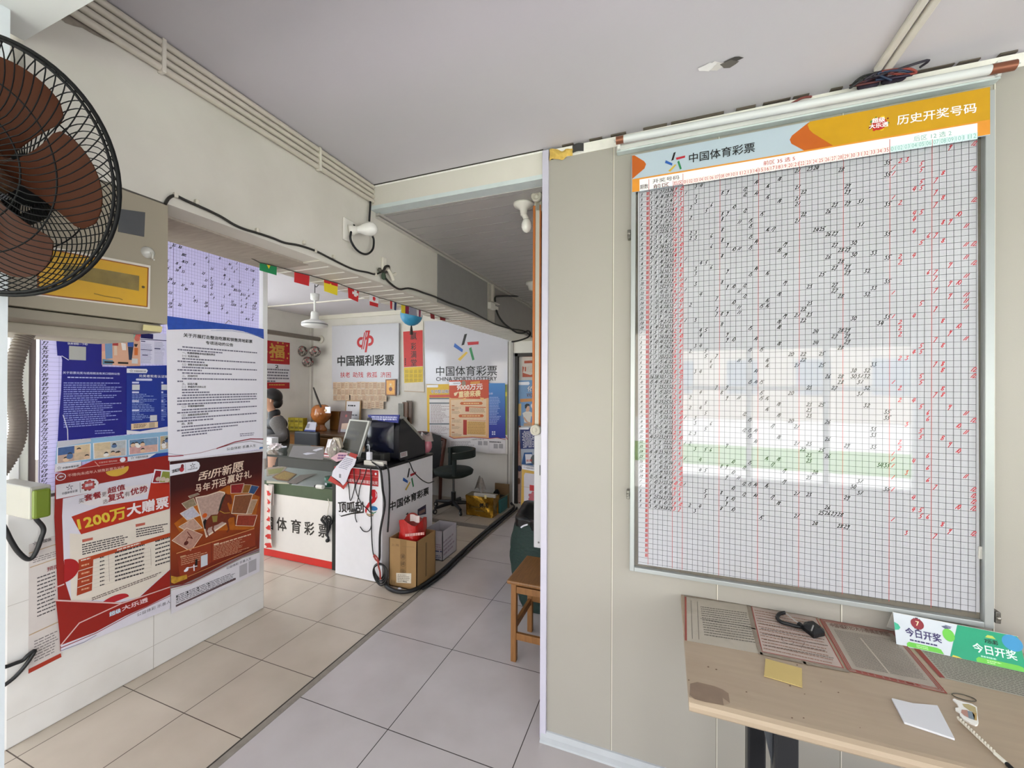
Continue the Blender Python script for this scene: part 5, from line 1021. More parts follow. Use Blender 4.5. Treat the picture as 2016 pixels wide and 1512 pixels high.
arcp(-.42, -.05, .43, .20, math.radians(62), math.radians(290)); arcp(.40, .06, .43, .20, math.radians(-110), math.radians(165))
for x0, w in ((-.30, .10), (-.12, .10), (.06, .20)): s.poly([('l', cu + k_ * (x0 + dx), cv + k_ * dy) for dx, dy in ((-.12, -.62 if x0 < 0 else -.88), (-.12 + w, -.62 if x0 < 0 else -.88), (.18 + w, .75), (.18, .75))], rl2, 3)
for x0 in (-.02, .14): s.poly([('l', cu + k_ * (x0 + dx), cv + k_ * dy) for dx, dy in ((0, .75), (.03, .88), (.32, .88), (.32, .75))], rl2, 3)
s.obj('face', sg)
# old tickets pasted in rows
tk = M('#cbb49b', .6, noise=.06, scale=20); tk2 = M('#c3a78e', .6, noise=.06, scale=20)
n_ = 0
for r, (ya, yb, xs, cnt) in enumerate(((752, 765.5, 655.5, 13), (765.5, 778, 656, 13), (778, 788, 656, 4), (778, 790, 690, 9), (790, 804.5, 708, 6))):
    for k in range(cnt):
        x = xs + k * 7.9; s = faceY(4.862 if r < 2 else 4.862 + .0 - .0015 * (r - 1)); j = RND.uniform(-.6, .6)
        if x > 764: continue
        s.slab([(x, ya + j), (x + 7.6, ya + j), (x + 7.6, yb + j), (x, yb + j)], .001, tk if (k + r) % 2 else tk2)
        s.rows((x + .8, ya + 2 + j), (x + 6.8, ya + 2 + j), (x + .8, yb - 2 + j), 3, M('#8a6a58', .6), 2, (.7, 1), .35, 4)
        ordn = ['top', 'second', 'third', 'third', 'bottom'][r]
        top(s, 'pasted_ticket', 'old beige lottery ticket pasted in the %s row under the white red emblem sign' % ordn, 'ticket', 'pasted tickets in the %s row' % ordn)
s = faceY(4.84); s.slab([(759, 747), (779.5, 746), (779, 779.5), (758.5, 778.5)], .008, M('#6a3a1a', .4)); s.poly([(761, 749), (777.5, 748.5), (777, 777), (761, 776.5)], M('#a8742c', .35, metal=.3, noise=.3, scale=50), 1); s.disc((769, 760), .035, M('#d0a050', .35), 2, sq=1.3); s.disc((769, 766), .03, M('#6a3020', .4), 3); s.disc((769, 757), .014, M('#e0c8a0', .4), 4)
top(s, 'gilt_picture', 'small gilt picture card stuck on the right end of the ticket rows', 'picture')
# sports sign sheet
P1 = Q(780, 580, .21168); s = faceY(4.885)
s.slab([(835.5, 632), (1002, 632), (1001, 762), (838, 755.5)], .004, M('#bab9c3', .12, noise=.01, coat=.4))
s.star(P1(535, 617), P1(768, 614), P1(535, 368), 2); s.text('中国体育彩票', P1(372, 757), P1(938, 753), P1(372, 668), blk, 2, .008); s.text('CHINA SPORTS LOTTERY', P1(372, 803), P1(936, 800), P1(372, 768), blk, 2, .018)
top(s, 'star_sign_sheet', 'glossy white wall sign with a five bar colour star and black characters', 'sign')
# scroll with the almanac below
sc_ = thing('wall_scroll', 'red hanging scroll with black brush characters and a yellow almanac panel', 'scroll', onY(815, 771, 4.88))
s = faceY(4.89); s.slab([(793.5, 632), (833, 632), (835, 772), (796, 770)], .003, M('#d0c9c0', .6)); s.line([(796, 770), (835, 772)], .012, M('#b09a84', .5), 1); s.obj('backing', sc_)
s = faceY(4.886); s.slab([P1(65, 345), P1(245, 330), P1(248, 665), P1(72, 675)], .002, M('#b8201c', .5, noise=.06, scale=20))
for ch, (x0, y0, x1, y1) in zip('赢彩满堂', ((133, 348, 190, 418), (137, 448, 185, 515), (137, 525, 188, 590), (137, 600, 190, 665))): s.text(ch, P1(x0, y1), P1(x1, y1), P1(x0, y0), M('#141010', .5), 2, .01)
s.rows(P1(80, 590), P1(92, 590), P1(80, 660), 4, blk, 2, (.9, 1), .7, 1); s.obj('calligraphy', sc_)
s = faceY(4.886); s.slab([P1(72, 680), P1(248, 668), P1(248, 812), P1(76, 822)], .002, M('#d0b018', .5))
for r in range(3):
    for k in range(4): s.rows(P1(84 + 41 * k, 700 + 40 * r), P1(118 + 41 * k, 698 + 40 * r), P1(84 + 41 * k, 732 + 40 * r), 4, M('#8a7420', .5), 2, (.8, 1), .5, 4)
s.obj('almanac_panel', sc_)
# globe lantern
q = onY(810, 620, 3.3); gb = thing('globe_lantern', 'blue half globe paper lantern hanging behind the flags by the beam', 'lantern', q)
b = B(); b.ball(q, .105, M('#2f86b0', .45, noise=.12, scale=14, bump=.2), 20); b.obj('globe', gb)
b = B(); b.tube([q + Vector((0, 0, .1)), (q.x, q.y, ZC)], .002, blk, 5); b.obj('cord', gb)
b = B(); b.tube([q - Vector((0, 0, .1)), q - Vector((0, 0, .14)), q - Vector((0, 0, .19))], [.006, .012, .016], M('#2a2522', .7), 8); b.obj('tassel', gb)
# flag line along the beam
XF = -1.90
fg = thing('flag_bunting', 'string of small world flags along the inner edge of the beam', 'bunting', onX(700, 565, XF))
FL = Q(300, 380, 1 / 3.877)
flags = [(FL, ((820, 535), (950, 558), (948, 628), (818, 590)), 'br'), (FL, ((1085, 603), (1200, 630), (1195, 710), (1083, 680)), 'cn'), (FL, ((1310, 662), (1415, 692), (1412, 782), (1312, 748)), 'es'), (FL, ((1493, 722), (1577, 752), (1570, 832), (1497, 800)), 'ch'), (FL, ((1657, 774), (1727, 800), (1722, 872), (1658, 856)), 'ca'), (FL, ((1814, 823), (1864, 840), (1860, 897), (1815, 883)), 'fr'),
         (P1, ((48, 95), (120, 112), (118, 182), (48, 170)), 'be'), (P1, ((122, 112), (192, 135), (192, 198), (122, 186)), 'va'), (P1, ((194, 138), (243, 152), (238, 212), (195, 200)), 'ce'), (P1, ((317, 176), (357, 190), (358, 230), (322, 222)), 'tr'), (P1, ((406, 207), (458, 222), (458, 244), (410, 236)), 'tr')]
fcol = {'g': '#1f8a55', 'r': '#c8232a', 'y': '#e6cf2a', 'w': '#e2dde0', 'b': '#22315f', 'm': '#8a1f4a', 'l': '#9a98aa', 'd': '#8e1a22'}
tops = []
for Fq, (a, b_, c_, d), kind in flags:
    XF = onZ((Fq(*a)[0] + Fq(*b_)[0]) / 2, (Fq(*a)[1] + Fq(*b_)[1]) / 2, 2.146).x; s = faceX(XF); A4 = [Vector(s.L(Fq(*p))) for p in (a, b_, c_, d)]; tops += [(XF, *A4[0]), (XF, *A4[1])]
    qd = lambda u, v: ('l', *(A4[3] * (1 - u) * (1 - v) + A4[2] * u * (1 - v) + A4[1] * u * v + A4[0] * (1 - u) * v))
    R4 = lambda u0, v0, u1, v1, c, l=1: s.poly([qd(u0, v0), qd(u1, v0), qd(u1, v1), qd(u0, v1)], M(fcol[c], .55, noise=.04), l)
    base = {'br': 'g', 'cn': 'r', 'es': 'y', 'ch': 'r', 'ca': 'w', 'fr': 'w', 'be': 'y', 'va': 'l', 'ce': 'w', 'tr': 'd'}[kind]
    s.slab([qd(0, 0), qd(1, 0), qd(1, 1), qd(0, 1)], .001, M(fcol[base], .55, noise=.04))
    if kind == 'br': s.poly([qd(.4, .95), qd(.62, .95), qd(.52, .5)], M(fcol['y'], .5), 1)
    if kind == 'es': R4(0, .75, 1, 1, 'r'); R4(.42, .72, .52, .84, 'y', 2)
    if kind == 'ch': R4(.38, .55, .95, .8, 'w'); R4(.55, .4, .8, 1, 'w')
    if kind == 'ca': R4(0, 0, 1, .38, 'r'); R4(.35, .6, .65, .9, 'r', 2); R4(.45, .5, .55, .95, 'r', 2)
    if kind == 'fr': R4(0, 0, .33, 1, 'r'); R4(.66, 0, 1, 1, 'b')
    if kind == 'be': R4(.5, 0, 1, 1, 'm')
    if kind == 'ce': R4(.35, 0, .7, 1, 'm')
    o = s.obj('flag', fg)
s = B(); tp_ = [(t[0], t[1], min(2.1495, t[2] + .002)) for t in tops]; s.tube([(tp_[0][0], tp_[0][1] - .04, 2.151)] + tp_ + [(tp_[-1][0], tp_[-1][1] + .06, 2.152)], .0025, M('#4a4540', .6), 5); s.obj('string', fg)
# ================================================================== posters low on the back wall
Pq = Q(830, 740, .10585)
s = faceY(4.872); pw = M('#d4d0d2', .5, noise=.015)
s.slab([Pq(95, 160), Pq(600, 150), Pq(600, 1330), Pq(112, 1330)], .001, M('#d2a91c', .45, noise=.05, scale=14)); s.poly([Pq(145, 430), Pq(600, 425), Pq(600, 1330), Pq(150, 1330)], pw, 1)
s.poly([Pq(100, 170), Pq(300, 165), Pq(312, 190), Pq(300, 215), Pq(100, 215)], whx, 2); s.text('专项整治赌球', Pq(172, 325), Pq(560, 318), Pq(172, 262), whx, 3, .04); s.text('专项整治赌球', Pq(172, 325), Pq(560, 318), Pq(172, 262), M('#3a3a58', .5), 4, .0)
s.poly([Pq(145, 355), Pq(600, 345), Pq(600, 395), Pq(145, 400)], M('#c8544a', .5), 2)
for y in (408, 495, 880): s.poly([Pq(145, y), Pq(600, y), Pq(600, y + 26), Pq(145, y + 26)], M('#6a7078', .5), 2)
s.rows(Pq(170, 530), Pq(590, 530), Pq(170, 870), 14, M('#8a7478', .5), 2, (.4, .95), .35, 12); s.rows(Pq(170, 920), Pq(590, 920), Pq(170, 1080), 7, M('#8a7478', .5), 2, (.4, .95), .35, 12)
top(s, 'yellow_notice_poster', 'yellow framed notice poster on the back wall, left of the orange prize poster', 'poster')
s = faceY(4.871); s.slab([Pq(1200, 135), Pq(1552, 135), Pq(1560, 1450), Pq(1200, 1440)], .001, M('#d0ccd0', .5)); s.poly([Pq(1200, 135), Pq(1552, 135), Pq(1558, 1160), Pq(1200, 1155)], ramp([(0, '#1a2a8a'), (1, '#2f7ac0'), (.4, '#1a2f9a'), (.7, '#2060b0')], 2), 1)
s.text('公示', Pq(1240, 350), Pq(1325, 348), Pq(1240, 312), M('#c8d0ea', .5), 2, .01); s.rows(Pq(1262, 385), Pq(1488, 385), Pq(1262, 910), 18, M('#9ab0e0', .5), 2, (.6, 1), .4, 9)
for (x, y) in ((1308, 1030), (1345, 1030), (1308, 1070), (1345, 1070)): s.rect(Pq(x, y), Pq(x + 26, y + 28), M('#c9cfe6', .5), 2)
s.line([Pq(1250, 1165), Pq(1400, 1150), Pq(1560, 1185)], .008, M('#a83a40', .5), 3); s.rect(Pq(1340, 1262), Pq(1420, 1352), M('#9b989c', .5), 2); s.rect(Pq(1438, 1262), Pq(1515, 1352), M('#9b989c', .5), 2); s.rows(Pq(1262, 1210), Pq(1480, 1220), Pq(1262, 1240), 1, blk, 2, (1, 1), .6, 8)
top(s, 'blue_rules_poster', 'blue text poster on the back wall, right of the orange prize poster', 'poster')
s = faceY(4.876); s.slab([Pq(1545, 150), Pq(1590, 150), Pq(1600, 1460), Pq(1560, 1450)], .001, M('#d0ccc8', .5)); s.poly([Pq(1545, 160), Pq(1588, 160), Pq(1592, 1100), Pq(1560, 1100)], M('#7d8c3a', .5), 1); s.poly([Pq(1558, 300), Pq(1590, 300), Pq(1590, 380), Pq(1558, 380)], M('#c8b83a', .5), 2); s.line([Pq(1560, 1120), Pq(1596, 1180)], .01, M('#a83a40', .5), 2)
top(s, 'green_poster_edge', 'green poster edge showing from behind the right side of the blue rules poster', 'poster')
s = faceY(4.868)
s.slab([Pq(512, 85), Pq(1248, 70), Pq(1252, 1440), Pq(520, 1330)], .001, pw)
s.poly([Pq(512, 85), Pq(1248, 70), Pq(1250, 420), Pq(1150, 440), Pq(560, 430), Pq(515, 400)], M('#bf4016', .45, noise=.08, scale=15), 1)
s.poly([Pq(515, 400), Pq(560, 415), Pq(1150, 430), Pq(1250, 405), Pq(1250, 1160), Pq(950, 1140), Pq(600, 1165), Pq(515, 1120)], M('#d9a878', .5, noise=.03), 1)
s.poly([Pq(545, 450), Pq(1205, 430), Pq(1200, 1120), Pq(548, 1125)], M('#dcc0a0', .5), 2)
s.poly([Pq(512, 110), Pq(720, 105), Pq(735, 140), Pq(720, 175), Pq(515, 180)], whx, 3); s.text('中国体育彩票', Pq(585, 155), Pq(715, 150), Pq(585, 130), M('#6a6a70', .5), 4, .01); s.disc(Pq(785, 140), .035, M('#8a7a6a', .5), 3); s.disc(Pq(862, 135), .035, M('#b84a30', .5), 3); s.poly([Pq(910, 110), Pq(1085, 95), Pq(1085, 145), Pq(910, 155)], M('#d08a3a', .5), 3)
s.text('9000万元', Pq(655, 272), Pq(1130, 250), Pq(662, 172), M('#e8dcd6', .4), 4, .035); s.text('重磅来袭', Pq(690, 405), Pq(1095, 380), Pq(690, 290), M('#e8cf9a', .4), 4, .035)
s.poly([Pq(600, 320), Pq(690, 290), Pq(640, 370), Pq(610, 370)], M('#e8cfa8', .4), 3); s.poly([Pq(740, 430), Pq(830, 400), Pq(790, 470)], M('#e0b070', .4), 3); s.poly([Pq(1080, 400), Pq(1165, 410), Pq(1130, 465)], M('#e0b070', .4), 3)
oc = M('#c05a20', .45)
for x0, x1, y in ((712, 1140, 512), (685, 1160, 745)): s.poly([Pq(x0 + 25, y - 27), Pq(x1 - 25, y - 30), Pq(x1, y - 2), Pq(x1 - 25, y + 25), Pq(x0 + 25, y + 27), Pq(x0, y)], oc, 3); s.rows(Pq(x0 + 70, y - 12), Pq(x1 - 70, y - 14), Pq(x0 + 70, y + 12), 1, M('#e8c890', .5), 4, (1, 1), .8, 9)
s.rect(Pq(815, 568), Pq(885, 665), M('#b03020', .5), 3); s.rect(Pq(815, 568), Pq(1195, 592), oc, 3); s.rect(Pq(775, 815), Pq(840, 1098), M('#a82a1a', .5), 3); s.rect(Pq(775, 815), Pq(1195, 838), oc, 3); s.rect(Pq(842, 842), Pq(1195, 1098), M('#d8ac68', .5), 3)
s.rows(Pq(895, 600), Pq(1185, 600), Pq(895, 680), 4, M('#8a6a50', .5), 4, (.9, 1), .4, 12); s.rows(Pq(862, 850), Pq(1185, 848), Pq(862, 1090), 10, M('#8a6230', .5), 4, (.95, 1), .35, 12)
for y in (555, 632, 795, 915, 1050): s.rect(Pq(562, y - 10), Pq(612, y + 10), M('#a8663a', .5), 3); s.rows(Pq(562, y + 18), Pq(755, y + 18), Pq(562, y + 75), 4, M('#8a6a54', .5), 3, (.6, 1), .35, 9)
s.line([Pq(515, 1125), Pq(600, 1165), Pq(950, 1140), Pq(1250, 1165)], .009, M('#a83a40', .5), 4)
s.rect(Pq(1050, 1210), Pq(1128, 1292), M('#9b989c', .5), 2); s.rect(Pq(1150, 1210), Pq(1228, 1292), M('#9b989c', .5), 2); s.rows(Pq(550, 1210), Pq(1020, 1205), Pq(550, 1330), 5, M('#6a686c', .5), 2, (.7, 1), .35, 16); s.text('公益体彩 乐善人生', Pq(930, 1195), Pq(1165, 1190), Pq(930, 1170), blk, 3, .0)
top(s, 'orange_prize_poster', 'orange prize poster with big white numerals below the star sign', 'poster')
# ================================================================== door of the corridor with posters
dr_ = thing('posted_door', 'corridor end door covered with posters behind the standing placard', 'door', (-1.4, 4.93, 0)); dr_['kind'] = 'structure'; del dr_['label']; del dr_['category']; dr_.name = 'door_1'
x0d = onY(1013.5, 850, 4.92).x; x1d = -1.0
b = B(); b.box((x0d, 4.90, 0), (x0d + .045, 4.99, 2.0), M('#15110f', .5), .003); b.box((x0d, 4.90, 1.955), (x1d, 4.99, 2.0), M('#2a2320', .5), .003); b.box((x0d, 4.895, 0), (x1d, 4.98, .06), M('#b5b0a8', .4)); b.obj('door_frame', dr_)
b = B(); b.box((x0d + .045, 4.94, .06), (x1d, 4.98, 1.955), M('#bcb8b4', .5, noise=.03)); b.box((x0d + .05, 4.935, .06), (x0d + .075, 4.94, 1.2), M('#7a2f22', .5, noise=.1)); b.obj('door_leaf', dr_)
Dq = Q(1000, 680, .11905); Dr = Q(990, 840, .11905)
s = faceY(4.932); s.slab([Dq(238, 185), Dq(640, 175), Dq(640, 520), Dq(238, 525)], .001, M('#c9bdb4', .5)); rp3 = M('#a8482c', .5, noise=.1, scale=30)
s.poly([Dq(270, 255), Dq(640, 235), Dq(640, 285), Dq(270, 298)], rp3, 2); s.poly([Dq(240, 450), Dq(370, 490), Dq(470, 455), Dq(640, 450), Dq(640, 520), Dq(240, 525)], rp3, 2); s.poly([Dq(240, 345), Dq(268, 360), Dq(250, 450), Dq(240, 450)], rp3, 2); s.rect(Dq(278, 355), Dq(300, 430), rp3, 2); s.line([Dq(240, 180), Dq(640, 178)], .012, rp3, 2); s.rows(Dq(310, 350), Dq(600, 345), Dq(310, 440), 4, M('#a89a94', .5), 2, (1, 1), .3, 5)
top(s, 'door_poster', 'small red and white poster at the top of the corridor end door', 'poster')
s = faceY(4.931); s.slab([Dq(130, 580), Dq(640, 568), Dq(640, 1335), Dq(150, 1330)], .001, M('#6f94c0', .5, noise=.04))
s.poly([Dq(150, 610), Dq(345, 600), Dq(360, 628), Dq(345, 655), Dq(150, 655)], whx, 2); s.text('依法', Dq(320, 765), Dq(560, 755), Dq(320, 672), M('#20262e', .5), 2, .04); s.text('依法', Dq(320, 765), Dq(560, 755), Dq(320, 672), whx, 3, .005); s.text('可靠', Dq(305, 855), Dq(560, 845), Dq(305, 795), M('#5a3a30', .5), 3, .02)
s.poly([Dq(200, 885), Dq(640, 865), Dq(640, 910), Dq(205, 940)], M('#c88a50', .5), 2); s.poly([Dq(150, 970), Dq(220, 960), Dq(220, 1160), Dq(150, 1170)], M('#d8b878', .5), 2); s.poly([Dq(150, 1165), Dq(200, 1180), Dq(210, 1330), Dq(155, 1330)], M('#2c4a78', .5), 2)
s.poly([Dq(240, 1120), Dq(290, 1095), Dq(350, 1090), Dq(400, 1110), Dq(480, 1160), Dq(480, 1190), Dq(385, 1170), Dq(370, 1280), Dq(270, 1275), Dq(265, 1200)], M('#d6d2cc', .5), 3); s.poly([Dq(295, 1095), Dq(300, 1030), Dq(320, 1000), Dq(355, 1010), Dq(360, 1060), Dq(340, 1095)], M('#c8a088', .5), 4); s.poly([Dq(282, 1040), Dq(280, 985), Dq(310, 962), Dq(355, 970), Dq(362, 1000), Dq(325, 1000), Dq(300, 1045)], M('#1c1a1c', .5), 5)
s.poly([Dq(245, 1180), Dq(275, 1185), Dq(330, 1260), Dq(380, 1275), Dq(370, 1300), Dq(300, 1270)], M('#c8a088', .5), 4); s.poly([Dq(260, 1290), Dq(640, 1250), Dq(640, 1330), Dq(260, 1330)], M('#b89a80', .5), 2); s.disc(Dq(440, 1000), .05, whx, 3, sq=.8)
top(s, 'door_poster', 'light blue poster of a man in a white shirt on the corridor end door', 'poster')
s = faceY(4.930); s.slab([Dr(262, 10), Dr(640, 0), Dr(640, 720), Dr(330, 730)], .001, M('#a9b4c6', .5, noise=.03)); s.poly([Dr(285, 40), Dr(640, 0), Dr(640, 365), Dr(290, 368)], M('#26326e', .45, noise=.06), 1); s.poly([Dr(265, 15), Dr(425, 10), Dr(435, 28), Dr(425, 46), Dr(270, 46)], whx, 2)
for t, bl, br, tl in (('拒绝', (320, 225), (640, 205), (330, 80)), ('拥抱', (335, 345), (640, 325), (340, 235))): s.text(t, Dr(*bl), Dr(*br), Dr(*tl), whx, 2, .045); s.text(t, Dr(*bl), Dr(*br), Dr(*tl), M('#26326e', .45), 3, .0)
s.poly([Dr(310, 620), Dr(350, 430), Dr(485, 425), Dr(500, 640)], M('#2c5a96', .5), 2); s.poly([Dr(368, 455), Dr(480, 455), Dr(492, 600), Dr(380, 612)], whx, 3); s.text('彩票', Dr(388, 580), Dr(485, 575), Dr(388, 545), M('#c84a40', .5), 4, .02); s.disc(Dr(545, 550), .07, M('#5a6468', .5), 3)
top(s, 'door_poster', 'dark blue poster with white outlined characters low on the corridor end door', 'poster')
s = faceY(4.929); s.slab([Dr(235, 20), Dr(262, 20), Dr(300, 620), Dr(290, 1250), Dr(228, 1255), Dr(240, 800)], .001, M('#b8998e', .5, noise=.2, scale=25)); s.poly([Dr(245, 240), Dr(262, 240), Dr(250, 800), Dr(232, 900)], M('#a03a2c', .5), 1); s.disc(Dr(275, 690), .03, M('#2c3050', .5), 2, sq=1.3); s.disc(Dr(265, 900), .02, M('#6a4a3a', .5), 2, sq=2)
top(s, 'door_poster', 'narrow reddish poster strip along the dark left edge of the corridor end door', 'poster')
# standing placard
pl = thing('standing_placard', 'white placard with ochre border leaning in the corridor behind the green sack', 'placard', (-1.2, 4.2, 0))
s = Sheet((0, 4.25, 0), (1, .05, 0), (0, .10, 1)); 
uv = [s.L(Dr(312, 640)), s.L(Dr(690, 700))]
s.slab([Dr(312, 622), Dr(690, 700), ('l', s.L(Dr(690, 700))[0], .012), ('l', s.L(Dr(296, 1500))[0], .012)], .012, M('#d0a848', .5, noise=.03)); 
s.poly([Dr(312, 622), Dr(690, 700), Dr(690, 760), Dr(312, 690)], whx, 1); s.text('中国体育彩票', Dr(370, 680), Dr(530, 705), Dr(372, 650), M('#50505a', .5), 3, .01); s.star(Dr(335, 672), Dr(362, 676), Dr(335, 640), 3, ['#50505a'] * 5)
s.poly([Dr(345, 790), Dr(365, 750), Dr(690, 800), Dr(690, 1560), Dr(350, 1520)], M('#d4d0da', .5), 2); s.line([Dr(300, 980), Dr(440, 995)], .003, M('#a88a50', .5), 3); s.poly([Dr(440, 950), Dr(690, 985), Dr(690, 1085), Dr(440, 1045)], M('#c8202a', .5), 4)
for k in range(7): s.disc(('l', s.L(Dr(510, 1160))[0] + .05 * math.cos(k * .9), s.L(Dr(510, 1160))[1] + .05 * math.sin(k * .9)), .016, M('#b85a68', .5), 4)
s.disc(Dr(510, 1160), .052, M('#c0606e', .5), 5); s.rows(Dr(390, 1250), Dr(600, 1270), Dr(390, 1480), 9, M('#c4bcc8', .5), 3, (.8, 1), .3, 6)
s.obj('board_face', pl)
# ================================================================== corridor side: hung strip, lamps, junction boxes, sack, stool
stp = thing('folded_display_strip', 'narrow white strip with orange edges hanging on the wall end by the corridor', 'display strip', (-.57, 1.93, .8))
xa, xb = onY(1048, 700, 1.9).x, onY(1067, 700, 1.9).x; zt2 = onY(1056, 368, 1.9).z; zm_ = onY(1060, 846, 1.9).z; zb_2 = onY(1062, 1079, 1.9).z
crm = M('#c4beb0', .4, noise=.02); ora = M('#b8692c', .45)
b = B(); b.box((xa + .012, 1.90, zm_), (xb - .01, 1.945, zt2 - .05), crm, .004); b.obj('panel', stp)
b = B(); b.box((xa, 1.898, zm_), (xa + .013, 1.947, zt2 - .09), ora, .003); b.obj('orange_edge', stp)
b = B(); b.box((xb - .016, 1.898, zm_), (xb - .008, 1.947, zt2 - .09), ora, .003); b.obj('orange_edge', stp)
b = B(); b.box((xa + .006, 1.90, zt2 - .12), (xb - .006, 1.95, zt2), M('#b9b4a6', .4), .003); b.obj('top_bracket', stp)
for zc in (zt2 - .055, zm_):
    b = B(); mx = Matrix.Translation(((xa + xb) / 2, 1.885, zc)) @ Matrix.Rotation(math.radians(90), 4, 'X'); b.lathe([(0, .012), (.008, .012), (.010, .008), (.016, .008), (.018, .012), (.026, .012), (.026, -.012), (0, -.012)], crm, mx, 20); b.obj('roller_end', stp)
b = B(); b.box((xa + .012, 1.897, zb_2), (xb + .01, 1.95, zm_ - .01), M('#c2c0c4', .35, noise=.01), .004); b.ball((xb - .012, 1.896, onY(1058, 1067, 1.9).z), .005, M('#8a8a88', .3, metal=.7), 8); b.box((xb - .008, 1.8955, onY(1058, 935, 1.9).z), (xb - .005, 1.897, onY(1058, 915, 1.9).z), blk); b.obj('white_cover', stp)
cl = thing('ceiling_lamp_holder', 'white round lamp holder with a bent bulb on the corridor ceiling by the lintel', 'lamp', onZ(1033, 405, 2.519))
q = onZ(1031, 402, 2.519); b = B(); b.lathe([(0, 2.519), (.055, 2.519), (.05, 2.508), (.02, 2.492), (.015, 2.46), (0, 2.46)], wp, Matrix.Translation((q.x, q.y, 0)), 20); b.obj('base', cl)
e1 = onY(1037, 444, q.y); b = B(); b.ball(e1 + Vector((0, 0, .0)), .028, M('#e8e6e0', .12, coat=.8), 14, (1, 1, 1.35)); b.tube([(q.x, q.y, 2.47), e1 + Vector((0, 0, .03))], .014, wp, 8); b.obj('bulb', cl)
q = onZ(1050, 556, 2.519); cl2 = thing('ceiling_lamp_holder', 'second white round lamp deep in the corridor, partly hidden by the orange edged strip', 'lamp', q)
b = B(); b.lathe([(0, 2.519), (.07, 2.519), (.068, 2.50), (.05, 2.49), (.04, 2.45), (0, 2.44)], wp, Matrix.Translation((q.x, q.y, 0)), 20); b.obj('base', cl2)
jb = thing('junction_box', 'white cable junction box with plugs and cables on the far end of the beam', 'junction box', onX(966, 600, XB))
jq = lambda x, y, X=XB + .02: onX(*Hh_(x, y), X)
a, c = jq(1262, 1130), jq(1300, 1205); b = B(); b.box((XB, a.y, c.z), (XB + .035, c.y, a.z), wp, .004); b.obj('box', jb)
a, c = jq(1290, 970), jq(1302, 1130); b = B(); b.box((XB, a.y, c.z), (XB + .02, c.y, a.z), M('#cfc9bd', .5), .003); b.obj('riser', jb)
a, c = jq(1308, 1135), jq(1345, 1160); b = B(); b.box((XB, a.y, c.z), (XB + .03, c.y, a.z), wp, .003); b.obj('plug', jb)
a, c = jq(1310, 1168), jq(1332, 1205); b = B(); b.box((XB, a.y, c.z), (XB + .03, c.y, a.z), wp, .003); b.obj('plug', jb)
for pts, lb in ((((1312, 1130), (1310, 1100), (1325, 1085), (1400, 1080), (1520, 1082), (1640, 1078)), 'black cable leaving the junction box sideways towards the corridor'), (((1322, 1205), (1345, 1260), (1390, 1320), (1440, 1360), (1500, 1400), (1560, 1405), (1600, 1385), (1620, 1405), (1600, 1440), (1520, 1470), (1460, 1480)), 'black cable drooping from the junction box to the door corner')):
    b = B(); b.tube(smoothpath([jq(*p, XB + .03) for p in pts], 5), .009, M('#1c1a18', .5), 7); top(b, 'drop_cable', lb, 'cable')
# green sack bin
sk_ = thing('trash_sack', 'dark green woven rubbish sack with black liner standing in the corridor', 'rubbish sack', (-.62, 2.85, 0))
gm = M('#142c26', .7, noise=.2, scale=30, bump=.5, bscale=25, stretch=(1, 1, 3)); cx, cy = -.72, 2.97
def sack(u, v):
    a = 2 * PI * u; r = .31 + .05 * math.sin(v * 2.6) - .04 * v ** 3; r *= 1 + .05 * math.sin(5 * a + 3 * v) + .03 * math.sin(11 * a + 9 * v)
    return Vector((cx + r * 1.05 * math.cos(a), cy + r * .95 * math.sin(a), .002 + .62 * v + (.03 * math.sin(3 * a) * v)))
b = B(); b.grid(sack, 48, 18, gm); b.grid(lambda u, v: Vector((cx + (sack(u, 0) - Vector((cx, cy, 0))).x * v, cy + (sack(u, 0).y - cy) * v, .002)), 24, 2, gm); b.obj('sack_body', sk_)
bl_m = M('#07090a', .3, noise=.1, bump=.6, bscale=18)
def liner(u, v):
    a = 2 * PI * u; t = sack(u, 1); rr = Vector((t.x - cx, t.y - cy, 0))
    if v < .4: k = v / .4; return Vector((cx, cy, 0)) + rr * (1.08 + .05 * math.sin(9 * a)) * (1) + Vector((0, 0, t.z - .05 + .07 * k + .012 * math.sin(7 * a)))
    k = (v - .4) / .6; return Vector((cx, cy, 0)) + rr * (1.08 - .9 * k ** .5) + Vector((0, 0, t.z + .02 - .25 * k + .012 * math.sin(7 * a) * (1 - k)))
b = B(); b.grid(liner, 48, 14, bl_m); b.obj('liner', sk_)
b = B(); q = onY(1031, 1035, 2.70); b.tube(smoothpath([q + Vector((-.02, 0, -.015)), q, q + Vector((.03, 0, .012))], 3), .006, whx, 6); b.obj('tie', sk_)
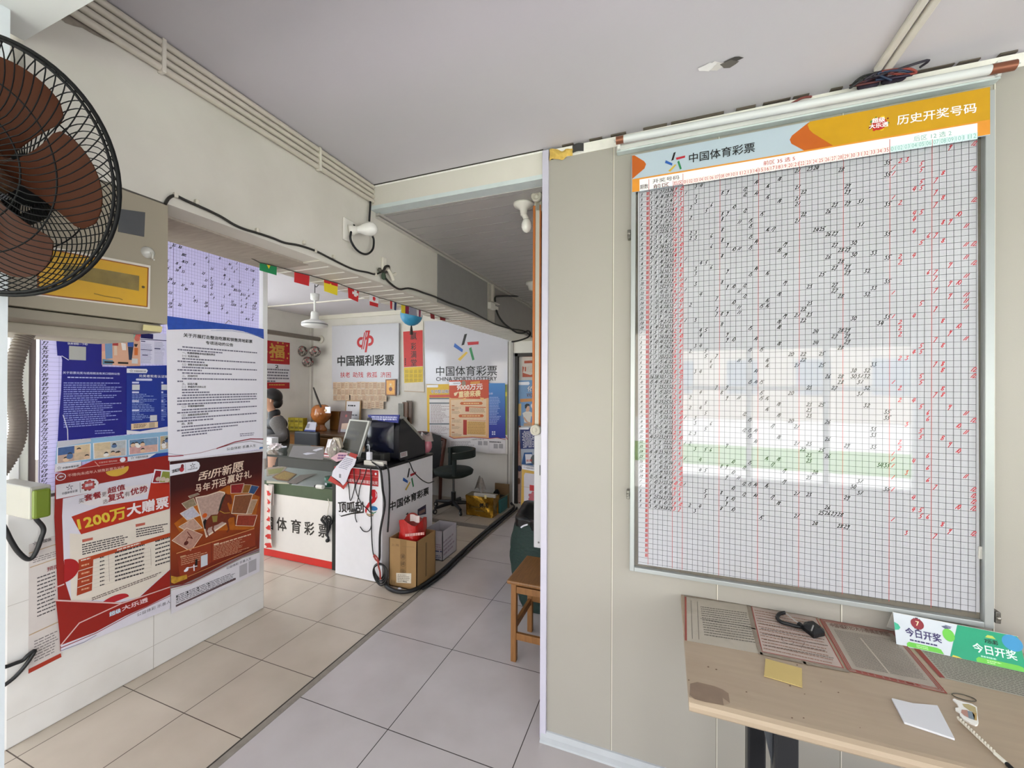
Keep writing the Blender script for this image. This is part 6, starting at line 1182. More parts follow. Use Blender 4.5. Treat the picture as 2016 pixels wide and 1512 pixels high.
# stool
st_ = thing('wooden_stool', 'small square wooden stool with stretchers beside the wall end', 'stool', (-.66, 2.36, 0))
sw = M('#83592f', .45, noise=.18, scale=14, stretch=(8, 1, 1), bump=.1); sw2 = M('#8a5d30', .5, noise=.2, scale=14, stretch=(8, 8, 1))
fx = onZ(1005, 1302, 0); X0s, Y0s = fx.x, fx.y; X1s, Y1s = X0s + .31, Y0s + .33; zs = onY(1001, 1143, Y0s - .02).z
b = B(); b.box((X0s - .02, Y0s - .02, zs - .022), (X1s + .02, Y1s + .02, zs), sw, .008); b.obj('seat', st_)
for x in (X0s, X1s - .03):
    for y in (Y0s, Y1s - .03): b = B(); b.box((x, y, 0), (x + .032, y + .032, zs - .022), sw2, .003); b.obj('leg', st_)
for nm, z in (('apron', zs - .06), ('stretcher', .145)):
    for y in (Y0s + .006, Y1s - .026): b = B(); zz_ = z if y < Y0s + .1 else z + (.07 if nm == 'stretcher' else 0); b.box((X0s + .03, y, zz_ - .018), (X1s - .028, y + .02, zz_ + .02), sw2, .002); b.obj(nm, st_)
    for x in (X0s + .006, X1s - .026): b = B(); zz_ = z + (.05 if nm == 'stretcher' else 0); b.box((x, Y0s + .03, zz_ - .018), (x + .02, Y1s - .028, zz_ + .02), sw2, .002); b.obj(nm, st_)
# black hose along the old wall line
hp_ = [onZ(*p, .022) for p in ((760, 1120), (758, 1145), (766, 1158), (785, 1165), (805, 1164), (822, 1158), (842, 1146), (870, 1124), (900, 1096), (930, 1068), (955, 1046), (975, 1030), (995, 1013), (1008, 1003))]
hp_.append(Vector((-1.80, 4.86, .03))); hp_.append(onY(1006, 990, 4.85))
b = B(); b.tube(smoothpath(hp_, 4), .016, M('#16171a', .5, noise=.1), 8); top(b, 'floor_hose', 'thick black cable hose lying on the floor along the old wall line', 'hose')
hp_ = [p + Vector((.035, .02, -.008)) for p in hp_[5:-1]]; b = B(); b.tube(smoothpath(hp_, 4), .010, M('#1b1c1f', .5, noise=.1), 8); top(b, 'floor_cable', 'thinner black cable lying beside the thick hose on the floor', 'cable')
# ================================================================== glass display counter
YC = 2.70; xr = onY(662, 1000, YC).x; xl = -3.95; zt_ = .942
dc = thing('display_counter', 'dark framed glass display counter with a white lettered front and red kick strip', 'display counter', ((xl + xr) / 2, 3.0, 0))
met = M('#343735', .4, metal=.4, noise=.03); green = M('#47573f', .45, noise=.04)
z1c, z2c = onY(640, 962, YC).z, onY(640, 986, YC).z; zr = onY(640, 1104, YC).z
b = B(); b.box((xr - .045, YC, 0), (xr, YC + .03, zt_ - .008), met, .002); b.box((xr - .03, 3.22, 0), (xr, 3.25, zt_ - .008), met, .002); b.box((xr - .02, YC + .03, .62), (xr - .002, 3.22, .66), met)
b.box((xl, YC - .004, zt_ - .022), (xr, YC + .012, zt_ - .006), M('#20231f', .4)); b.box((xl, 3.24, zt_ - .02), (xr, 3.25, 0), met); b.obj('frame', dc)
b = B(); b.box((xl, YC + .002, z2c), (xr - .046, YC + .03, z1c), green, .002); b.obj('green_rail', dc)
b = B(); b.box((xl, YC + .005, zr), (xr - .046, YC + .02, z2c), M('#ddd9d4', .35, noise=.015)); 
s = faceY(YC + .004); C_ = Q(510, 840, .21168)
for ch, bl, br, tl in (('国', (70, 948), (130, 948), (70, 835)), ('体', (165, 960), (255, 968), (165, 838)), ('育', (298, 982), (388, 990), (298, 858)), ('彩', (422, 1000), (512, 1008), (422, 880)), ('票', (553, 1022), (645, 1030), (553, 905))):
    u0, v0 = s.L(C_(*bl)); u1, _ = s.L(C_(*br)); vt_ = s.L(C_(*tl))[1]; s.text(ch, ('l', u0, v0), ('l', u1, v0), ('l', u0, vt_), M('#2b2723', .5), 1, .02)
b.merge(s).obj('front_panel', dc)
b = B(); b.box((xl, YC + .004, 0.004), (xr - .046, YC + .018, zr), M('#c62a22', .4)); b.obj('kick_strip', dc)
b = B(); b.box((xr - .006, YC + .03, 0), (xr, 3.22, .62), M('#1c1d1f', .5)); b.obj('side_panel', dc)
b = B(); b.box((xl, YC + .03, z1c - .012), (xr - .008, 3.24, z1c), M('#a9adab', .4, noise=.04)); b.obj('shelf', dc)
b = B(); b.box((xl, YC - .004, zt_ - .006), (xr + .004, 3.25, zt_), GGLASS); b.obj('glass_top', dc)
b = B(); b.box((xl, YC + .006, z1c), (xr - .046, YC + .010, zt_ - .022), GLASS); b.obj('glass_front', dc)
b = B(); b.box((xr - .012, YC + .03, z1c), (xr - .008, 3.22, zt_ - .022), GLASS); b.obj('glass_side', dc)
b = B(); b.box((xr + .004, YC + .01, 0), (xr + .028, YC + .10, .10), M('#b9bab8', .4, metal=.3), .003); b.box((xr + .006, YC + .005, .03), (xr + .022, YC + .012, .08), blk); top(b, 'floor_socket', 'grey metal socket box on the floor between the display counter and the white kiosk', 'socket')
E_ = Q(510, 840, .10585); zsh = z1c + .001
def onshelf(pts, z, t, m, name, lb, cat, fn=None, group=None):
    s = faceZ(z + t); s.slab([E_(*p) for p in pts], t, m)
    if fn: fn(s)
    return top(s, name, lb, cat, group)
och = M('#b08a3c', .5, noise=.35, scale=70); pnk = M('#b09488', .5, noise=.2, scale=40)
onshelf(((140, 760), (540, 730), (420, 880), (140, 920)), zsh, .002, M('#a89484', .5, noise=.2, scale=40), 'ticket_sheet', 'olive and pink ticket sheet at the back left inside the glass counter', 'ticket sheet', lambda s: s.poly([E_(*p) for p in ((160, 800), (470, 760), (400, 860), (180, 890))], M('#8d8a4a', .5, noise=.3, scale=60), 1))
onshelf(((240, 935), (470, 815), (700, 880), (540, 1010), (330, 985)), zsh + .003, .002, M('#8a5a2c', .5), 'ticket_sheet', 'ochre patterned ticket sheet in the middle of the glass counter', 'ticket sheet', lambda s: s.poly([E_(*p) for p in ((280, 930), (475, 830), (670, 885), (530, 990), (350, 970))], och, 1))
onshelf(((520, 1040), (760, 900), (1080, 870), (850, 970), (690, 1060)), zsh + .006, .002, M('#8b7d78', .5, noise=.15, scale=30), 'ticket_sheet', 'greyish brown ticket sheet right of the ochre one inside the glass counter', 'ticket sheet')
onshelf(((140, 1000), (560, 1030), (560, 1058), (140, 1040)), zsh, .004, M('#d8d0b8', .5), 'paper_strip', 'cream paper strip along the front edge of the counter shelf', 'paper')
onshelf(((600, 1080), (690, 1005), (1185, 1010), (1185, 1130)), zsh, .002, M('#b9bcbb', .5, noise=.03), 'paper_sheet', 'pale grey paper sheet at the front right of the counter shelf', 'paper')
q = onZ(*E_(1110, 1115), zsh + .02); mk = thing('glue_bottle', 'white bottle with black cap lying on the counter shelf', 'bottle', q)
b = B(); b.tube([q + Vector((-.02, 0, 0)), q + Vector((.05, 0, 0))], .018, M('#d9d8d2', .35), 14); b.obj('body', mk)
b = B(); b.tube([q + Vector((-.042, 0, 0)), q + Vector((-.02, 0, 0))], .012, blk, 12); b.obj('cap', mk)
q = onZ(*E_(1255, 1130), zsh); gp_ = thing('green_tub', 'dark green tub with a pale label inside the right end of the counter', 'tub', q); q.y += .03
b = B(); b.lathe([(0, zsh), (.03, zsh), (.036, zsh + .09), (.034, zsh + .09), (0, zsh + .08)], M('#0f5a44', .35), T0((q.x - .005, q.y, 0)), 20); b.obj('cup', gp_)
b = B(); b.box((q.x - .012, q.y - .036, zsh + .02), (q.x + .008, q.y - .034, zsh + .04), whx); b.obj('label_patch', gp_)
q2 = onZ(*E_(1265, 1060), zsh); q2 = Vector((q.x, q.y + .085, 0)); gbt = thing('green_bottle', 'pale green bottle with white cap standing behind the dark green tub in the counter', 'bottle', q2)
b = B(); b.lathe([(0, zsh), (.028, zsh), (.028, zsh + .12), (.012, zsh + .15), (.012, zsh + .16)], M('#7f9c5a', .2, coat=.5), T0((q2.x, q2.y, 0)), 18); b.obj('body', gbt)
b = B(); b.lathe([(.015, zsh + .155), (.015, zsh + .185), (0, zsh + .185)], whx, T0((q2.x, q2.y, 0)), 14); b.obj('cap', gbt)
# on the glass top
ztp = zt_ + .0008
onshelf(((545, 555), (635, 350), (1215, 372), (1190, 610), (900, 595)), ztp, .0015, M('#8f8d8c', .5, noise=.05), 'counter_mat', 'grey mat sheet lying on the glass top of the display counter', 'mat')
onshelf(((815, 502), (900, 480), (1065, 492), (880, 525)), ztp + .002, .001, whx, 'paper_slip', 'white paper slip lying nearer the front on the grey counter mat', 'paper slip')
onshelf(((1000, 435), (1130, 395), (1185, 402), (1180, 420), (1065, 452)), ztp + .002, .003, whx, 'paper_slip', 'white folded paper slip lying farther back on the grey counter mat', 'paper slip')
q = onZ(*E_(190, 345), zt_); tb = thing('tissue_box', 'small white box on the left of the counter beside the person', 'box', q)
b = B(); z0 = ztp; b.box((q.x - .12, q.y, z0), (q.x + .035, q.y + .08, z0 + .075), M('#dedde0', .4), .004); b.box((q.x - .05, q.y - .0006, z0 + .035), (q.x - .015, q.y, z0 + .039), M('#7a3a3a')); b.obj('carton', tb)
b = B(); 
def crump(u, v):
    a = 2 * PI * u; t = PI * v; r = .04 * (1 + .35 * math.sin(5 * a + 4 * t) * math.sin(t) + .2 * math.sin(9 * a - 7 * t)); return Vector((r * 1.5 * math.sin(t) * math.cos(a), r * math.sin(t) * math.sin(a), .03 + r * .75 * math.cos(t)))
q = onZ(*E_(295, 430), zt_); b.grid(lambda u, v: crump(u, v) + Vector((q.x, q.y, max(ztp, 0)) if True else 0), 22, 14, M('#d8cfd0', .6, noise=.15, scale=60), False); top(b, 'crumpled_paper', 'crumpled white tissue lying on the glass counter beside the white box', 'crumpled paper')
onshelf(((345, 372), (515, 358), (515, 376), (360, 395)), ztp, .004, whx, 'paper_slip', 'thin white paper strip lying behind the crumpled tissue on the counter', 'paper slip')
# bundle of cables tied at the right of the white front
cb_ = thing('cable_bundle', 'bundle of black looped cable hanging at the right of the white counter front', 'cable bundle', onY(640, 1060, 2.685))
for k in range(9):
    x0, y0 = 575 + RND.uniform(-12, 60), 875 + RND.uniform(-20, 25); L_ = RND.uniform(20, 60)
    pts = [(645, 985), (x0 + 30, y0 + 40), (x0, y0), (x0 + 20, y0 - 28), (x0 + 45, y0 + 5), (632 + RND.uniform(-6, 10), 960), (640, 1000)]
    b = B(); b.tube(smoothpath([onY(*C_(*p), 2.69 - .002 * k) for p in pts], 5), .0045, M('#151517', .45), 6); b.obj('loop', cb_)
b = B(); b.tube(smoothpath([onY(*C_(*p), 2.688) for p in ((640, 940), (632, 1000), (645, 1040), (630, 1060))], 4), .009, M('#151517', .45), 7); b.ball(onY(*C_(637, 1058), 2.688), .018, M('#151517', .5), 10); b.obj('plug', cb_)
b = B(); b.tube(smoothpath([onY(*C_(*p), 2.692) for p in ((640, 670), (652, 720), (640, 780), (638, 860), (645, 930))], 4), .003, M('#cfcabd', .5), 6); b.obj('white_lead', cb_)
# red white rolled banner beside the partition end
bn = thing('red_white_banner', 'red and white striped paper banner hanging at the left of the counter front', 'banner', onY(528, 1090, 2.66))
xq = onY(535, 1020, 2.66).x; rw = M('#d9cfc8', .5, noise=.03)
b = B(); 
def bann(u, v): return Vector((xq - .17 + .17 * u, 2.66 + .012 * math.sin(u * 9 + v * 4), .10 + .57 * v))
b.grid(bann, 16, 20, rw); b.obj('paper', bn)
b = B()
for k in range(7): b.grid(lambda u, v, k=k: bann(.62 + .3 * u + .06 * math.sin(v * 6 + k), .14 * k + .075 * v) + Vector((0, -.002, 0)), 4, 4, M('#c8302a', .45))
b.obj('red_scallops', bn)
b = B(); b.box((onY(529, 960, 2.675).x, 2.672, onY(529, 994, 2.672).z), (onY(539, 960, 2.675).x, 2.675, onY(529, 953, 2.672).z), M('#d2c4be', .5)); top(b, 'hanging_slip', 'pinkish white paper slip hanging beside the red striped banner', 'paper slip')
# ================================================================== white kiosk with the terminal
XK0, XK1, YK0, YK1, ZK = -2.575, -2.10, 2.655, 3.40, .905
ki = thing('white_kiosk', 'white kiosk cabinet with black top, red notice band and coloured star on its side', 'cabinet', ((XK0 + XK1) / 2, 3.0, 0))
kw = M('#eae9ee', .35, noise=.015)
kbody = B(); kbody.box((XK0, YK0, .004), (XK1, YK1, ZK), kw, .003)
b = B(); b.box((XK0 - .008, YK0 - .006, ZK), (XK1 + .008, YK1 + .01, ZK + .02), M('#0b0b0c', .4), .004); b.obj('black_top', ki)
s = faceY(YK0 - .001)
zb0, zb1 = s.L(C_(1000, 545))[1], s.L(C_(1000, 398))[1]; u0, u1 = s.L(C_(700, 450))[0], s.L(C_(1110, 450))[0]
s.slab([('l', u0, zb0), ('l', u1, zb0), ('l', u1, zb1), ('l', u0, zb1)], .0006, M('#b0242a', .4)); zm2_ = (zb0 + zb1) / 2 + .01
s.line([('l', u0, zm2_), ('l', u1, zm2_)], .002, M('#d8a8a4', .5), 1); s.text('不得向未成年人销售彩票及兑奖', ('l', u0 + .04, zb0 + .012), ('l', u1 - .006, zb0 + .012), ('l', u0 + .04, zb0 + .040), M('#dcc8c8', .5), 2, .02); s.text('公益体彩 理性购彩', ('l', s.L(C_(945, 430))[0], zm2_ + .016), ('l', s.L(C_(1055, 430))[0], zm2_ + .016), ('l', s.L(C_(945, 430))[0], zm2_ + .034), M('#dcb0b0', .5), 2, .01); s.disc(('l', s.L(C_(1085, 430))[0], zm2_ + .025), .01, whx, 2)
kb_ = s
s = faceY(YK0 - .0008)
def kt(t, bl, br, tl, m_, bo=.03): s.text(t, C_(*bl), C_(*br), C_(*tl), m_, 1, bo)
kt('顶呱刮', (742, 795), (975, 800), (735, 697), M('#1d1714', .5), .03); s.poly([C_(740, 815), C_(762, 828), C_(860, 800), C_(978, 790), C_(975, 802), C_(860, 815), C_(765, 838)], M('#1d1714', .5), 1)
s.poly([C_(*p) for p in ((1035, 600), (1055, 585), (1078, 585), (1098, 615), (1100, 660), (1078, 700), (1040, 725), (1008, 770), (995, 810), (985, 785), (992, 745), (1020, 705), (1040, 690), (1055, 660), (1042, 630))], M('#c8202a', .35), 1); s.poly([C_(*p) for p in ((1080, 600), (1094, 630), (1090, 660), (1084, 655), (1086, 630))], whx, 2)
s.disc(C_(1068, 760), .037, M('#2878b4', .4), 1, sq=.5); s.poly([C_(*p) for p in ((1035, 790), (1065, 800), (1095, 785), (1085, 800), (1060, 810), (1040, 805))], M('#2c8a60', .4), 1); s.poly([C_(*p) for p in ((998, 800), (1020, 812), (1070, 810), (1060, 830), (1030, 838), (1005, 825))], M('#b8a080', .4), 1); s.line([C_(1000, 815), C_(1025, 835), C_(1060, 830)], .004, blk, 2)
kf_ = s
s = faceX(XK1 + .0015); K8 = Q(740, 840, .22487)
s.star(K8(235, 572), K8(352, 520), K8(235, 383), 1); s.text('中国体育彩票', K8(118, 742), K8(462, 592), K8(118, 666), M('#121011', .5), 1, .035)
s.poly([K8(365, 725), K8(438, 680), K8(440, 765), K8(365, 780)], M('#2a2440', .4, noise=.2, scale=30), 1); s.poly([K8(375, 745), K8(430, 715), K8(430, 745), K8(380, 770)], M('#8a6a64', .4), 2); s.poly([K8(260, 770), K8(280, 750), K8(290, 775)], M('#3a2a30', .4), 1)
s.merge(kf_).merge(kb_)
kbody.merge(s).obj('body', ki)
# lottery terminal
zk = ZK + .0205; te = thing('lottery_terminal', 'large dark navy lottery terminal standing on the white kiosk', 'terminal', (-2.3, 3.05, zk))
tn = M('#0c0d17', .3, noise=.04); tn2 = M('#12152a', .22, noise=.04)
X0t, X1t = -2.485, -2.125
b = B(); b.prism([(X0t, y, z) for y, z in ((2.90, zk + .03), (2.90, 1.20), (2.93, 1.285), (2.97, 1.295), (3.26, 1.075), (3.30, 1.06), (3.31, zk), (2.93, zk))], (X1t - X0t, 0, 0), tn); b.obj('housing', te)
b = B(); b.grid(lambda u, v: Vector((X0t + .03 + (X1t - X0t - .08) * u, 2.895 - .035 * math.sin(PI * u) ** .5 * math.sin(PI * min(v * 1.1, 1)) ** .6, 1.0 + .27 * v)), 14, 12, tn2); b.obj('rear_cover', te)
b = B(); b.prism([(X0t - .005, y, z) for y, z in ((2.955, 1.29), (2.965, 1.31), (3.275, 1.082), (3.262, 1.068))], (X1t - X0t + .01, 0, 0), M('#9a9890', .4)); b.obj('screen_bezel', te)
b = B(); b.box((X0t + .02, 2.82, zk), (X1t - .09, 2.905, zk + .075), M('#3c3c3a', .4, noise=.05), .004); b.box((X0t + .16, 2.8188, zk + .02), (X1t - .13, 2.82, zk + .06), M('#1c1c1c')); b.obj('printer_base', te)
s = faceX(X1t + .001); s.slab([Q(620, 760, .12565)(*p) for p in ((1338, 1045), (1445, 1018), (1450, 1095), (1340, 1128))], .001, M('#c8c8cc', .5)); s.rows(Q(620, 760, .12565)(1350, 1050), Q(620, 760, .12565)(1435, 1030), Q(620, 760, .12565)(1350, 1110), 3, M('#8a4a4a', .5), 1, (.9, 1), .5, 5); s.obj('rating_label', te)
b = B(); b.tube(smoothpath([Vector((-2.36, 2.80, 1.11)) + Vector((.03 * math.cos(a), -.03, .03 * math.sin(a))) for a in [PI * k / 6 for k in range(9)]], 3), .008, blk, 7); b.tube(smoothpath([(-2.38, 2.78, 1.09), (-2.35, 2.76, 1.04), (-2.28, 2.77, 1.03), (-2.25, 2.80, 1.0)], 5), .007, blk, 7); b.obj('rear_cable', te)
T6 = Q(620, 760, .12565); s = faceY(2.86); s.slab([T6(828, 450), T6(1320, 452), T6(1300, 580), T6(1000, 545), T6(835, 485)], .012, M('#2a3288', .4)); s.rows(T6(885, 468), T6(1285, 475), T6(890, 498), 1, M('#b8bce0', .5), 1, (1, 1), .8, 14); s.rows(T6(895, 500), T6(1275, 505), T6(900, 535), 1, M('#b8bce0', .5), 1, (1, 1), .8, 12); s.poly([T6(1070, 520), T6(1100, 520), T6(1085, 550)], whx, 1)
o = s.obj('blue_header_strip', te)
# customer display
cd = thing('customer_display', 'tilted grey framed customer screen standing on the left of the kiosk', 'screen', (-2.47, 2.74, zk))
D0 = onY(*T6(405, 985), 2.73); s = Sheet(D0, onY(*T6(682, 1105), 2.71) - D0, onY(*T6(545, 520), 2.77) - D0)
s.slab([T6(405, 985), T6(682, 1105), T6(870, 540), T6(548, 520)], .022, M('#b9bab4', .35)); s.poly([T6(420, 985), T6(672, 1075), T6(835, 560), T6(562, 545)], M('#45443e', .25, noise=.04), 1)
s.poly([T6(420, 985), T6(672, 1075), T6(690, 1020), T6(440, 950)], M('#35352f', .25), 2)
for a, b_, n in (((520, 690), (705, 725), 9), ((500, 780), (660, 815), 8)):
    for k in range(n): f = k / n; x, y = a[0] + (b_[0] - a[0]) * f, a[1] + (b_[1] - a[1]) * f; s.poly([T6(x, y), T6(x + 13, y + 2), T6(x + 3, y + 48), T6(x - 10, y + 45)], M('#2c2c2a', .3), 2)
s.poly([T6(485, 850), T6(510, 852), T6(500, 890), T6(475, 885)], M('#2f3a34', .3), 2); s.obj('screen', cd)
b = B(); b.tube([(-2.50, 2.775, 1.02), (-2.46, 2.77, zk + .01)], .014, blk, 8); b.box((-2.53, 2.72, zk), (-2.40, 2.80, zk + .012), blk, .004); b.obj('stand', cd)
# power strip, charger, leads
psx0, psx1 = onY(719, 910, 2.70).x, onY(757, 918, 2.70).x
ps = thing('power_strip', 'white power strip lying on the front of the black kiosk top', 'power strip', ((psx0 + psx1) / 2, 2.71, zk))
b = B(); b.box((psx0, 2.68, zk), (psx1, 2.735, zk + .038), wp, .006); b.obj('body', ps)
b = B()
for k in range(3): x = psx0 + .03 + .05 * k; b.box((x, 2.695, zk + .038), (x + .004, 2.708, zk + .0385), blk); b.box((x + .014, 2.695, zk + .038), (x + .018, 2.708, zk + .0385), blk)
b.obj('sockets', ps)
ch = thing('phone_charger', 'white phone charger with a white lead plugged into the power strip', 'charger', (psx0 + .03, 2.71, zk + .04))
b = B(); b.box((psx0 + .012, 2.695, zk + .039), (psx0 + .055, 2.725, zk + .105), whx, .005); b.obj('plug_body', ch)
b = B(); b.tube(smoothpath([(psx0 + .033, 2.71, zk + .104), (psx0 + .033, 2.71, zk + .14), (psx0 + .02, 2.72, zk + .16), (psx0 - .02, 2.74, zk + .155)], 5), .003, whx, 6); b.obj('lead', ch)
def frontlead(pts, r, name, lb, Y=YK0 - .012, fn=None):
    b = B(); b.tube(smoothpath([onY(*C_(*p), Y) for p in pts], 5), r, M('#161618', .45), 6); return top(b, name, lb, 'cable')
frontlead(((880, 395), (885, 480), (890, 560), (850, 690), (835, 560), (820, 490), (835, 420)), .0035, 'kiosk_lead', 'leftmost thin black lead looping down the kiosk front from the black top')
frontlead(((940, 392), (935, 460), (900, 540), (905, 610), (950, 710), (1010, 770), (1035, 800)), .0035, 'kiosk_lead', 'black lead crossing the kiosk front from the black top to the red curl')
frontlead(((1000, 380), (980, 460), (940, 560), (925, 650), (900, 760), (895, 840), (910, 890)), .0035, 'kiosk_lead', 'black lead running down the kiosk front across the black headline')
frontlead(((1035, 378), (1040, 470), (1035, 600), (1030, 700), (1045, 850), (1040, 940), (1010, 975), (970, 970), (940, 930)), .004, 'kiosk_lead', 'black lead curling at the middle of the kiosk front below the red curl', YK0 - .016)
frontlead(((1038, 378), (1045, 520), (1040, 700), (1045, 900), (1050, 1060), (1060, 1170), (1075, 1210)), .0045, 'kiosk_lead', 'straight black lead dropping down the right of the kiosk front to the coil', YK0 - .02)
for k, (pts, lb) in enumerate(((((-2.16, 2.66, zk + .01), (-2.10, 2.632, ZK), (-2.085, 2.64, .75), (-2.082, 2.66, .62), (-2.10, 2.63, .42), (-2.105, 2.63, .22), (-2.12, 2.625, .19)), 'thick black lead running down the right edge of the white kiosk'), (((-2.17, 2.70, zk + .01), (-2.09, 2.70, ZK + .02), (-2.075, 2.71, .8), (-2.078, 2.715, .6), (-2.082, 2.70, .40)), 'second black lead running down the side of the white kiosk'), (((-2.2, 2.95, zk + .005), (-2.09, 2.98, ZK + .02), (-2.08, 3.05, .82), (-2.085, 3.18, .72), (-2.085, 3.3, .66), (-2.085, 3.40, .655)), 'thin black lead crossing the coloured star on the kiosk side'))):
    b = B(); b.tube(smoothpath(pts, 6), (.009, .007, .0045)[k], M('#161618', .45), 7); top(b, 'kiosk_lead', lb, 'cable')
b = B(); 
for k, pts in enumerate((((-2.28, 2.72, zk + .04), (-2.22, 2.68, zk + .03), (-2.16, 2.66, zk + .012)), ((-2.3, 2.72, zk + .04), (-2.33, 2.69, zk + .05), (-2.38, 2.66, zk + .012)))): 
    b = B(); b.tube(smoothpath(pts, 5), .006, blk, 6); top(b, 'short_lead', 'short black lead %s the power strip on the kiosk' % ('right of' if k == 0 else 'left of'), 'cable')
co = thing('cable_coil', 'coil of black cable tied with red cord at the foot of the white kiosk', 'cable coil', onY(745, 1150, 2.62))
cc0 = onY(748, 1126, 2.618)
for k in range(4):
    rr = .060 + .007 * k; b = B(); b.tube([(cc0.x + (.008 * k - .01) + rr * .82 * math.cos(a), 2.622 - .006 * k + .008 * math.sin(a * 2), cc0.z - .006 * k + .004 + rr * math.sin(a)) for a in [2 * PI * i / 30 for i in range(31)]], .0062, M('#121214', .4), 7); b.obj('turn', co)
b = B(); rdm = M('#a84038', .5); b.tube(smoothpath([onY(*C_(*p), 2.60) for p in ((1065, 1200), (1085, 1235), (1105, 1255), (1112, 1300), (1125, 1350), (1130, 1420))], 4), .0065, rdm, 7); b.tube(smoothpath([onY(*C_(*p), 2.60) for p in ((1070, 1190), (1100, 1220), (1115, 1265))], 4), .006, rdm, 7); b.obj('red_tie', co)
# receipts, plastic bag and leaflets at the left of the kiosk top
rb_ = thing('receipt_box', 'white and red receipt box with a crumpled clear bag on the kiosk corner', 'box', onY(650, 900, 2.72))
q = onY(*T6(180, 1110), 2.72); q1 = onY(*T6(400, 840), 2.72)
s = faceY(2.69); s.slab([T6(135, 1115), T6(230, 1125), T6(290, 850), T6(205, 835)], .07, M('#d2ccd2', .5)); s.poly([T6(136, 1075), T6(232, 1085), T6(236, 1060), T6(140, 1045)], M('#8a3a40', .5), 1); s.poly([T6(138, 1110), T6(230, 1122), T6(231, 1105), T6(137, 1095)], M('#9a5050', .5), 1); s.obj('carton', rb_)
s = faceY(2.685); s.slab([T6(280, 810), T6(370, 820), T6(410, 960), T6(370, 1000), T6(290, 900)], .03, M('#b9ae9e', .5, noise=.08)); s.obj('paper_roll', rb_)
b = B(); q = onY(*T6(300, 1000), 2.69); b.grid(lambda u, v: q + Vector((.065 * math.sin(PI * v) * math.cos(2 * PI * u) * (1 + .25 * math.sin(7 * u * 6.28 + 5 * v)), .03 * math.sin(PI * v) * math.sin(2 * PI * u), .085 * math.cos(PI * v) * (1 + .12 * math.sin(5 * u * 6.28)))), 20, 12, M('#8d847e', .15, noise=.25, scale=40, coat=.6), False); b.obj('clear_bag', rb_)
lf = thing('pink_leaflet', 'pink and violet folded leaflet lying at the left front of the kiosk', 'leaflet', onY(660, 915, 2.64))
s = faceY(2.645); s.slab([T6(245, 1130), T6(380, 1040), T6(520, 1045), T6(470, 1140), T6(340, 1190)], .002, M('#c8a0ac', .5, noise=.05)); s.rows(T6(370, 1065), T6(490, 1068), T6(350, 1150), 2, M('#5a2a6a', .5), 1, (1, 1), .6, 5); s.obj('sheet', lf)
lf2 = thing('hanging_leaflet', 'white leaflet with red ends hanging over the left front of the kiosk', 'leaflet', onY(675, 950, 2.63))
s = faceY(2.632); s.slab([T6(555, 1040), T6(670, 1075), T6(640, 1140), T6(530, 1090)], .0015, M('#a8302a', .45)); s.slab([T6(500, 1085), T6(650, 1140), T6(620, 1240), T6(560, 1310), T6(490, 1500), T6(440, 1560), T6(260, 1420), T6(280, 1330), T6(350, 1240), T6(420, 1170)], .0012, M('#d9d6e2', .5)); s.slab([T6(250, 1405), T6(390, 1500), T6(440, 1560), T6(420, 1590), T6(205, 1480)], .0015, M('#b0302a', .45)); s.slab([T6(440, 1560), T6(500, 1500), T6(520, 1515), T6(450, 1620), T6(410, 1590)], .0015, M('#b0302a', .45))
s.rows(T6(475, 1110), T6(625, 1150), T6(365, 1280), 7, M('#6a6a86', .5), 1, (.8, 1), .35, 9); s.rect(T6(378, 1375), T6(410, 1440), M('#8a8890', .5), 1); s.obj('sheet', lf2)
# pink bag at the far end of the kiosk top
pb = thing('pink_bag', 'pink filled plastic bag with clear handles at the far end of the kiosk', 'bag', (-2.14, 3.36, zk))
q = onX(840, 884, -2.14); b = B(); b.ball((-2.15, 3.365, zk + .075), .075, M('#c07080', .35, noise=.1, coat=.3), 14, (.8, .55, 1)); b.obj('bag_body', pb)
b = B(); b.grid(lambda u, v: Vector((-2.15 + .075 * math.cos(2 * PI * u) * (1 - .3 * v), 3.365 + .05 * math.sin(2 * PI * u) * (1 - .3 * v), zk + .12 + .07 * v + .02 * math.sin(4 * PI * u) * v)), 20, 5, M('#b8a8a4', .2, coat=.5, alpha=.7), False); b.obj('handles', pb)
# ================================================================== cartons, bags on the floor
def carton(name, lb, x0, x1, y0, y1, z0, h, m, mi, flaps=True):
    t = thing(name, lb, 'box', ((x0 + x1) / 2, (y0 + y1) / 2, z0)); w = .006
    b = B()
    for a, c in (((x0, y0), (x1, y0 + w)), ((x0, y1 - w), (x1, y1)), ((x0, y0), (x0 + w, y1)), ((x1 - w, y0), (x1, y1))): b.box((a[0], a[1], z0), (c[0], c[1], z0 + h), m)
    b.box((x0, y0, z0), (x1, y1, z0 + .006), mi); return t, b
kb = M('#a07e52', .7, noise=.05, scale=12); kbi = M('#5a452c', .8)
bx0, bx1, by0, by1 = onZ(768, 1151, 0).x, onZ(822, 1163, 0).x, 2.655, 2.925; hb = onY(765, 1058, by0).z
cbx, cb1 = carton('cardboard_box', 'tall brown cardboard box holding a red plastic bag by the white kiosk', bx0, bx1, by0, by1, .001, hb, kb, kbi)
s = faceY(by0 - .0008); N8 = Q(640, 960, .14554)
s.rect(N8(1015, 700), N8(1098, 1165), M('#8a6a40', .5, noise=.04), 0)
for y, ch in ((935, '易'), (1030, '碎'), (1140, '品')): s.ring(N8(1052, y), .022, .002, M('#4a3a26', .6), 1); s.text(ch, N8(1030, y + 24), N8(1075, y + 24), N8(1030, y - 24), M('#4a3a26', .6), 1, .01)
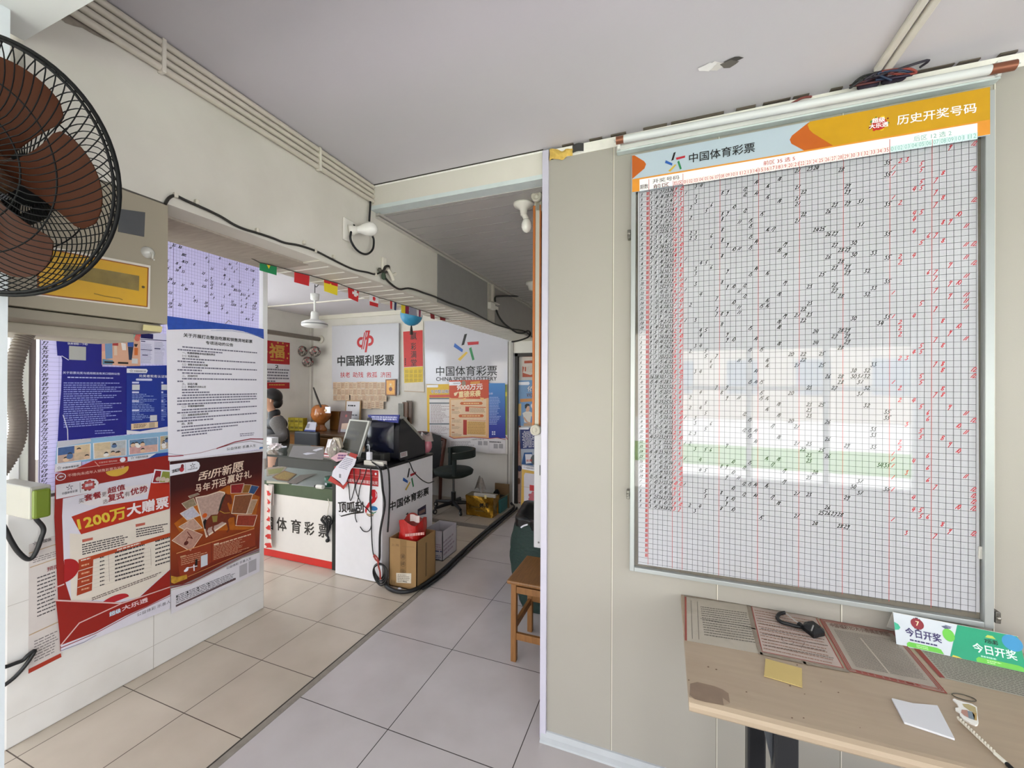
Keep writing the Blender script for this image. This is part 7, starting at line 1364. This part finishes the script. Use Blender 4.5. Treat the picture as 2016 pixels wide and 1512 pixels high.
s.line([N8(1040, 795), N8(1210, 805)], .002, M('#7a5f3c', .6), 1); s.text('上海', N8(895, 785), N8(1000, 798), N8(895, 750), M('#7a5f3c', .6), 1); s.text('重量', N8(890, 1290), N8(950, 1300), N8(890, 1245), M('#7a5f3c', .6), 1)
cb1.merge(s)
s = faceY(by0 - .0014); s.slab([N8(962, 1155), N8(1165, 1160), N8(1162, 1295), N8(965, 1285)], .0006, M('#d9d0c0', .5)); s.rows(N8(980, 1170), N8(1150, 1175), N8(980, 1280), 5, M('#7a6f60', .5), 1, (.6, 1), .4, 8); s.rect(N8(1055, 1262), N8(1110, 1282), blk, 2); s.obj('shipping_label', cbx)
cb1.box((bx1 - .0002, by0 + .12, .06), (bx1 + .0006, by0 + .14, hb - .05), M('#7a5f3c', .6)); cb1.obj('shell', cbx)
rbg = thing('red_plastic_bag', 'red plastic bag stuffed into the tall cardboard box', 'bag', ((bx0 + bx1) / 2, (by0 + by1) / 2, hb - .05))
rm = M('#b81e1c', .25, noise=.08, scale=14, bump=.8, bscale=16, coat=.3)
bcx, bcy = (bx0 + bx1) / 2, (by0 + by1) / 2; hw, hd = ((bx1 - bx0) / 2 - .016) * .8, ((by1 - by0) / 2 - .016) * .8
def rbag(u, v):
    a = 2 * PI * u; c, s_ = math.cos(a), math.sin(a); k = (abs(c) ** 4 + abs(s_) ** 4) ** -.25; f = 1 - .04 * math.sin(9 * a + 6 * v)
    return Vector((bcx + hw * c * k * f, bcy + hd * s_ * k * f, hb - .08 + .20 * v + (.02 * math.sin(3 * a + 1)) * v))
b = B(); b.grid(rbag, 44, 10, rm); b.grid(lambda u, v: Vector((bcx, bcy, hb + .05)) + (rbag(u, 1) - Vector((bcx, bcy, hb + .05))) * (1 - v) + Vector((0, 0, -.03 * v)), 30, 4, M('#a83a34', .3, coat=.4, noise=.15)); b.obj('bag_body', rbg)
s = faceY(bcy - hd - .004); s.rows(N8(1085, 625), N8(1340, 600), N8(1085, 665), 1, M('#d8a09a', .5), 0, (1, 1), .9, 9); s.obj('bag_print', rbg)
b = B(); q = onY(822, 1018, bcy); b.grid(lambda u, v: q + Vector((-.05 + .09 * u, -.03 + .01 * math.sin(6 * u), -.03 + .055 * v)), 8, 4, M('#d8cac8', .5, noise=.05)); b.obj('paper_top', rbg)
b = B()
for k in range(2): q = onZ(790 + 18 * k, 1157 - 3 * k, .012); b.ball(q + Vector((0, -.02, 0)), .016, whx, 8, (1.2, .7, .6))
top(b, 'paper_scrap', 'white crumpled paper scraps on the floor at the foot of the cardboard box', 'paper scrap')
wm = M('#bdb8c0', .55, noise=.04)
wc, cb2 = carton('white_carton', 'open white carton behind the brown cardboard box, against the kiosk', -2.05, -1.862, 3.19, 3.45, .001, .265, wm, kbi)
s = faceX(-1.861); N9 = Q(740, 840, .22487); s.rows(N9(590, 1000), N9(690, 910), N9(595, 1140), 4, M('#9a8a98', .5), 0, (.7, 1), .45, 6); cb2.merge(s)
s = faceY(3.1892); s.rows(N9(512, 1020), N9(578, 1028), N9(512, 1080), 3, M('#a08a98', .5), 0, (.8, 1), .5, 4); s.rows(N9(512, 1082), N9(578, 1090), N9(512, 1092), 1, M('#2c3a6a', .5), 0, (1, 1), 1, 2); s.rows(N9(512, 1120), N9(578, 1125), N9(512, 1165), 3, M('#6a7090', .5), 0, (.6, 1), .5, 4); cb2.merge(s).obj('shell', wc)
g0, g1 = onZ(919, 1012.5, .05), onZ(969, 1021.4, .05)
gbx = thing('gold_bag', 'shiny gold cooler bag with black characters standing on the low step', 'bag', (g0 + g1) / 2)
gm_ = M('#a8802c', .2, metal=.9, noise=.12, scale=8, bump=1, bscale=9); gy0 = (g0.y + g1.y) / 2; hg = onY(945, 977, gy0).z
b = B(); b.grid(lambda u, v: Vector((g0.x + (g1.x - g0.x) * u + .012 * (v - .5) * (1 if u > .5 else -1), gy0 + .012 * math.sin(u * 6 + v * 4) + .05 * v * 0, .052 + (hg - .052) * v)), 16, 12, gm_)
b.grid(lambda u, v: Vector((g1.x + .006 * (v - .5) * 2 + .008 * math.sin(5 * v + 3 * u), gy0 + .17 * u, .052 + (hg + .0 - .052) * v)), 8, 10, gm_); b.grid(lambda u, v: Vector((g0.x - .006 * (v - .5), gy0 + .17 * (1 - u), .052 + (hg - .052) * v)), 6, 8, gm_); b.grid(lambda u, v: Vector((g1.x + (g0.x - g1.x) * u, gy0 + .17, .052 + (hg - .052) * v)), 6, 8, gm_); b.grid(lambda u, v: Vector((g0.x + (g1.x - g0.x) * u, gy0 + .17 * v, .053)), 2, 2, gm_); b.obj('bag_body', gbx)
b = B(); b.box((g0.x + .10, gy0 - .004, hg - .004), (g1.x + .03, gy0 + .03, hg + .035), M('#a9a49c', .5), .006); b.box((g0.x + .24, gy0 - .008, hg - .02), (g0.x + .265, gy0 - .003, hg + .02), M('#d8c88a', .4)); b.box((g0.x, gy0 + .02, hg - .012), (g1.x, gy0 + .16, hg + .004), M('#6e6148', .6)); b.obj('flap', gbx)
s = faceY(gy0 - .013); N10 = Q(840, 900, .11905); s.text('烤肉', N10(872, 838), N10(1010, 838), N10(872, 762), M('#1a160e', .5), 0, .02); s.rows(N10(740, 810), N10(860, 812), N10(740, 840), 1, M('#5a471c', .5), 0, (1, 1), .7, 5); s.rows(N10(800, 870), N10(950, 880), N10(800, 900), 1, M('#6a5424', .5), 0, (1, 1), .6, 7); s.obj('print', gbx)
pbg = B(); q = Vector((g0.x + .14, gy0 + .08, hg + .045)); pbg.grid(lambda u, v: q + Vector((.16 * (u - .45) * (1 - .5 * v), .06 * math.sin(2 * PI * u), .0 + .10 * v * (1 + .5 * math.sin(9 * u)) + .02 * math.sin(15 * u))), 24, 6, M('#8f8884', .2, noise=.25, scale=25, coat=.5), False); top(pbg, 'clear_plastic', 'crumpled clear plastic lying on top of the gold cooler bag', 'plastic bag')
tx0_, ty_ = g1.x + .02, gy0 + .2
tb_ = thing('teal_crate', 'small teal box with dark contents behind the gold bag on the step', 'box', (tx0_, ty_, .05))
b = B(); b.box((g1.x - .16, gy0 + .185, .0505), (g1.x + .018, gy0 + .42, .21), M('#1d5e62', .45, noise=.06), .004); b.box((g1.x - .15, gy0 + .19, .2095), (g1.x + .01, gy0 + .41, .211), M('#101416', .6)); b.obj('shell', tb_)
b = B(); b.grid(lambda u, v: Vector((g1.x - .13 + .12 * u, gy0 + .26 + .03 * math.sin(PI * u), .21 + .10 * math.sin(PI * u) ** .7 * v)), 12, 6, M('#121315', .4, bump=.4)); b.obj('black_bag', tb_)
b = B(); b.box((g1.x - .16, gy0 + .43, .0505), (g1.x + .03, gy0 + .45, .345), M('#6a5234', .7, noise=.06)); top(b, 'cardboard_sheet', 'brown cardboard sheet standing behind the teal box on the step', 'cardboard')
b = B(); q = onY(1003, 972, 4.5); b.tube([Vector((g1.x - .02, gy0 + .24, .21)), q], .004, M('#6a7058', .5), 6); top(b, 'thin_stick', 'thin greenish stick leaning out of the teal box', 'stick')
# ================================================================== office chair and wooden armchair
oc_ = thing('office_chair', 'green upholstered swivel chair on the low step by the back wall', 'chair', onZ(893, 1003, .05))
px_, py_ = onZ(893, 1003, .05).x, 4.42
gf = M('#15211d', .75, noise=.1, scale=30, bump=.15); cx_ = onY(893, 940, py_).x; zs_ = onY(893, 922, py_).z
b = B(); b.lathe([(0, zs_ - .10), (.16, zs_ - .095), (.235, zs_ - .06), (.245, zs_ - .02), (.22, zs_), (.1, zs_ + .008), (0, zs_ + .005)], gf, T0((cx_, py_, 0)), 28); b.obj('seat', oc_)
zb_k = onY(905, 880, py_ + .15).z
def cback(u, v, off=0): a = math.radians(-65 + 200 * u); r = .235 + off; return Vector((cx_ + r * math.cos(a), py_ + r * math.sin(a), zs_ + .15 + (zb_k - zs_ - .15) * v * (1 - .25 * (2 * u - 1) ** 4)))
b = B(); b.grid(lambda u, v: cback(u, v), 24, 6, gf); b.grid(lambda u, v: cback(u, v, .035), 24, 6, gf); b.grid(lambda u, v: cback(u, 1, .035 * v), 24, 2, gf); b.grid(lambda u, v: cback(u, 0, .035 * v), 24, 2, gf); b.obj('backrest', oc_)
for a in (-60, 130):
    b = B(); t = math.radians(a); b.box((cx_ + .24 * math.cos(t) - .02, py_ + .24 * math.sin(t) - .02, zs_ - .05), (cx_ + .24 * math.cos(t) + .025, py_ + .24 * math.sin(t) + .025, zs_ + .22), gf, .01); b.obj('back_support', oc_)
b = B(); b.tube([(cx_, py_, .10), (cx_, py_, .27)], .03, M('#151516', .4), 12); b.tube([(cx_, py_, .27), (cx_, py_, zs_ - .1)], .014, M('#8a8c8e', .2, metal=.9), 10); b.obj('gas_post', oc_)
for k in range(5):
    t = 2 * PI * k / 5 + .5; ex, ey = cx_ + .27 * math.cos(t), py_ + .27 * math.sin(t)
    b = B(); b.tube([(cx_, py_, .145), (ex, ey, .12)], [.028, .016], M('#141416', .45), 8); arm_ = b.obj('base_arm', oc_)
    b = B(); b.lathe([(0, -.012), (.026, -.012), (.03, -.006), (.03, .006), (.026, .012), (0, .012)], M('#1c1c1e', .5), Matrix.Translation((ex, ey, .081)) @ Matrix.Rotation(math.radians(90), 4, 'X') @ Matrix.Rotation(t, 4, 'Y'), 16); b.lathe([(0, -.013), (.014, -.013), (.014, .013), (0, .013)], M('#a9a9a6', .4), Matrix.Translation((ex, ey, .081)) @ Matrix.Rotation(math.radians(90), 4, 'X') @ Matrix.Rotation(t, 4, 'Y'), 12); b.obj('caster', arm_)
wa = thing('wooden_armchair', 'dark padded chair with a curved reddish wooden frame behind the kiosk', 'chair', (-2.78, 4.45, 0))
rw_ = M('#4a1f14', .35, noise=.1, scale=12, stretch=(1, 1, 6)); bp_ = M('#0e0f12', .45, noise=.05)
L0, L1 = onY(800, 858, 4.78), onY(876, 866, 4.78); L0 = Vector((-3.30, 4.78, .90))
arc = [L0 + (L1 - L0) * t + Vector((0, 0, .045 * math.sin(PI * min(1, t * 1.1)))) for t in [k / 10 for k in range(11)]]
b = B(); b.tube(arc + [L1 + Vector((-.01, -.01, -.10)), L1 + Vector((-.05, -.02, -.40)), L1 + Vector((-.06, -.02, -.87))], [.026] * 11 + [.026, .024, .022], rw_, 10); b.tube([L0, L0 + Vector((.02, -.01, -.4)), L0 + Vector((.02, -.01, -.87))], .024, rw_, 10); b.obj('back_frame', wa)
b = B(); b.grid(lambda u, v: Vector((L0.x + .03 + (L1.x - L0.x - .075) * u, 4.755 - .02 * math.sin(PI * u), .45 + (.45 + .035 * math.sin(PI * u)) * v)), 14, 8, bp_); b.obj('back_pad', wa)
b = B(); b.box((L0.x + .0, 4.34, .36), (L1.x - .05, 4.77, .46), bp_, .03); b.obj('seat', wa)
for x in (L0.x + .03, L1.x - .09): b = B(); b.box((x, 4.37, .051), (x + .045, 4.41, .36), rw_, .004); b.obj('front_leg', wa)
# ================================================================== sideboard at the back with its things
sb = thing('wooden_sideboard', 'brown wooden sideboard along the back wall behind the counter', 'sideboard', (-4.5, 4.6, 0))
wb = M('#7a5226', .4, noise=.15, scale=8, stretch=(1, 1, 10)); zsb = .895
b = B(); b.box((-5.2, 4.34, .004), (-3.62, 4.86, zsb - .03), wb, .004); b.obj('body', sb)
b = B(); b.box((-5.22, 4.31, zsb - .03), (-3.60, 4.865, zsb), M('#5a4028', .35, noise=.1), .004); b.obj('worktop', sb)
for k in range(3): b = B(); x = -5.15 + .52 * k; b.box((x, 4.328, .08), (x + .48, 4.34, zsb - .06), wb, .003); o = b.obj('cabinet_door', sb); b = B(); b.ball((x + .43, 4.322, .6), .012, cop, 8); b.obj('knob', o)
za = zsb + .001
def atY(px, py, Y): return onY(px, py, Y)
for r in range(2):
    for k in range(4):
        x0 = atY(564.5 + 8.6 * k, 840, 4.5).x; x1 = atY(572.5 + 8.6 * k, 840, 4.5).x
        b = B(); m_ = M(('#9a8c20', '#a8982c')[(k + r) % 2], .45, noise=.06); b.box((x0, 4.48, za + .095 * r), (x1, 4.56, za + .094 + .095 * r), m_, .004); b.box((x0 + .008, 4.4792, za + .03 + .095 * r), (x1 - .008, 4.48, za + .06 + .095 * r), M('#6f6420', .5))
        top(b, 'yellow_pack', 'yellow pack in the %s row of the stack left on the sideboard' % ('lower', 'upper')[r], 'pack', 'yellow packs in the %s row' % ('lower', 'upper')[r])
s = Sheet((0, 4.40, za), (1, 0, 0), (0, .3, 1)); q0_, q1_ = s.L((598, 849))[0], s.L((621, 849))[0]
s.slab([('l', q0_, .002), ('l', q1_, .002), ('l', q1_ - .02, .15), ('l', q0_ + .04, .15)], .004, M('#c4c4d2', .4)); s.poly([('l', q0_, .002), ('l', q1_, .002), ('l', q1_ - .003, .035), ('l', q0_ + .006, .035)], M('#3a4a8a', .4), 1); s.rect(('l', q0_ + .03, .06), ('l', q0_ + .085, .125), M('#8a8a94', .4), 1); top(s, 'payment_card_stand', 'white and blue payment card stand on the sideboard beside the yellow packs', 'card stand')
# orange ornament with dark stick
og = thing('orange_glass_ornament', 'orange glass bowl ornament on a foot holding a dark stick, on the sideboard', 'ornament', atY(632, 848, 4.5))
q = atY(632, 846, 4.62); oz = za; om = M('#b06a34', .12, noise=.35, scale=16, coat=.8)
h_ = atY(632, 798, 4.5).z - oz
b = B(); b.lathe([(0, oz), (.085, oz), (.08, oz + .03), (.05, oz + .08), (.055, oz + .11), (.12, oz + .17), (.145, oz + .24), (.13, oz + h_ - .05), (.09, oz + h_ - .01), (.07, oz + h_)], om, T0((q.x, q.y, 0)), 28); b.obj('bowl', og)
for a in range(6): b = B(); t = a * PI / 3; b.ball((q.x + .10 * math.cos(t), q.y + .10 * math.sin(t), oz + .25), .05, om, 12, (.7, .7, 1.5)); b.obj('lobe', og)
b = B(); b.tube([atY(632, 802, 4.5), atY(624, 782, 4.5), atY(617, 763, 4.5)], [.012, .014, .010], M('#1f1712', .4, noise=.3, scale=60), 8); b.obj('stick', og)
b = B(); b.ball(atY(642, 808, 4.34), .025, M('#e8c8a0', .1, coat=1), 10); b.box(atY(640, 813, 4.33), atY(651, 801, 4.335), whx); b.obj('tag', og)
b = B(); a, c = atY(650, 848, 4.8), atY(668, 810, 4.8); b.box((a.x, 4.79, za), (c.x, 4.85, c.z), M('#7a4f20', .4, noise=.12), .004); top(b, 'wooden_box', 'upright brown wooden box behind the orange ornament on the sideboard', 'box')
s = Sheet((0, 4.56, za), (1, 0, 0), (0, .12, 1)); a0, a1_ = s.L((666, 840))[0], s.L((689, 840))[0]; hh_ = s.L((676, 809))[1]
s.slab([('l', a0, 0), ('l', a1_, 0), ('l', a1_ + .01, hh_), ('l', a0 + .02, hh_)], .004, M('#4a1418', .4)); s.poly([('l', a0 + .05, .02), ('l', a1_ - .02, .02), ('l', a1_ - .03, .14), ('l', a0 + .06, .13)], M('#c0a08a', .4), 1); s.disc(('l', (a0 + a1_) / 2 + .02, .24), .02, M('#9a2a2a', .4), 1); s.rect(('l', a0 + .05, .01), ('l', a1_ - .03, .05), M('#a8a4a8', .4), 2); top(s, 'dark_red_card', 'dark red folded card standing on the sideboard right of the orange ornament', 'card')
b = B()
for k in range(12): t = RND.uniform(0, 6.28); q = atY(686, 840, 4.72); e = q + Vector((.05 * math.cos(t), .03 * math.sin(t), RND.uniform(.08, .2))); b.tube([Vector((q.x, q.y, za)), (q + e) / 2 + Vector((0, 0, .03)), e], [.003, .012, .001], M('#1f6a34', .4), 5)
top(b, 'small_plant', 'small green plant on the sideboard between the dark red card and the screen', 'plant')
s = Sheet((0, 4.80, za), (1, 0, 0), (0, .06, 1)); a0, a1_ = s.L((678, 840))[0], s.L((706, 840))[0]; hh_ = s.L((690, 788))[1]
fr_ = thing('framed_certificate', 'white certificate in a thin pale wooden frame leaning on the sideboard', 'picture frame', (s.P((a0, 0))))
s.slab([('l', a0, 0), ('l', a1_ + .02, 0), ('l', a1_ + .015, hh_), ('l', a0, hh_)], .02, M('#a88a62', .5)); s.poly([('l', a0 + .02, .02), ('l', a1_ - .0, .02), ('l', a1_ - .0, hh_ - .015), ('l', a0 + .02, hh_ - .015)], M('#cfcdd2', .4), 1); s.rows(('l', a0 + .05, hh_ - .06), ('l', a1_ - .03, hh_ - .06), ('l', a0 + .05, hh_ - .10), 1, blk, 2, (.7, .8), .5, 5); s.rows(('l', a0 + .08, hh_ - .2), ('l', a1_ - .03, hh_ - .2), ('l', a0 + .08, hh_ - .24), 1, M('#6a6a70', .5), 2, (.9, 1), .5, 4); s.obj('frame', fr_)
lr = thing('leaflet_rack', 'dark leaflet rack with brown cards on the back wall behind the terminal', 'rack', atY(792, 818, 4.8))
a, c = atY(779, 820, 4.83), atY(804, 789, 4.83)
b = B(); b.box((a.x, 4.80, a.z - .12), (c.x, 4.87, a.z - .11), M('#3a2f26', .5)); b.box((a.x, 4.80, a.z - .12), (c.x, 4.81, a.z), M('#5a5650', .4, noise=.1)); b.obj('tray', lr)
for k in range(3): b = B(); x = a.x + .05 + .06 * k; b.box((x, 4.82 + .012 * k, a.z - .10), (x + .09, 4.828 + .012 * k, c.z - .02 * (2 - k)), M(['#6a6a62', '#5a3a22', '#4a3220'][k], .4, noise=.2, scale=30), .002); b.obj('card', lr)
dk = thing('black_desk_chair', 'black padded chair back between the person and the wooden sideboard', 'chair', atY(600, 880, 4.1))
a, c = atY(579, 880, 4.1), atY(626, 851, 4.1)
b = B(); b.box((a.x, 4.09, .55), (c.x, 4.15, c.z), M('#14171e', .5, noise=.05), .025); b.obj('backrest', dk)
b = B(); b.box((a.x + .02, 3.80, .42), (c.x - .02, 4.15, .50), M('#14171e', .5), .03); b.obj('seat', dk)
b = B(); b.tube([((a.x + c.x) / 2, 3.97, .05), ((a.x + c.x) / 2, 3.97, .43)], .03, blk, 10); b.lathe([(0, .03), (.24, .004), (.24, .02), (.04, .06), (0, .06)], blk, T0(((a.x + c.x) / 2, 3.97, 0)), 20); b.obj('pedestal', dk)
# ================================================================== the person behind the counter
def skin(verts, edges, mat, sub=2, smooth=True):
    """one continuous skinned surface: verts = [(xyz, rx, ry)], edges = index pairs, vertex 0 is the root"""
    me = bpy.data.meshes.new('s'); me.from_pydata([v[0] for v in verts], edges, []); o = bpy.data.objects.new('s', me); COL.objects.link(o)
    md = o.modifiers.new('k', 'SKIN'); md.use_smooth_shade = True; md.branch_smoothing = .6
    sv = me.skin_vertices[0].data
    for i, v in enumerate(verts): sv[i].radius = (v[1], v[2] if len(v) > 2 else v[1]); sv[i].use_root = (i == 0)
    o.modifiers.new('u', 'SUBSURF').levels = sub
    dg = bpy.context.evaluated_depsgraph_get(); m2 = bpy.data.meshes.new_from_object(o.evaluated_get(dg))
    vs = [v.co.copy() for v in m2.vertices]; fs = [list(p.vertices) for p in m2.polygons]
    bpy.data.objects.remove(o); bpy.data.meshes.remove(me); bpy.data.meshes.remove(m2)
    b = B(); b.add(vs, fs, mat, smooth); return b
hd = onY(534, 786, 3.42)                       # centre of the head
PX, PY = hd.x + .015, 3.44; HZ = hd.z
per = thing('person', 'person with dark tied back hair in a black vest and grey sleeves behind the counter', 'person', (PX, PY, 0))
fl_ = M('#b98b72', .5, noise=.04, scale=25); RA = math.radians(52); CA_, SA_ = math.cos(RA), math.sin(RA); V3 = lambda x, y, z: (PX + x * CA_ - y * SA_, PY + x * SA_ + y * CA_, z)
RV = lambda d: Vector((d[0] * CA_ - d[1] * SA_, d[0] * SA_ + d[1] * CA_, d[2])); RM = Matrix.Rotation(RA, 3, 'Z')
sh = HZ - .245                                  # shoulder height; the figure faces -X, its left side is towards the camera
V = [(V3(.02, 0, .80), .11, .11), (V3(.02, 0, .95), .095, .095), (V3(.03, 0, sh - .08), .095, .105), (V3(.02, 0, sh), .07, .09), (V3(.0, 0, sh + .07), .045, .045), (V3(-.03, 0, HZ - .10), .05, .05), (V3(-.05, 0, HZ - .03), .078, .068), (V3(-.045, 0, HZ + .05), .088, .074), (V3(-.03, 0, HZ + .095), .06, .052)]
Ed = [(0, 1), (1, 2), (2, 3), (3, 4), (4, 5), (5, 6), (6, 7), (7, 8)]
def limb(root, chain):
    p = root
    for c in chain: V.append(c); Ed.append((p, len(V) - 1)); p = len(V) - 1
    return p
ARML = [(V3(.03, -.15, sh - .01), .058), (V3(.08, -.185, sh - .15), .047), (V3(.11, -.27, .985), .042), (V3(-.08, -.22, .978), .034), (V3(-.18, -.19, .972), .026)]
ARMR = [(V3(.03, .15, sh - .01), .058), (V3(.05, .19, sh - .15), .047), (V3(.04, .19, .99), .042), (V3(-.12, .10, .985), .034), (V3(-.22, .03, .975), .026)]
ends = []
for A in (ARML, ARMR): ends.append(limb(3, A))
for s_, e in ((-1, ends[0]), (1, ends[1])):
    w = Vector(V[e][0]); d = RV((-.9, .12 if s_ < 0 else -.35, -.06)).normalized(); sd = Vector((-d.y, d.x, 0)).normalized()
    V.append((tuple(w + d * .04), .028, .016)); Ed.append((e, len(V) - 1)); pm_ = len(V) - 1; V.append((tuple(w + d * .075), .030, .014)); Ed.append((pm_, len(V) - 1)); kn_ = len(V) - 1
    for k, (o_, L_) in enumerate(((-.024, .062), (-.008, .072), (.008, .068), (.024, .052))):
        b0 = w + d * .088 + sd * o_; p = kn_
        for q_, r_ in ((b0, .0085), (b0 + d * L_ * .5 + Vector((0, 0, .004)), .008), (b0 + d * L_ + Vector((0, 0, -.010)), .0065)): V.append((tuple(q_), r_)); Ed.append((p, len(V) - 1)); p = len(V) - 1
    p = pm_
    for q_, r_ in ((w + d * .05 + sd * .034 * s_, .010), (w + d * .085 + sd * .048 * s_, .008)): V.append((tuple(q_), r_)); Ed.append((p, len(V) - 1)); p = len(V) - 1
LEG = lambda s_: [(V3(.02, s_ * .085, .74), .088), (V3(.0, s_ * .095, .43), .058), (V3(.03, s_ * .095, .10), .040), (V3(-.02, s_ * .095, .05), .040), (V3(-.13, s_ * .10, .036), .032)]
for s_ in (-1, 1): limb(0, LEG(s_))
skin(V, Ed, fl_).obj('body', per)
# clothing: vest, sleeves, trousers, shoes
vest = M('#0b0c0f', .6, noise=.06, bump=.3, bscale=18)
vz = [(V3(.02, 0, .80), .16, .16), (V3(.02, 0, .95), .16, .16), (V3(.035, 0, sh - .08), .165, .165), (V3(.025, 0, sh - .01), .135, .135), (V3(.015, 0, sh + .04), .085, .085), (V3(.005, 0, sh + .085), .076, .072), (V3(-.005, 0, sh + .125), .072, .068)]
skin(vz + [(V3(.03, -.16, sh - .03), .088), (V3(.03, .16, sh - .03), .088)], [(0, 1), (1, 2), (2, 3), (3, 4), (4, 5), (5, 6), (3, 7), (3, 8)], vest).obj('vest', per)
b = B(); b.prism([V3(-.155, -.03, sh - .09), V3(-.155, -.10, sh - .09), V3(-.155, -.10, sh - .082), V3(-.155, -.03, sh - .082)], RV((-.012, 0, 0)), M('#a9a9a6', .5)); b.obj('vest_tab', per)
slv = M('#5d5957', .8, noise=.12, scale=60, bump=.3, bscale=50)
for A in (ARML, ARMR):
    sy_ = -1 if A is ARML else 1
    A2_ = [(V3(.03, sy_ * .06, sh - .01), .105), (V3(.04, sy_ * .16, sh - .02), .085), (A[1][0], .064), (A[2][0], .054), (A[3][0], .044), (tuple(Vector(A[3][0]) * .4 + Vector(A[4][0]) * .6), .036)]
    skin(A2_, [(i, i + 1) for i in range(5)], slv).obj('sleeve', per)
tv = [(V3(.02, 0, .82), .145, .135), (V3(.02, 0, .76), .14, .13)]; te_ = [(0, 1)]
for s_ in (-1, 1):
    L_ = LEG(s_); k = len(tv); tv += [(L_[0][0], .098), (L_[1][0], .07), (V3(.02, s_ * .095, .12), .056)]; te_ += [(1, k), (k, k + 1), (k + 1, k + 2)]
skin(tv, te_, M('#20242c', .8, noise=.06)).obj('trousers', per)
for s_ in (-1, 1): skin([(V3(.05, s_ * .095, .05), .045, .045), (V3(-.05, s_ * .098, .042), .045, .04), (V3(-.15, s_ * .10, .034), .038, .032)], [(0, 1), (1, 2)], M('#17171a', .5)).obj('shoe', per)
# hair with a knot, face
hm = M('#14100f', .45, noise=.2, scale=40, stretch=(1, 1, 5))
b = B()
def hair(u, v):
    a = 2 * PI * u; t = .02 + (PI * .42 + .85 * (.5 + .5 * math.cos(a)) ** .8) * v     # lower at the nape than over the brow
    return Vector(V3(-.015 + .108 * math.sin(t) * math.cos(a), .088 * math.sin(t) * math.sin(a), HZ + .025 + .105 * math.cos(t)))
b.grid(hair, 28, 14, hm); b.ball(V3(.035, 0, HZ - .035), .060, hm, 14, (.8, 1.1, 1.25)); b.obj('hair', per)
fx0 = -.05
b = B(); b.ball(V3(fx0 - .088, 0, HZ - .012), .014, fl_, 10, (1.2, .8, 1.3)); b.ball(V3(fx0 - .084, 0, HZ - .027), .012, fl_, 10, (1, 1.2, .7)); b.obj('nose', per)
for s_ in (-1, 1):
    b = B(); b.ball(V3(fx0 - .066, s_ * .032, HZ + .008), .010, M('#e0dcd6', .3), 10, (.8, 1.2, .6)); b.ball(V3(fx0 - .073, s_ * .034, HZ + .008), .005, M('#1d1512', .2), 8); b.obj('eye', per)
    b = B(); b.ball(V3(-.03, s_ * .072, HZ - .01), .022, fl_, 10, (.7, .35, 1.2)); b.obj('ear', per)
    b = B(); b.tube([V3(fx0 - .070, s_ * .018, HZ + .028), V3(fx0 - .066, s_ * .036, HZ + .031), V3(fx0 - .05, s_ * .052, HZ + .026)], .0035, hm, 5); b.obj('eyebrow', per)
b = B(); b.tube([V3(fx0 - .066, - .024, HZ - .056), V3(fx0 - .078, 0, HZ - .054), V3(fx0 - .066, .024, HZ - .056)], [.003, .006, .003], M('#8e4a44', .4), 7); b.obj('mouth', per)
